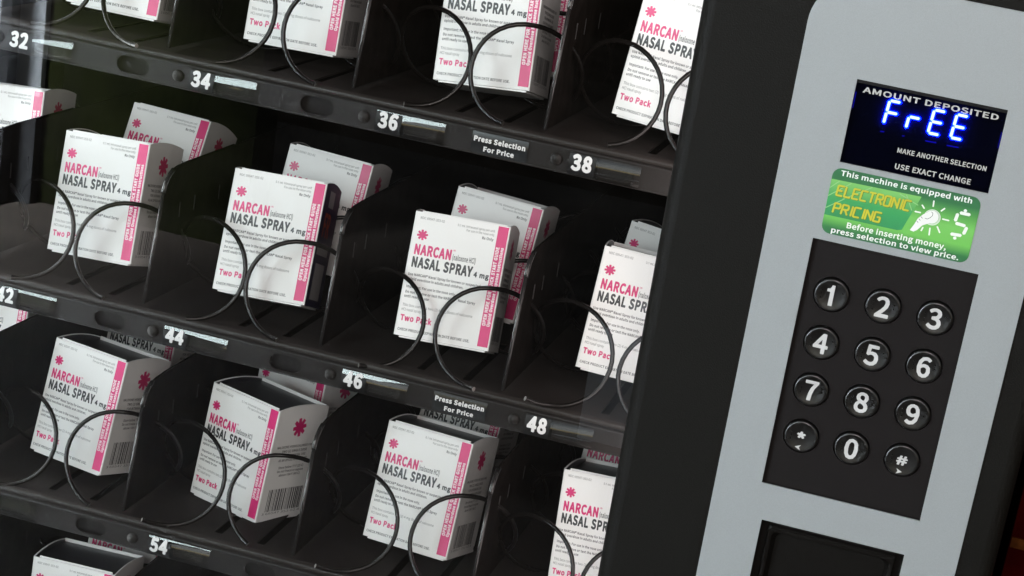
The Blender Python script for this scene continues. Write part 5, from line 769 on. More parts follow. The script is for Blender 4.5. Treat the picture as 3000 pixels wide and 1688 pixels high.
48	0	303	162,454 237,429 252,419 260,408 302,340 307,328 324,198 306,68 257,-11 248,-22 237,-28 167,-52 152,-55 137,-53 67,-29 55,-22 46,-12 -3,70 -21,203 -3,328 2,342 46,413 56,423 67,430 142,454;156,313 152,316 147,313 132,283 124,203 132,118 147,88 152,86 157,90 171,118 179,198 171,283
48	1	303	198,447 213,440 223,431 230,420 235,405 236,90 278,88 293,81 305,70 311,60 315,45 315,0 313,-15 308,-25 298,-36 288,-43 273,-48 48,-48 33,-46 15,-35 2,-15 0,0 1,50 10,70 28,85 43,89 90,90 90,290 53,294 39,300 28,310 22,320 18,335 20,385 32,405 43,414 53,418 138,447
48	2	303	162,451 212,439 227,433 277,384 288,365 304,290 283,195 277,183 219,95 222,91 287,90 302,83 311,75 318,65 323,50 324,0 322,-15 317,-25 307,-36 297,-43 282,-48 12,-47 -9,-35 -22,-15 -24,30 -19,50 -8,65 92,164 144,235 158,290 155,305 151,310 132,318 122,316 107,307 82,284 69,275 52,272 32,276 18,285 -18,322 -25,340 -25,360 -14,380 23,415 72,443 87,448 137,455
48	3	303	151,454 211,442 226,436 276,395 285,383 306,318 307,303 295,248 273,213 300,183 305,173 320,108 318,93 300,28 286,10 229,-37 156,-53 141,-55 76,-45 21,-20 -22,18 -30,33 -32,48 -29,63 -25,73 2,108 16,121 31,127 46,128 61,123 94,98 116,87 136,83 156,86 161,88 169,98 172,108 169,118 166,123 151,133 86,142 66,152 54,168 49,188 49,233 54,248 61,258 71,268 81,272 144,283 156,293 159,303 156,311 151,315 141,318 126,316 106,306 76,284 61,280 46,281 31,287 19,298 -9,333 -14,343 -17,358 -13,378 -4,393 41,427 86,447 136,455
48	4	303	246,446 258,440 269,430 275,420 280,405 280,200 306,193 318,185 327,175 334,155 334,105 327,85 316,73 301,65 280,60 280,-5 276,-20 266,-33 256,-41 241,-47 181,-48 159,-40 148,-30 142,-20 138,-5 136,62 11,62 -9,66 -24,77 -35,95 -37,110 -36,150 -28,170 141,432 156,443 171,448 231,448
48	5	303	270,445 290,431 298,418 301,408 301,348 298,338 290,326 275,314 260,309 149,308 165,307 170,303 235,287 247,278 288,238 300,223 320,143 322,128 297,33 285,19 230,-33 150,-54 135,-54 75,-45 25,-23 -20,13 -27,23 -32,38 -32,53 -27,68 5,112 25,125 35,127 50,126 67,118 95,95 110,88 135,83 155,89 165,99 168,103 174,128 169,153 155,167 130,170 115,165 90,151 80,148 65,149 50,154 20,173 5,189 0,203 -1,218 12,403 18,423 26,433 35,441 55,448 255,448
48	6	303	191,454 231,447 276,425 306,399 314,388 319,373 318,353 306,332 276,301 261,291 241,288 226,291 201,310 186,316 161,310 152,298 156,295 176,295 241,280 261,267 301,225 309,213 326,133 327,118 306,33 256,-24 236,-37 176,-53 161,-55 81,-31 66,-23 9,53 1,73 -17,193 7,333 16,348 66,413 76,424 91,432 166,454;170,158 151,160 136,152 131,143 138,108 151,88 161,84 166,84 171,87 177,93 183,123 179,148
48	7	303	292,445 312,432 322,415 325,400 324,360 318,345 251,235 220,130 208,-5 204,-20 192,-35 172,-46 107,-48 90,-45 81,-40 70,-30 64,-20 60,-5 75,140 113,265 135,305 132,308 127,309 22,309 7,313 -3,319 -16,335 -21,350 -21,400 -18,418 -13,427 -3,438 7,444 22,448 277,448
48	8	303	160,454 225,438 237,433 284,388 294,373 310,313 312,298 300,243 280,208 313,158 326,93 307,28 300,15 290,5 246,-32 235,-38 150,-55 67,-37 10,8 -3,28 -23,98 -9,163 24,213 25,218 7,248 -4,303 -2,318 16,378 27,393 75,435 145,453;156,318 145,318 141,313 140,303 145,292 165,277 170,283 172,298 167,313;143,133 135,137 130,135 123,123 119,108 122,93 135,83 150,80 171,83 178,88 179,93 173,113
48	9	303	149,454 224,431 234,426 244,417 294,352 303,333 321,213 299,78 289,57 235,-17 224,-26 144,-52 124,-55 74,-48 34,-29 -1,-1 -11,13 -16,33 -12,53 20,93 34,106 49,112 69,112 84,106 104,90 119,84 144,92 153,103 149,106 124,105 69,118 54,123 41,133 0,178 -6,188 -24,278 -2,368 46,423 54,431 69,438 129,454;151,313 139,318 131,313 125,303 120,278 126,248 134,241 144,238 154,241 164,247 174,258 166,293
48	.	152	95,113 120,104 146,78 152,68 158,43 159,23 149,-12 125,-38 105,-49 85,-54 70,-55 35,-44 10,-22 -1,-2 -7,23 -7,38 3,73 10,83 30,103 40,109 70,117
48	,	152	84,117 114,108 128,101 154,71 163,51 169,11 167,-4 154,-59 119,-109 109,-117 59,-148 44,-152 29,-151 14,-144 3,-134 -3,-124 -18,-84 -18,-64 -12,-49 -3,-39 17,-24 2,-4 -6,26 -6,41 4,76 12,86 29,101 49,112
48	:	152	95,333 120,324 146,298 152,288 158,263 159,243 149,208 125,182 105,171 85,166 70,165 35,176 10,198 -1,218 -7,243 -7,258 3,293 10,303 30,323 40,329 70,337;95,113 120,104 146,78 152,68 158,43 159,23 149,-12 125,-38 105,-49 85,-54 70,-55 35,-44 10,-22 -1,-2 -7,23 -7,38 3,73 10,83 30,103 40,109 70,117
48	(	184	135,494 150,489 190,470 201,458 209,438 208,423 205,413 167,333 147,253 140,168 146,88 167,8 205,-75 209,-92 205,-112 190,-131 148,-152 130,-155 110,-151 92,-137 43,-42 13,58 2,168 13,278 42,378 95,478 115,492
48	)	184	58,494 78,487 93,473 142,378 172,278 182,168 172,58 141,-42 92,-137 73,-151 53,-155 36,-152 -5,-132 -19,-117 -24,-102 -25,-87 -22,-77 16,3 37,83 45,168 37,253 18,328 -21,413 -25,433 -20,453 -7,470 38,491
48	-	189	170,220 185,215 200,204 207,194 212,179 212,124 205,108 190,93 180,89 165,86 20,86 0,93 -16,109 -23,129 -22,179 -14,199 0,213 10,218 25,220
48	#	303	267,441 277,435 287,426 297,405 298,390 291,335 292,332 312,323 321,315 328,305 333,290 333,245 329,230 318,215 297,200 312,186 320,170 321,125 317,105 307,92 297,84 282,78 259,75 247,-15 237,-31 222,-43 202,-48 162,-48 142,-40 127,-26 114,-40 97,-47 52,-48 32,-42 22,-35 14,-25 7,-5 15,75 -3,84 -13,92 -22,105 -26,120 -26,160 -23,177 -9,195 10,205 -7,225 -13,240 -14,285 -9,305 2,320 12,327 27,332 42,332 47,335 58,410 67,427 82,439 102,444 142,444 162,436 177,423 190,435 207,443 252,444
48	*	255	160,478 171,472 181,462 188,447 190,432 195,430 215,432 230,427 245,416 255,400 266,367 267,352 263,337 255,325 245,316 230,307 241,282 242,267 239,257 225,237 195,216 180,210 165,209 152,212 125,232 115,221 100,212 85,209 70,211 57,217 30,236 17,252 13,262 12,277 16,292 24,307 5,318 -7,332 -13,352 -10,372 1,402 10,417 20,425 35,431 60,430 63,432 70,457 85,474 95,479 110,482 145,482
48	®	258	144,481 209,462 264,409 274,390 290,325 291,310 271,230 264,220 219,175 199,164 139,148 124,147 49,167 38,175 -6,220 -17,240 -34,315 -12,400 -5,410 39,455 54,465 119,482
48	&	371	175,454 220,443 235,436 273,398 281,378 291,328 275,268 268,253 220,198 240,176 245,178 251,188 272,243 281,253 295,261 310,264 370,262 390,250 402,233 405,218 403,203 382,143 358,93 361,88 389,73 400,63 408,48 410,28 390,-31 380,-43 365,-52 350,-55 335,-53 300,-41 260,-21 195,-48 145,-55 130,-54 55,-35 0,13 -10,28 -27,93 -28,108 -11,173 22,218 39,233 29,273 25,313 39,378 50,395 82,428 95,438 155,454
48	/	214	221,478 236,470 247,457 253,442 253,422 89,-113 76,-132 56,-144 6,-146 -9,-144 -24,-136 -35,-123 -41,-108 -41,-88 124,447 136,467 156,479 206,481
48	%	503	386,454 402,448 416,436 425,418 426,403 421,387 372,293 376,291 401,292 461,272 476,259 513,208 518,193 529,118 517,43 512,28 476,-22 465,-32 451,-38 401,-54 381,-54 326,-37 310,-27 269,28 256,77 198,-32 186,-45 176,-51 161,-55 121,-55 101,-50 90,-42 79,-27 75,-12 76,3 128,108 101,108 40,128 26,140 -9,189 -14,203 -27,283 -14,358 -9,373 26,422 40,433 101,454 121,454 176,437 196,423 234,373 246,326 301,429 311,442 321,449 336,454;112,308 108,283 111,252 116,283;392,148 386,118 391,87 395,118
48	$	303	177,504 197,497 212,482 219,463 221,433 262,410 297,378 304,363 306,343 298,323 267,289 257,280 242,273 227,272 212,276 202,281 182,299 172,304 157,306 150,303 172,272 247,231 261,218 310,118 314,98 302,38 297,27 252,-24 222,-38 220,-42 219,-77 210,-97 197,-108 182,-114 132,-115 112,-109 102,-101 95,-92 89,-77 87,-46 32,-21 -3,7 -13,23 -16,43 -10,63 17,105 27,114 37,120 52,123 72,120 107,96 127,87 147,83 166,88 137,132 67,171 53,183 3,273 0,283 -1,298 12,353 19,368 57,413 88,428 89,463 94,478 101,488 112,498 127,503
48	'	152	119,466 131,459 141,449 146,439 150,424 148,359 137,249 124,230 104,218 59,216 44,219 24,232 16,244 13,254 2,364 1,419 3,434 15,454 34,467 49,469 99,469
48	+	303	186,384 204,373 217,353 221,268 291,267 306,262 316,254 325,243 330,228 330,173 321,153 311,144 301,138 286,135 219,133 218,53 212,38 201,26 191,20 176,15 126,15 111,20 101,26 91,37 86,48 84,63 83,133 11,136 -6,143 -19,156 -27,178 -26,228 -21,243 -14,253 6,266 21,268 82,268 84,273 85,348 91,364 105,378 126,387 171,387
48	"	259	229,464 248,449 253,439 257,424 256,359 246,259 242,244 234,233 219,221 199,216 154,218 141,224 129,235 114,222 94,216 54,216 39,221 29,227 19,239 13,254 2,359 2,429 7,444 14,454 29,465 44,469 104,469 129,461 139,466 154,469 214,469
48	 	122	'''.split('\n'):
    if not _ln:
        continue
    _w, _c, _a, _p = _ln.split('\t')
    GLYPHS[(int(_w), _c)] = (int(_a), [[tuple(int(v) for v in q.split(',')) for q in c.split(' ')] for c in _p.split(';')] if _p else [])
for _w in (0, 16, 32, 48):                   # a plain 1 without a foot
    GLYPHS[(_w, '1')] = (300, [[(130 - _w, -_w), (182 + _w, -_w), (182 + _w, 400 + _w), (142 - _w * 0.4, 400 + _w), (126 - _w * 0.4, 362), (98, 336), (50, 322 + _w * 0.6), (50, 284 - _w), (130 - _w, 284 - _w)]])
_gc = {}
def glyph(ch, w):
    """triangulated outline of a letter in weight w (0, 16, 32 or 48: how far its outline was fattened)"""
    if (ch, w) not in _gc:
        adv, loops = GLYPHS[(w, ch)]
        flat = [p for l in loops for p in l]
        tris = [tuple(t) for t in tessellate_polygon([[Vector((p[0], p[1], 0)) for p in l] for l in loops])] if loops else []
        _gc[(ch, w)] = (adv, flat, tris)
    return _gc[(ch, w)]
def text(mb, s, x0, x1, y, cap, fn, d, mt, bold=0, track=0.0, centre=None):
    """write s with its baseline at y from x0 to x1 (width fitted), cap height cap; fn(a, b, d) -> xyz"""
    w = min((0, 16, 32, 48), key=lambda q: abs(q - bold))
    k = cap / (400.0 + 2 * w)
    nat = sum(GLYPHS[(0, c)][0] + w * 1.5 + track for c in s)
    if centre is not None:
        x0, x1 = centre[0] - nat * k * centre[1] / 2, centre[0] + nat * k * centre[1] / 2
    kx = (x1 - x0) / nat
    x = x0
    for c in s:
        adv, flat, tris = glyph(c, w)
        if flat:
            mb.add([fn(x + (p[0] + w * 0.75) * kx, y + (p[1] + w) * k, d) for p in flat], tris, mt)
        x += (adv + track + w * 1.5) * kx
def stroke(mb, pts, w, fn, d, mt, step=0.0):
    """a line of width w through 2D points with chamfered ends"""
    pts = [Vector(p) for p in pts]
    for i in range(len(pts) - 1):
        a, b = pts[i], pts[i + 1]
        t = (b - a).normalized()
        n = Vector((-t.y, t.x)) * w / 2
        e = t * w * 0.35
        hexa = [a - e, a + n, b + n, b + e, b - n, a - n]
        mb.add([fn(p.x, p.y, d + step * i) for p in hexa], [(0, 1, 2, 3, 4, 5)], mt)
def asterisk(mb, cx, cy, rx, ry, fn, d, mt, ph=8):
    pts = []
    for k in range(8):
        a = 2 * math.pi * k / 8 + R(ph)
        for da, rr in ((-0.19, 1.0), (0.19, 1.0), (math.pi / 8, 0.56)):
            pts.append((cx + rx * rr * math.cos(a + da), cy + ry * rr * math.sin(a + da)))
    mb.plate(pts, [], fn, d, None, mt)

# =================================================================== THE SETTING
P = 0.1333                                  # column pitch
ALPHA = R(6.5)                              # the trays slope down towards the back
TA = math.tan(ALPHA)
ROWZ = {3: 0.0, 4: -0.1879, 5: -0.3529, 6: -0.5180}
def screw_x(c):
    return (c - 1) * P
def floor_z(y):
    return 0.0125 - TA * (y - 0.008)

g = MB()
g.box(-3, 3, -4, 2.0, -1.30, -1.25, 'pave')
gr = g.build('pavement')
gr['kind'] = 'structure'

VM = thing('vending_machine', 'black vending machine with a glass front, wire coils and a silver keypad panel', 'vending machine', (0, 0, -1.2))
def part(mb, name, parent=None, local=False):
    o = mb.build(name, parent or VM)
    if not local and (parent or VM) is VM:
        o.location = (0, 0, 1.2)            # parts are modelled round the shelf, the machine's own origin is on the pavement
    return o

# cabinet: back, sides, partition behind the control panel, top and bottom
c = MB()
c.box(-0.462, 0.4605, 0.470, 0.480, -1.18, 0.52, 'inside')
c.box(-0.462, -0.452, -0.010, 0.470, -1.18, 0.52, 'inside')
c.box(0.4520, 0.4605, -0.010, 0.470, -1.18, 0.52, 'inside')
c.box(0.2640, 0.2720, -0.008, 0.470, -1.17, 0.51, 'inside')
c.box(-0.452, 0.4520, -0.010, 0.470, 0.510, 0.52, 'inside')
c.box(-0.452, 0.4520, -0.010, 0.470, -1.18, -1.17, 'inside')
part(c, 'cabinet')

# door frame: plain dark plastic with rounded edges and openings for display, keypad and acceptor
PX, PZ = 0.3608, -0.0819                    # centre of the keypad
DISP = (0.3165, 0.4070, 0.0520, 0.1046)
KEYS = (0.3101, 0.4126, -0.1671, 0.0013)
ACC = (0.3150, 0.4082, -0.3300, -0.1925)
YF = -0.0500
d = MB()
fxz = lambda a, b, y: (a, y, b)
FZ0, FZ1 = -1.0, 0.50
def grow(q, e):
    return rect(q[0] - e, q[1] + e, q[2] - e, q[3] + e)
d.plate(rect(0.2245, 0.4555, FZ0, FZ1), [grow(DISP, 0.0008), grow(KEYS, 0.0008), grow(ACC, 0.0008)], fxz, YF, -0.030, 'door', back=False)
def edge(xi, xo):
    pr = []
    for k in range(9):
        t = R(90 * k / 8)
        pr.append((xi + (xo - xi) * math.sin(t), YF + abs(xo - xi) * (1 - math.cos(t))))
    pr.append((xo, -0.034))
    pr.append((xi + (xo - xi) * 0.55, -0.034))
    pr.append((xi + (xo - xi) * 0.55, YF + 0.006))
    return pr
d.sweep(edge(0.2245, 0.2152), lambda x, y, t: (x, y, FZ0 + t * (FZ1 - FZ0)), 'door')
d.sweep(edge(0.4555, 0.4648), lambda x, y, t: (x, y, FZ0 + t * (FZ1 - FZ0)), 'door')
# left stile of the door, beyond the picture, top and bottom rails
d.box(-0.480, -0.425, YF, -0.034, FZ0, FZ1, 'door')
d.box(-0.425, 0.2170, YF, -0.034, 0.44, FZ1, 'door')
d.box(-0.425, 0.2170, YF, -0.034, FZ0, -0.75, 'door')
door = part(d, 'door_frame')

gl = MB()
gl.add([(-0.425, -0.0365, -0.75), (0.2180, -0.0365, -0.75), (0.2180, -0.0365, 0.44), (-0.425, -0.0365, 0.44)], [(0, 1, 2, 3)], 'glass')
part(gl, 'window_glass')

# silver control panel with its openings and one rounded corner in view
sp = MB()
r_ = 0.030
outer = []
for cx, cy, a in ((0.4417 - r_, 0.1635 - r_, 0), (0.2805 + r_, 0.1635 - r_, 90)):
    for k in range(13):
        t = R(a + 90 * k / 12)
        outer.append((cx + r_ * math.cos(t), cy + r_ * math.sin(t)))
outer += [(0.2805, -0.42), (0.4417, -0.42)]
sp.plate(outer, [rect(*DISP), rect(*KEYS), rect(*ACC)], fxz, YF - 0.0012, YF - 0.0001, 'silver')
panel = part(sp, 'control_panel')

# ------------------------------------------------------------------ display
DSP = MB()
DSP.box(DISP[0] - 0.0006, DISP[1] + 0.0006, -0.0478, -0.0468, DISP[2] - 0.0006, DISP[3] + 0.0006, 'black_gloss')
DSP.add([(DISP[0], -0.0500, DISP[2]), (DISP[1], -0.0500, DISP[2]), (DISP[1], -0.0500, DISP[3]), (DISP[0], -0.0500, DISP[3])], [(0, 1, 2, 3)], 'tint')
DSP.box(DISP[0], DISP[1], -0.0504, -0.0479, DISP[3] - 0.0022, DISP[3] + 0.0004, 'bezel')
YT = -0.0502
wy = lambda a, b, y: (a, y, b)
text(DSP, 'AMOUNT DEPOSITED', 0.3212, 0.4032, 0.0970, 0.0036, wy, YT, 'print_grey', 24)
text(DSP, 'MAKE ANOTHER SELECTION', 0.3485, 0.4030, 0.0650, 0.0031, wy, YT, 'print_grey', 20)
text(DSP, 'USE EXACT CHANGE', 0.3490, 0.3957, 0.0548, 0.0035, wy, YT, 'print_grey', 22)
disp = part(DSP, 'display')
# reflections of the digits in the tinted window, drawn as dim glowing strokes
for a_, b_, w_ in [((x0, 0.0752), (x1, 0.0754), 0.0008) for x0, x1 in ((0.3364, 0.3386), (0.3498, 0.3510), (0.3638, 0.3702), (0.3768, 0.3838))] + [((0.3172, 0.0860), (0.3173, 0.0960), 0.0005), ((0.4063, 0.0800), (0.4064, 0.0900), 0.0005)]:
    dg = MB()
    stroke(dg, [a_, b_], w_, wy, -0.0481, 'glint_blue')
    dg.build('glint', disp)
SEG = {'a': ((0.0, 1.0), (1.0, 1.0)), 'f': ((0.0, 1.0), (0.0, 0.5)), 'e': ((0.0, 0.5), (0.0, 0.0)), 'g': ((0.0, 0.5), (1.0, 0.5)), 'd': ((0.0, 0.0), (1.0, 0.0)),
       'b': ((1.0, 1.0), (1.0, 0.5)), 'c': ((1.0, 0.5), (1.0, 0.0))}
def segments(mb, keys, x, z, w, h, sl, th, y, mt, gap):
    for k in keys:
        a, b = SEG[k]
        va, vb = Vector(a), Vector(b)
        A = Vector((x + a[0] * w + a[1] * h * sl, z + a[1] * h))
        B = Vector((x + b[0] * w + b[1] * h * sl, z + b[1] * h))
        t = (B - A).normalized()
        stroke(mb, [A + t * gap, B - t * gap], th, wy, y, mt)
for keys, x in (('afge', 0.3372), ('ge', 0.3508), ('afged', 0.3642), ('afged', 0.3778)):
    q = MB()
    segments(q, keys, x, 0.0806, 0.0068, 0.0146, 0.06, 0.00250, -0.0487, 'led_edge', 0.0004)
    segments(q, keys, x, 0.0806, 0.0068, 0.0146, 0.06, 0.00165, -0.0489, 'led_core', 0.0009)
    q.build('display_digit', disp)

# ------------------------------------------------------------------ keypad
kp = MB()
KY = -0.0478
kp.plate(rect(KEYS[0] - 0.0006, KEYS[1] + 0.0006, KEYS[2] - 0.0006, KEYS[3] + 0.0006), [circ(PX + (i % 3 - 1) * 0.0324, PZ - (i // 3 - 1.5) * 0.0324, 0.0117) for i in range(12)],
         wy, KY, -0.0440, 'keyplate', 'ring')
kp.plate(rect(KEYS[0], KEYS[1], KEYS[2], KEYS[3]), [], wy, -0.0436, None, 'ring')
keypad = part(kp, 'keypad')
BR = {'1': '1', '2': '12', '3': '14', '4': '145', '5': '15', '6': '124', '7': '1245', '8': '125', '9': '24', '0': '245'}
DOT = {'1': (0, 2), '2': (0, 1), '3': (0, 0), '4': (1, 2), '5': (1, 1), '6': (1, 0)}
def dome(mb, cx, cz, y0, prof, mt, n=40):
    rings = [[(cx + r * math.cos(2 * math.pi * k / n), y0 - h, cz + r * math.sin(2 * math.pi * k / n)) for k in range(n)] for r, h in prof]
    vs = [p for rg in rings for p in rg]
    fs = [(i * n + k, i * n + (k + 1) % n, (i + 1) * n + (k + 1) % n, (i + 1) * n + k) for i in range(len(rings) - 1) for k in range(n)]
    mb.add(vs, fs, mt, True)
    mb.add(rings[-1], [tuple(range(n))], mt, True)
def cap_prof(r, h, crown, top):
    pr = [(r, -0.0035), (r, h - 0.0013)]
    for k in range(1, 6):
        t = R(90 * k / 5)
        pr.append((r - 0.0013 * (1 - math.cos(t)), h - 0.0013 + 0.0013 * math.sin(t)))
    for k in range(1, 8):
        q = 1 - k / 7.0
        pr.append(((r - 0.0013) * q if q > 0.02 else 0.0002, h + crown * (1 - q * q)))
    return pr
for i, ch in enumerate('123456789*0#'):
    q = MB()
    cx, cz = PX + (i % 3 - 1) * 0.0324, PZ - (i // 3 - 1.5) * 0.0324
    dome(q, cx, cz, KY, cap_prof(0.0109, 0.0024, -0.0011, 0), 'button')
    crown = lambda a, b, y: (a, KY - 0.0024 + 0.0011 * (1 - min(1, ((a - cx) ** 2 + (b - cz) ** 2) / 0.0096 ** 2)) - y, b)
    if ch in '*#':
        text(q, ch, cx - (0.0036 if ch == '*' else 0.0039), cx + (0.0036 if ch == '*' else 0.0039), cz - (0.0070 if ch == '*' else 0.0030), 0.0098 if ch == '*' else 0.0066, crown, 0.0003, 'key_white', 16)
        s_ = -1 if ch == '*' else 1
        ax, az = cx - 0.0005, cz - 0.0072
        tri = [(ax + s_ * 0.0021, az), (ax - s_ * 0.0016, az + 0.0017), (ax - s_ * 0.0006, az), (ax - s_ * 0.0016, az - 0.0017)]
        q.plate(tri, [], crown, 0.0003, None, 'key_white')
    else:
        text(q, ch, 0, 0, cz - 0.0068, 0.0136, crown, 0.0003, 'key_white', 20, centre=(cx, 0.97))
        for dd in BR[ch]:
            dx, dz = DOT[dd]
            dome(q, cx + 0.0066 + dx * 0.0026, cz - 0.0026 + dz * 0.0026, KY - 0.0018, [(0.0006, 0.0), (0.0005, 0.0006), (0.0002, 0.0009)], 'button', 8)
    for dd in '3456':
        dx, dz = DOT[dd]
        dome(q, cx - 0.0090 + dx * 0.0026, cz - 0.0026 + dz * 0.0026, KY - 0.0018, [(0.0006, 0.0), (0.0005, 0.0006), (0.0002, 0.0009)], 'button', 8)
    q.build('button', keypad)

# ------------------------------------------------------------------ acceptor recess below the keypad
a = MB()
x0, x1, z0, z1 = ACC
prof = [(0.0, -0.0500), (0.0, -0.0425), (0.0050, -0.0425), (0.0052, -0.0455), (0.0062, -0.0466), (0.0078, -0.0466), (0.0090, -0.0458), (0.0105, -0.0425), (0.0118, -0.0400)]
loops = []
for o_, y in prof:
    loops.append([(px, y, pz) for px, pz in rrect(x0 + o_ * 0.9, x1 - o_ * 0.9, z0 + o_, z1 - o_, 0.0003 + o_ * 0.35, 4)])
n = len(loops[0])
for i in range(len(loops) - 1):
    a.add(loops[i] + loops[i + 1], [(k, (k + 1) % n, n + (k + 1) % n, n + k) for k in range(n)], 'acceptor', i > 2)
a.add(loops[-1], [tuple(range(n))], 'acceptor')
part(a, 'bill_acceptor')

# ------------------------------------------------------------------ green pricing sticker
s = MB()
SY = YF - 0.0016
s.plate(rrect(0.3138, 0.4043, 0.0062, 0.0485, 0.0055, 6), [], wy, SY, -0.0512, 'st_green')
s.plate([(0.3139, 0.0408), (0.3139, 0.0178), (0.3590, 0.0178), (0.3617, 0.0186), (0.3690, 0.0416)], [], wy, SY - 0.0001, None, 'st_box')
y1 = SY - 0.00016
for p_ in ([(0.3140, 0.0352), (0.3190, 0.0405)], [(0.3140, 0.0300), (0.3262, 0.0405)], [(0.3140, 0.0222), (0.3240, 0.0300)], [(0.3230, 0.0296), (0.3390, 0.0408)], [(0.3560, 0.0405), (0.3680, 0.0360)], [(0.3600, 0.0408), (0.3650, 0.0320)]):
    stroke(s, p_, 0.0006, wy, y1, 'st_pale')
y2, y3 = SY - 0.0002, SY - 0.0003
text(s, 'This machine is equipped with', 0.3186, 0.3992, 0.0440, 0.0034, wy, y2, 'white_ink', 18)
text(s, 'Before inserting money,', 0.3283, 0.3902, 0.0122, 0.0037, wy, y2, 'white_ink', 18)
text(s, 'press selection to view price.', 0.3196, 0.3990, 0.0074, 0.0034, wy, y2, 'white_ink', 18)
# the display-style lettering of the sticker: chamfered strokes
ST = {'E': [[(1, 1), (0, 1), (0, 0), (1, 0)], [(0, .5), (.8, .5)]], 'L': [[(0, 1), (0, 0), (1, 0)]], 'C': [[(1, 1), (0.1, 1), (0, .9), (0, .1), (0.1, 0), (1, 0)]], 'T': [[(0, 1), (1, 1)], [(.5, 1), (.5, 0)]],
      'R': [[(0, 0), (0, 1), (.85, 1), (1, .85), (1, .6), (.85, .5), (0, .5)], [(.5, .5), (1, 0)]], 'O': [[(.1, 0), (0, .1), (0, .9), (.1, 1), (.9, 1), (1, .9), (1, .1), (.9, 0), (.1, 0)]],
      'N': [[(0, 0), (0, 1), (1, 0.1), (1, 1)], [(1, 1), (1, 0)]], 'I': [[(.5, 0), (.5, 1)]], 'P': [[(0, 0), (0, 1), (.85, 1), (1, .85), (1, .6), (.85, .5), (0, .5)]], 'G': [[(1, 1), (0, 1), (0, 0), (1, 0), (1, .5), (.5, .5)]]}
def led_text(word, x0, x1, z, h, w):
    n = sum(0.45 if c_ == 'I' else 1 for c_ in word)
    cell = (x1 - x0) / n
    for off, yy, mt in (((0.0004, -0.0004), y2, 'st_shadow'), ((0, 0), y3, 'st_yellow')):
        x = x0
        k = 0
        for c_ in word:
            cw = cell * (0.45 if c_ == 'I' else 1)
            for path in ST[c_]:
                pts = [(x + off[0] + (q[0] * 0.72 + 0.08 if c_ != 'I' else 0.25) * cell + q[1] * h * 0.10, z + off[1] + q[1] * h) for q in path]
                stroke(s, pts, w, wy, yy - 2e-6 * k, mt, -2e-6)
                k += len(pts)
            x += cw
led_text('ELECTRONIC', 0.3181, 0.3640, 0.0314, 0.0062, 0.00115)
led_text('PRICING', 0.3181, 0.3482, 0.0203, 0.0060, 0.00115)
# a thumb pressing a lit button, and a dollar sign of display segments
s.plate(circ(0.3779, 0.0304, 0.0050, 32), [circ(0.3779, 0.0304, 0.0046, 32)], wy, y2, None, 'white_ink')
s.plate(circ(0.3779, 0.0304, 0.0044, 32), [circ(0.3779, 0.0304, 0.0041, 32)], wy, y2, None, 'white_ink')
s.plate(circ(0.3777, 0.0305, 0.0040, 32), [], wy, y2, None, 'white_ink')
thumb = [(0.3665, 0.0196), (0.3688, 0.0192), (0.3706, 0.0205), (0.3732, 0.0242), (0.3765, 0.0262), (0.3787, 0.0283), (0.3794, 0.0308), (0.3789, 0.0330), (0.3774, 0.0340), (0.3752, 0.0335), (0.3723, 0.0312), (0.3696, 0.0278), (0.3684, 0.0240)]
s.plate(thumb, [], wy, y3, None, 'white_ink')
y4 = SY - 0.0004
stroke(s, [(0.3738, 0.0290), (0.3752, 0.0288), (0.3768, 0.0300), (0.3778, 0.0316), (0.3778, 0.0330), (0.3768, 0.0338)], 0.0003, wy, y4, 'st_line')
for dz in (0.0, 0.0016, 0.0032):
    stroke(s, [(0.3694 + dz * 0.6, 0.0262 + dz), (0.3704 + dz * 0.6, 0.0254 + dz)], 0.0003, wy, y4, 'st_line')
for p_ in ([(0.3767, 0.0408), (0.3770, 0.0372)], [(0.3704, 0.0367), (0.3721, 0.0349)], [(0.3671, 0.0318), (0.3705, 0.0318)], [(0.3840, 0.0376), (0.3822, 0.0355)], [(0.3841, 0.0308), (0.3880, 0.0307)], [(0.3820, 0.0255), (0.3843, 0.0220)], [(0.3780, 0.0236), (0.3784, 0.0191)], [(0.3738, 0.0231), (0.3732, 0.0207)]):
    stroke(s, p_, 0.0009, wy, y2, 'white_ink')
for p_ in ([(0.3938, 0.0370), (0.3992, 0.0370)], [(0.3922, 0.0358), (0.3917, 0.0316)], [(0.3926, 0.0300), (0.3978, 0.0296)], [(0.3992, 0.0286), (0.3983, 0.0246)], [(0.3912, 0.0228), (0.3968, 0.0231)], [(0.3962, 0.0385), (0.3962, 0.0393)], [(0.3938, 0.0212), (0.3937, 0.0203)]):
    stroke(s, p_, 0.0020, wy, y2, 'white_ink')
part(s, 'pricing_sticker')

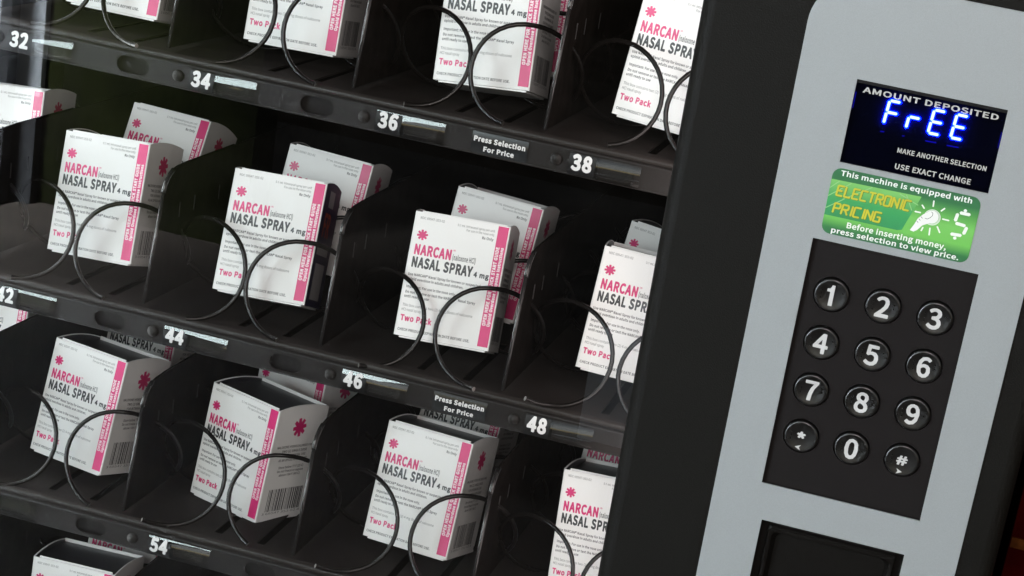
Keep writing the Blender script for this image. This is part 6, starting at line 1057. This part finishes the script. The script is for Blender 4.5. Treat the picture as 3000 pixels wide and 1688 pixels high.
# =================================================================== TRAYS
XL, XR = screw_x(-2) - 0.0128, screw_x(3) - 0.0128
YB = 0.440
def tray_floor():
    q = MB()
    holes = []
    fl = lambda a, b, dd: (a, b, floor_z(b) - dd)
    for c_ in range(-2, 3):
        cc = screw_x(c_) + 0.0539
        for off in (0.0043, 0.0374):
            for yb in (0.020, 0.160, 0.300):
                holes.append(rrect(cc + off - 0.0030, cc + off + 0.0030, yb, yb + 0.115, 0.0012, 2))
    q.plate(rect(XL, XR, 0.0080, YB), holes, fl, 0.0, 0.0012, 'tray')
    # folded front edge down to the rail
    pr = [(0.0080, floor_z(0.008)), (0.0060, floor_z(0.008) + 0.0001), (0.0048, floor_z(0.008) - 0.0003), (0.0041, floor_z(0.008) - 0.0010), (0.0039, 0.0100), (0.0039, 0.0089)]
    q.sweep(pr, lambda y, z, t: (XL + t * (XR - XL), y, z), 'tray')
    q.box(XL, XR, 0.0062, 0.0074, -0.0078, 0.0095, 'rail_back')
    q.add([(XL, 0.0074, floor_z(0.0074) - 0.005), (XR, 0.0074, floor_z(0.0074) - 0.005), (XR, YB, floor_z(YB) - 0.005), (XL, YB, floor_z(YB) - 0.005)], [(0, 1, 2, 3)], 'inside')  # unseen dark sheet added under the slots to keep them black
    return q
def rail():
    q = MB()
    holes = []
    for c_ in range(-2, 3):
        for off in (0.0367, P - 0.0335):
            holes.append(rrect(screw_x(c_) + off - 0.0118, screw_x(c_) + off + 0.0118, -0.0058, 0.0058, 0.00575, 8))
    q.plate(rect(XL, XR, -0.0076, 0.0080), holes, fxz, 0.0, 0.0012, 'rail')
    ex = lambda y, z, t: (XL + t * (XR - XL), y, z)
    q.sweep([(0.0, 0.0080), (0.0002, 0.0085), (0.0006, 0.0088), (0.0012, 0.0089), (0.0036, 0.0089)], ex, 'rail')
    q.sweep([(0.0, -0.0076), (-0.0003, -0.0080), (-0.0003, -0.0085), (0.0003, -0.0089), (0.0012, -0.0090), (0.0100, -0.0086)], ex, 'rail')
    return q
def divider():
    q = MB()
    fn = lambda a, b, dd: (dd, a, b)
    out = [(0.0095, 0.0150), (0.0180, 0.0560), (0.0262, 0.0930), (0.0262, 0.0955), (0.0278, 0.0990), (0.0305, 0.1022), (0.0350, 0.1050), (0.0410, 0.1068), (0.0480, 0.1072), (0.0660, 0.1058)]
    out += [(YB - 0.01, 0.1058 - TA * (YB - 0.076)), (YB - 0.01, floor_z(YB) + 0.002)]
    holes = []
    # short moulded ribs on the faces
    for y_, z_ in ((0.0578, 0.0779), (0.0859, 0.0757), (0.1359, 0.0700)):
        for sx in (-1, 1):
            q.add([(sx * 0.0008, y_ - 0.0005, z_), (sx * 0.0014, y_, z_), (sx * 0.0008, y_ + 0.0005, z_), (sx * 0.0008, y_ - 0.0003, z_ - 0.0112), (sx * 0.0014, y_ + 0.0002, z_ - 0.0112), (sx * 0.0008, y_ + 0.0007, z_ - 0.0112)],
                  [(0, 1, 4, 3), (1, 2, 5, 4), (0, 2, 1), (3, 4, 5)], 'bead')
    q.plate(out, holes, fn, -0.0008, 0.0008, 'divider')
    # a thicker moulded bead down the front edge and round the shoulder
    q.tube([(0, 0.0090, 0.0150), (0, 0.0178, 0.0560), (0, 0.0256, 0.0925)], 0.0013, 'bead', 8)
    q.tube([(0, y, z) for y, z in out[2:8]], 0.0018, 'bead', 8)
    q.tube([(0, y, z) for y, z in out[7:10]] + [(0, 0.16, 0.1058 - TA * 0.094)], 0.0011, 'divider', 8)
    return q
def coil_mesh(side, zr, rad, pitch, a0, ye=0.005):
    pts = []
    n = 36
    half = pitch / 2
    rest = 0.104 - half
    turns = 4
    N = int(n * turns)
    for i in range(N + 1):
        th = a0 + (2 * math.pi * turns - a0) * i / N
        k = th / (2 * math.pi)
        fl_ = math.floor(k)
        fr = k - fl_
        y = ye + fl_ * 0.104 + (fr * 2 * half if fr < 0.5 else half + (fr - 0.5) * 2 * rest)
        x = (1 if side < 0 else -1) * rad * math.sin(th)
        z = zr - rad * math.cos(th) - TA * y
        if y < YB - 0.015:
            pts.append((x, y, z))
    q = MB()
    q.tube(pts, 0.00168, 'wire', 8, 'steel')
    return q
COILS = {  # (row, column, side): offset from column centre, height of the axis, radius, pitch of the first turn, start angle
    (4, 1, -1): (-0.0310, 0.0418, 0.0312, 0.0850, -0.14), (4, 1, 1): (0.0433, 0.0465, 0.0328, 0.069, -0.144),
    (4, 0, -1): (-0.0335, 0.0469, 0.0336, 0.0812, 0.036), (4, 0, 1): (0.0359, 0.0472, 0.0331, 0.0745, 0.0),
    (4, -1, 1): (0.0375, 0.0463, 0.0324, 0.0777, 0.0), (3, 1, -1): (-0.0253, 0.0451, 0.0315, 0.0803, -0.111),
    (3, 1, 1): (0.0413, 0.0471, 0.0325, 0.0594, 0.07), (3, 2, -1): (-0.0290, 0.0475, 0.0329, 0.0769, 0.176),
    (3, 0, -1): (-0.0343, 0.0484, 0.0350, 0.0780, 0.101), (3, 0, 1): (0.0431, 0.0467, 0.0330, 0.0557, 0.05),
    (3, -1, 1): (0.0402, 0.0454, 0.0322, 0.1013, -0.193), (5, 0, -1): (-0.0329, 0.0495, 0.0345, 0.0884, -0.425),
    (5, 0, 1): (0.0430, 0.0475, 0.0340, 0.0640, 0.35), (5, -1, 1): (0.0470, 0.0479, 0.0345, 0.0703, 0.195),
    (4, 2, -1): (-0.0315, 0.0480, 0.0335, 0.0800, -0.50), (5, 1, -1): (-0.0310, 0.0480, 0.0335, 0.0850, -0.45),
    (5, 1, 1): (0.0470, 0.0500, 0.0330, 0.0800, 0.45)}
def text_on(mb, s_, x0, x1, z, cap, y, mt, bold, **k):
    text(mb, s_, x0, x1, z, cap, wy, y, mt, bold, **k)
def arc_profile(zt, zb, n0, n1, y0, r, n=20):
    """front profile of a curved clear label: surface tilt n0 degrees up at the top to n1 at the bottom"""
    pts = []
    a, b = R(n0), R(n1)
    for k in range(n + 1):
        t = a + (b - a) * k / n
        u = (math.sin(a) - math.sin(t)) / (math.sin(a) - math.sin(b))
        pts.append((y0 - r * (math.cos(t) - math.cos(a)), zt + (zb - zt) * u))
    return pts
def price_label(number, seed):
    rnd = random.Random(seed)
    q = MB()
    x0, x1 = 0.0088, 0.0567
    # black number card with a clear curved cover over the whole holder
    q.plate(rect(x0 + 0.0004, x0 + 0.0195, -0.0072, 0.0068), [], wy, -0.0008, -0.0004, 'label_card')
    q.plate(rrect(x0 + 0.0190, x0 + 0.0425, -0.0062, 0.0070, 0.0035, 5), [], wy, -0.0006, None, 'insert')
    bow = rnd.uniform(-3, 3)
    pr = arc_profile(0.0070, -0.0078, 36 + bow, -34 + bow, -0.0012, 0.0126)
    nn = len(pr)
    segs = 24
    vs, fs = [], []
    tw = rnd.uniform(-5, 5)
    for i in range(segs + 1):
        t = i / segs
        pr2 = arc_profile(0.0070, -0.0078, 27 + bow + tw * (t - 0.5), -15 + bow + tw * (t - 0.5), -0.0012, 0.0208 + 0.0006 * math.sin(7 * t + seed))
        vs += [(x0 + (x1 - x0) * t, y, z) for y, z in pr2]
    for i in range(segs):
        for k in range(nn - 1):
            fs.append((i * nn + k, i * nn + k + 1, (i + 1) * nn + k + 1, (i + 1) * nn + k))
    q.add(vs, fs, 'clear', True)
    def onarc(a, b, dd):
        t = (a - x0) / (x1 - x0)
        w_ = bow + tw * (t - 0.5)
        pr = arc_profile(0.0070, -0.0078, 27 + w_, -15 + w_, -0.0012, 0.0208 + 0.0006 * math.sin(7 * t + seed), 24)
        for i in range(len(pr) - 1):
            if pr[i][1] >= b >= pr[i + 1][1]:
                f_ = (pr[i][1] - b) / (pr[i][1] - pr[i + 1][1])
                return (a, pr[i][0] + f_ * (pr[i + 1][0] - pr[i][0]) - dd, b)
        return (a, pr[-1][0] - dd, b)
    nk = 10
    cardtop = 0.0112 if number in ('44', '46', '54') else 0.0136
    zs = [-0.0070 + cardtop * i / nk for i in range(nk + 1)]
    q.add([onarc(x, z_, 0.0004) for z_ in zs for x in (x0 - 0.0001, x0 + 0.0180)], [(2 * i, 2 * i + 1, 2 * i + 3, 2 * i + 2) for i in range(nk)], 'label_card', True)
    text(q, number, x0 + 0.0020, x0 + 0.0161, -0.0040, 0.0108, onarc, 0.0009, 'white_ink', 32)
    return q
def notice_label():
    q = MB()
    pr = arc_profile(0.0070, -0.0072, 16, -12, -0.0006, 0.032)
    q.sweep(pr, lambda y, z, t: (0.0753 + t * 0.0385, y, z), 'notice')
    bow = lambda a, b, dd: (a, -0.0006 - 0.0320 * (math.cos(math.asin(max(-0.2, min(0.27, b / 0.034)))) - math.cos(R(16))) - 0.0003, b)
    text(q, 'Press Selection', 0.0765, 0.1124, 0.0008, 0.0036, bow, 0, 'white_ink', 32)
    text(q, 'For Price', 0.0838, 0.1052, -0.0054, 0.0036, bow, 0, 'white_ink', 32)
    return q
def screw():
    q = MB()
    dome(q, 0, 0, 0.0, [(0.0042, -0.0002), (0.0042, 0.0004), (0.0040, 0.0012), (0.0034, 0.0020), (0.0024, 0.0026), (0.0012, 0.0029), (0.0002, 0.0030)], 'rail', 24)
    return q
FLOOR = tray_floor().build('tray', VM)
recalc(FLOOR)
RAIL = rail().build('front_rail', FLOOR)
DIV = divider().build('divider', FLOOR)
recalc(DIV)
SCREW = screw().build('screw', FLOOR)
NOTE = notice_label().build('notice_label', FLOOR)
NOTE.location = (screw_x(1), 0, 0)
for row in (3, 4, 5, 6):
    z = ROWZ[row] + 1.2
    if row == 3:
        t = FLOOR
        dv, rl, sc = DIV, RAIL, SCREW
    else:
        t = link_copy(FLOOR, VM)
        rl = link_copy(RAIL, t)
        dv = link_copy(DIV, t)
        sc = link_copy(SCREW, t)
        if row == 4:
            link_copy(NOTE, t)
    t.location = (0, 0, z)
    dv.location = (screw_x(-2) - 0.0128, 0, 0)
    sc.location = (screw_x(-2), 0, 0)
    for c_ in range(-1, 4):
        q = link_copy(dv, t)
        q.location = (screw_x(c_) - 0.0128, 0, 0)
        if c_ < 3:
            q = link_copy(sc, t)
            q.location = (screw_x(c_), 0, 0)
    for c_ in range(-2, 3):
        lb = price_label(str(row * 10 + 4 + 2 * c_), row * 10 + c_).build('price_label', t)
        lb.location = (screw_x(c_) + {(4, -1): 0.0024, (3, -1): -0.0008, (5, 0): 0.0045, (4, 2): -0.0005}.get((row, c_), 0.0), 0, 0)
        for side in (-1, 1):
            off, zr, rad, pit, a0 = COILS.get((row, c_, side), ((-0.0320, 0.0462, 0.0332, 0.082, -0.05) if side < 0 else (0.0410, 0.0468, 0.0327, 0.070, 0.05)))
            co = coil_mesh(side, zr, rad, pit, a0).build('coil', t)
            co.location = (screw_x(c_) + 0.0539 + off, 0, 0)

# =================================================================== CARTONS
W, H, D = 0.0680, 0.0876, 0.0577
def carton_parts(variant):
    b = MB()
    # shell: rounded vertical edges, side panels crowned at the top
    e, n = 0.0009, 3
    ring = []
    base = [(W / 2 - e, e, 270), (W / 2 - e, D - e, 0), (-W / 2 + e, D - e, 90), (-W / 2 + e, e, 180)]
    for k, (cx, cy, a) in enumerate(base):
        for j in range(n + 1):
            t = R(a + 90 * j / n)
            ring.append((cx + e * math.cos(t), cy + e * math.sin(t)))
        if k in (0, 2):
            for j in range(1, 10):
                y = e + (D - 2 * e) * j / 10
                ring.append((cx + e if k == 0 else cx - e, y if k == 0 else D - y))
    def top(p):
        return H + (0.0032 * math.sin(math.pi * max(0, min(1, p[1] / D))) ** 0.8 if abs(p[0]) > W / 2 - 0.0006 else 0.0)
    N = len(ring)
    lo = [(x, y, 0.0) for x, y in ring]
    hi = [(x, y, top((x, y))) for x, y in ring]
    inn = [(x * (1 - 0.0009 / (W / 2)), y * (1 - 0.0018 / D) + 0.0009, top((x, y))) for x, y in ring]
    dn = [(x * (1 - 0.0009 / (W / 2)), y * (1 - 0.0018 / D) + 0.0009, H - 0.0045) for x, y in ring]
    lipz = [(x, y, z - 0.0006) for x, y, z in inn]
    quad = lambda i: (i, (i + 1) % N, N + (i + 1) % N, N + i)
    side = [i for i in range(N) if ring[i][0] > W / 2 - 0.0001 and ring[(i + 1) % N][0] > W / 2 - 0.0001]
    rest = [i for i in range(N) if i not in side]
    b.add(lo + hi, [quad(i) for i in rest], 'carton')
    b.add(lo + hi, [quad(i) for i in side], 'navy' if variant == 'navy' else 'carton')
    b.add(hi + inn, [quad(i) for i in range(N)], 'carton')
    b.add(inn + lipz, [quad(i) for i in range(N)], 'carton')
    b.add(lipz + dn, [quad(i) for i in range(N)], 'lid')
    b.add(lo, [tuple(reversed(range(N)))], 'carton')
    F = lambda u, v, dd: ((u - 0.5) * W, -dd, v * H)          # front print, u right, v up
    d1, d2 = 0.00010, 0.00018
    def ft(s_, u0, u1, v, cap, mt, bold=0.0, dd=d1, **k):
        k_ = cap
        text(b, s_, (u0 - 0.5) * W, (u1 - 0.5) * W, v * H, k_ * H, lambda a, z, q: (a, -q, z), dd, mt, bold, **k)
    ft('NDC 69547-353-02', .059, .318, .945, .019, 'ink_grey', 6)
    ft('0.1 mL intranasal spray per unit', .455, .847, .938, .019, 'ink_grey', 6)
    ft('For use in the nose only', .552, .846, .908, .019, 'ink_grey', 6)
    ft('Rx Only', .724, .845, .868, .022, 'ink', 22)
    asterisk(b, (.113 - .5) * W, .819 * H, .058 * W, .043 * H, lambda a, z, q: (a, -q, z), d1, 'pink')
    ft('NARCAN', .050, .453, .657, .086, 'pink', 26)
    ft('®', .455, .485, .722, .024, 'pink', 0)
    ft('(naloxone HCl)', .458, .706, .664, .044, 'ink_grey', 16)
    ft('NASAL SPRAY', .047, .690, .554, .087, 'ink', 26)
    ft('4 mg', .706, .868, .560, .044, 'ink', 26)
    ft('Use NARCAN® Nasal Spray for known or suspected', .036, .800, .486, .0215, 'ink', 18)
    ft('opioid overdose in adults and children.', .036, .630, .450, .0215, 'ink', 18)
    ft('Important: For use in the nose only.', .042, .564, .387, .0215, 'ink', 18)
    ft('Do not remove or test the NARCAN® Nasal Spray', .042, .778, .344, .0215, 'ink', 18)
    ft('until ready to use', .039, .300, .309, .0215, 'ink', 18)
    ft('This box contains two (2) 4-mg doses of naloxone', .038, .775, .238, .0215, 'ink_grey', 8)
    ft('HCl nasal spray', .036, .240, .201, .0215, 'ink_grey', 8)
    ft('Two Pack', .040, .368, .120, .050, 'pink', 26)
    ft('CHECK PRODUCT EXPIRATION DATE BEFORE USE.', .032, .790, .041, .0215, 'ink', 18)
    q0 = [((.875 - .5) * W, .026 * H), ((.984 - .5) * W, .026 * H), ((.984 - .5) * W, .994 * H), ((.875 - .5) * W, .994 * H)]
    b.plate(q0, [], lambda a, z, q: (a, -q, z), d1, None, 'pink')
    # stripe lettering reads upwards
    up = lambda u: (lambda a, z, q: ((u - .5) * W - z, -q, a))
    text(b, 'OPEN HERE FOR QUICK START GUIDE', .192 * H, .828 * H, 0, .0365 * W, up(.922), d2, 'stripe_white', 30)
    text(b, 'Opioid Overdose Response Instructions', .190 * H, .828 * H, 0, .0340 * W, up(.966), d2, 'stripe_white', 26)
    # right side print: a along depth, z up
    S = lambda a, z, q: (W / 2 + q, a, z)
    if variant == 'navy':
        b.plate(rect(.30 * D, .62 * D, .83 * H, .965 * H), [], S, d1, None, 'side_grey')
        text(b, 'FR', .20 * D, .62 * D, .58 * H, .20 * H, S, d1, 'orange', 20)
        b.plate(rect(.12 * D, .80 * D, .43 * H, .52 * H), [], S, d1, None, 'side_grey')
        b.plate(rect(.20 * D, .78 * D, .06 * H, .36 * H), [], S, d1, None, 'side_grey')
    else:
        asterisk(b, .47 * D, .835 * H, .13 * D, .085 * H, S, d1, 'pink')
        for s_, v, w_ in (('NALOXONE HYDROCHLORIDE 4 MG', .655, .72), ('TWO (2) SINGLE DOSE', .615, .50), ('FOR INTRANASAL USE', .575, .48), ('AS AN OPIOID ANTAGONIST', .535, .56), ('Store below 77 F (25 C)', .470, .50), ('Do not freeze or expose', .435, .52), ('above 104 F (40 C)', .400, .42)):
            text(b, s_, (.47 - w_ / 2) * D, (.47 + w_ / 2) * D, v * H, .022 * H, S, d1, 'ink' if v > .6 else 'ink_grey', 14)
        rnd = random.Random(3)
        x = .14 * D
        while x < .80 * D:
            w_ = rnd.choice((.0004, .0006, .0009, .0013))
            b.plate(rect(x, x + w_, .085 * H, .285 * H), [], S, d1, None, 'ink')
            x += w_ + rnd.choice((.0005, .0007, .0011))
        text(b, '3 69547 353 02 4', .08 * D, .84 * D, .058 * H, .019 * H, S, d1, 'ink_grey', 8)
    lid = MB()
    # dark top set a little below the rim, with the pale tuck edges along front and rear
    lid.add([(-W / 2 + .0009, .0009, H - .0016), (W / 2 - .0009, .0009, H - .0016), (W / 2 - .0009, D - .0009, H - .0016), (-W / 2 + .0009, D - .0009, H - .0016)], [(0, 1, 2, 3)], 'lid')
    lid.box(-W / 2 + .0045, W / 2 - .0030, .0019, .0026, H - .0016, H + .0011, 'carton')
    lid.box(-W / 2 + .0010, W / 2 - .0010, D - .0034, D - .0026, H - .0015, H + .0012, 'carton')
    base_ = MB()
    base_.box(-W / 2 + .0040, W / 2 - .0025, .0007, D - .0020, -.0013, -.0002, 'carton')
    return b, lid, base_
MESH = {}
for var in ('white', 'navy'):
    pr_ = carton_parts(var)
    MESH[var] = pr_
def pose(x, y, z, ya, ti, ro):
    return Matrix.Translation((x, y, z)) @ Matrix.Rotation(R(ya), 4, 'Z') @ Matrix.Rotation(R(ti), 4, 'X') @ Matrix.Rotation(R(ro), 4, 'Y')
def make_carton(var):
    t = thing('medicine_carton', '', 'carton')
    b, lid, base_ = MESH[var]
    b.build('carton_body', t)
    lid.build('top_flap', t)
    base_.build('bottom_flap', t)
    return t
CARTONS = [
    ((0.0681, 0.0269, -0.1566, 4.2498, -21.6877, -1.3893), 'white', 'white carton with a bright magenta stripe, in front above the number 46'),
    ((-0.0700, 0.0325, -0.1572, 4.9117, -22.5603, -0.9991), 'navy', 'white carton with a dark purple right side, in front above the number 44'),
    ((-0.2038, 0.0390, -0.1601, -4.9224, -17.2278, -4.2396), 'white', 'white carton tipped to the left behind its coil, in front above the number 42'),
    ((-0.0869, 0.0563, -0.3396, -22.776, -10.3267, -1.6063), 'white', 'white carton turned to show its barcode side, under the rail between 44 and 46'),
    ((-0.2104, 0.0430, -0.3286, -14.811, -15.2859, -1.2833), 'white', 'white carton with an open dark top standing under the rail left of 44'),
    ((0.0589, 0.0469, -0.3293, -8.2064, -16.2457, -1.4316), 'white', 'white carton with a dark top standing under the Press Selection notice left of 48'),
    ((0.1929, 0.0613, -0.1650, 3.2276, -15.6213, 2.3276), 'white', 'bright white carton cut off by the door frame, in front above the number 48'),
    ((0.1890, 0.0448, 0.0233, -8.3279, -13.2315, 1.8757), 'white', 'bright white carton cut off by the door frame, above the number 38'),
    ((0.0655, 0.0427, 0.0263, -2.3651, -17.788, -5.5142), 'white', 'white carton above the number 36, its top cut off by the picture edge'),
    ((-0.0760, 0.0550, 0.0207, 1.2735, -13.527, -1.1578), 'white', 'white carton above the number 34, only its lower part in the picture'),
    ((-0.2037, 0.0408, 0.0234, 3.1355, -14.6282, 0.6647), 'white', 'white carton above the number 32, only its bottom edge in the picture'),
    ((0.2007, 0.0480, -0.3304, -6.1991, -13.2295, -4.876), 'white', 'white carton cut off by the door frame, standing under the number 48'),
    ((-0.1921, 0.0269, -0.4993, -0.8194, -10.0971, -2.0537), 'white', 'white carton with an open dark top in the bottom left corner under 54'),
    ((0.0608, 0.1389, -0.1722, -1.9542, -16.677, 2.234), 'white', 'shaded white carton standing behind the front one above the number 46'),
    ((-0.0745, 0.1409, -0.1688, -0.2763, -18.9268, 2.302), 'white', 'shaded white carton standing behind the purple sided one above the number 44'),
    ((-0.2181, 0.1623, -0.1691, -5.2641, -26.7187, 0.0885), 'white', 'dim white carton standing behind the tipped one above the number 42'),
    ((0.1864, 0.1437, -0.1719, -17.5447, -17.1112, 0.4699), 'white', 'shaded white carton behind the front one above 48, beside the door frame'),
    ((-0.3340, 0.1444, -0.1735, -2.0261, -14.5218, -4.8433), 'white', 'white carton cut off by the left picture edge, higher than the number 42'),
    ((-0.0793, 0.1471, -0.3436, -22.6164, -11.7858, -4.4296), 'white', 'dim white carton peeking out under the rail behind the barcode carton'),
    ((-0.2224, 0.1864, -0.3409, -15.9131, -16.1455, -4.8449), 'white', 'dim white carton whose NASAL SPRAY line shows right under the number 44 rail'),
    ((0.0493, 0.1829, -0.3388, -6.2104, -18.5573, 0.8795), 'white', 'dim white carton whose NASAL SPRAY line shows just under the Press Selection notice'),
    ((0.1874, 0.1605, -0.3388, -1.6543, -16.8493, 2.2802), 'white', 'dim white carton whose NARCAN line shows right under the number 48 rail'),
    ((-0.3384, 0.1484, -0.3411, 1.1366, -14.5906, -1.5284), 'white', 'dim white carton at the left edge right under the number 42 rail'),
    ((-0.1968, 0.1315, -0.5087, 0.3033, -10.4382, 2.9418), 'white', 'dim white carton whose NARCAN line shows under the bottom rail left of 54'),
    ((0.0647, 0.1418, 0.0159, 4.2637, -16.184, -2.5133), 'white', 'dim carton seen as a dark magenta strip behind the one above the number 36'),
]
GROUP = 'cartons standing in the wire coils'
PROTO = {}
for q, var, lab in CARTONS:
    lab = lab.replace('NARCAN line', 'red top line').replace('NASAL SPRAY line', 'black second line')
    if var not in PROTO:
        o = PROTO[var] = make_carton(var)
    else:
        src = PROTO[var]
        o = src.copy()
        COL.objects.link(o)
        for ch in list(src.children):
            link_copy(ch, o)
    eye = Vector((0.389915, -1.334711, 0.402710))
    mw = pose(*q)
    mw.translation = eye + (mw.translation - eye) * 1.009
    o.matrix_world = mw @ Matrix.Scale(1.009, 4)
    o['label'] = lab
    o['group'] = GROUP

# =================================================================== BEYOND THE MACHINE
w = MB()
w.box(0.4720, 0.78, -0.020, 0.30, -1.24, 0.60, 'red')
rc = w.build('red_cabinet')
bd = MB()
bd.box(0.4722, 0.78, -0.0215, -0.0195, -0.183, -0.176, 'orange_band')
bd.build('trim_band', rc)
rc['label'] = 'dark red cabinet side with a thin orange band, beyond the right edge of the machine'
rc['category'] = 'cabinet'

# a pale wall with a dark post stands across from the machine; only the door glass shows it, as a reflection
w = MB()
w.box(-3.2, -1.60, -3.20, -3.00, -1.00, 1.20, 'wall')
w.box(-3.2, -1.60, -3.20, -2.99, -1.25, -1.00, 'post')
sw = w.build('facing_wall')
gp = MB()
gp.box(-1.598, -1.10, -3.16, -3.02, -1.25, 1.15, 'green')  # unseen panel added to give the glass its greenish reflection
gp.build('green_stand_in', sw)
ps = MB()
ps.box(-1.676, -1.652, -2.985, -2.94, -1.25, 1.20, 'post')
ps.build('post', sw)
sw['label'] = 'pale blue grey wall with a dark post, mirrored in the top left of the glass'
sw['category'] = 'wall'
kb = MB()
kb.box(-0.20, 0.12, -2.78, -2.46, -1.25, -1.07, 'added_block')  # unseen block added for the pale reflection low in the glass
ko = kb.build('reflection_block')
ko['label'] = 'added pale block on the pavement, mirrored low in the glass near the number 48'
ko['category'] = 'added_block'
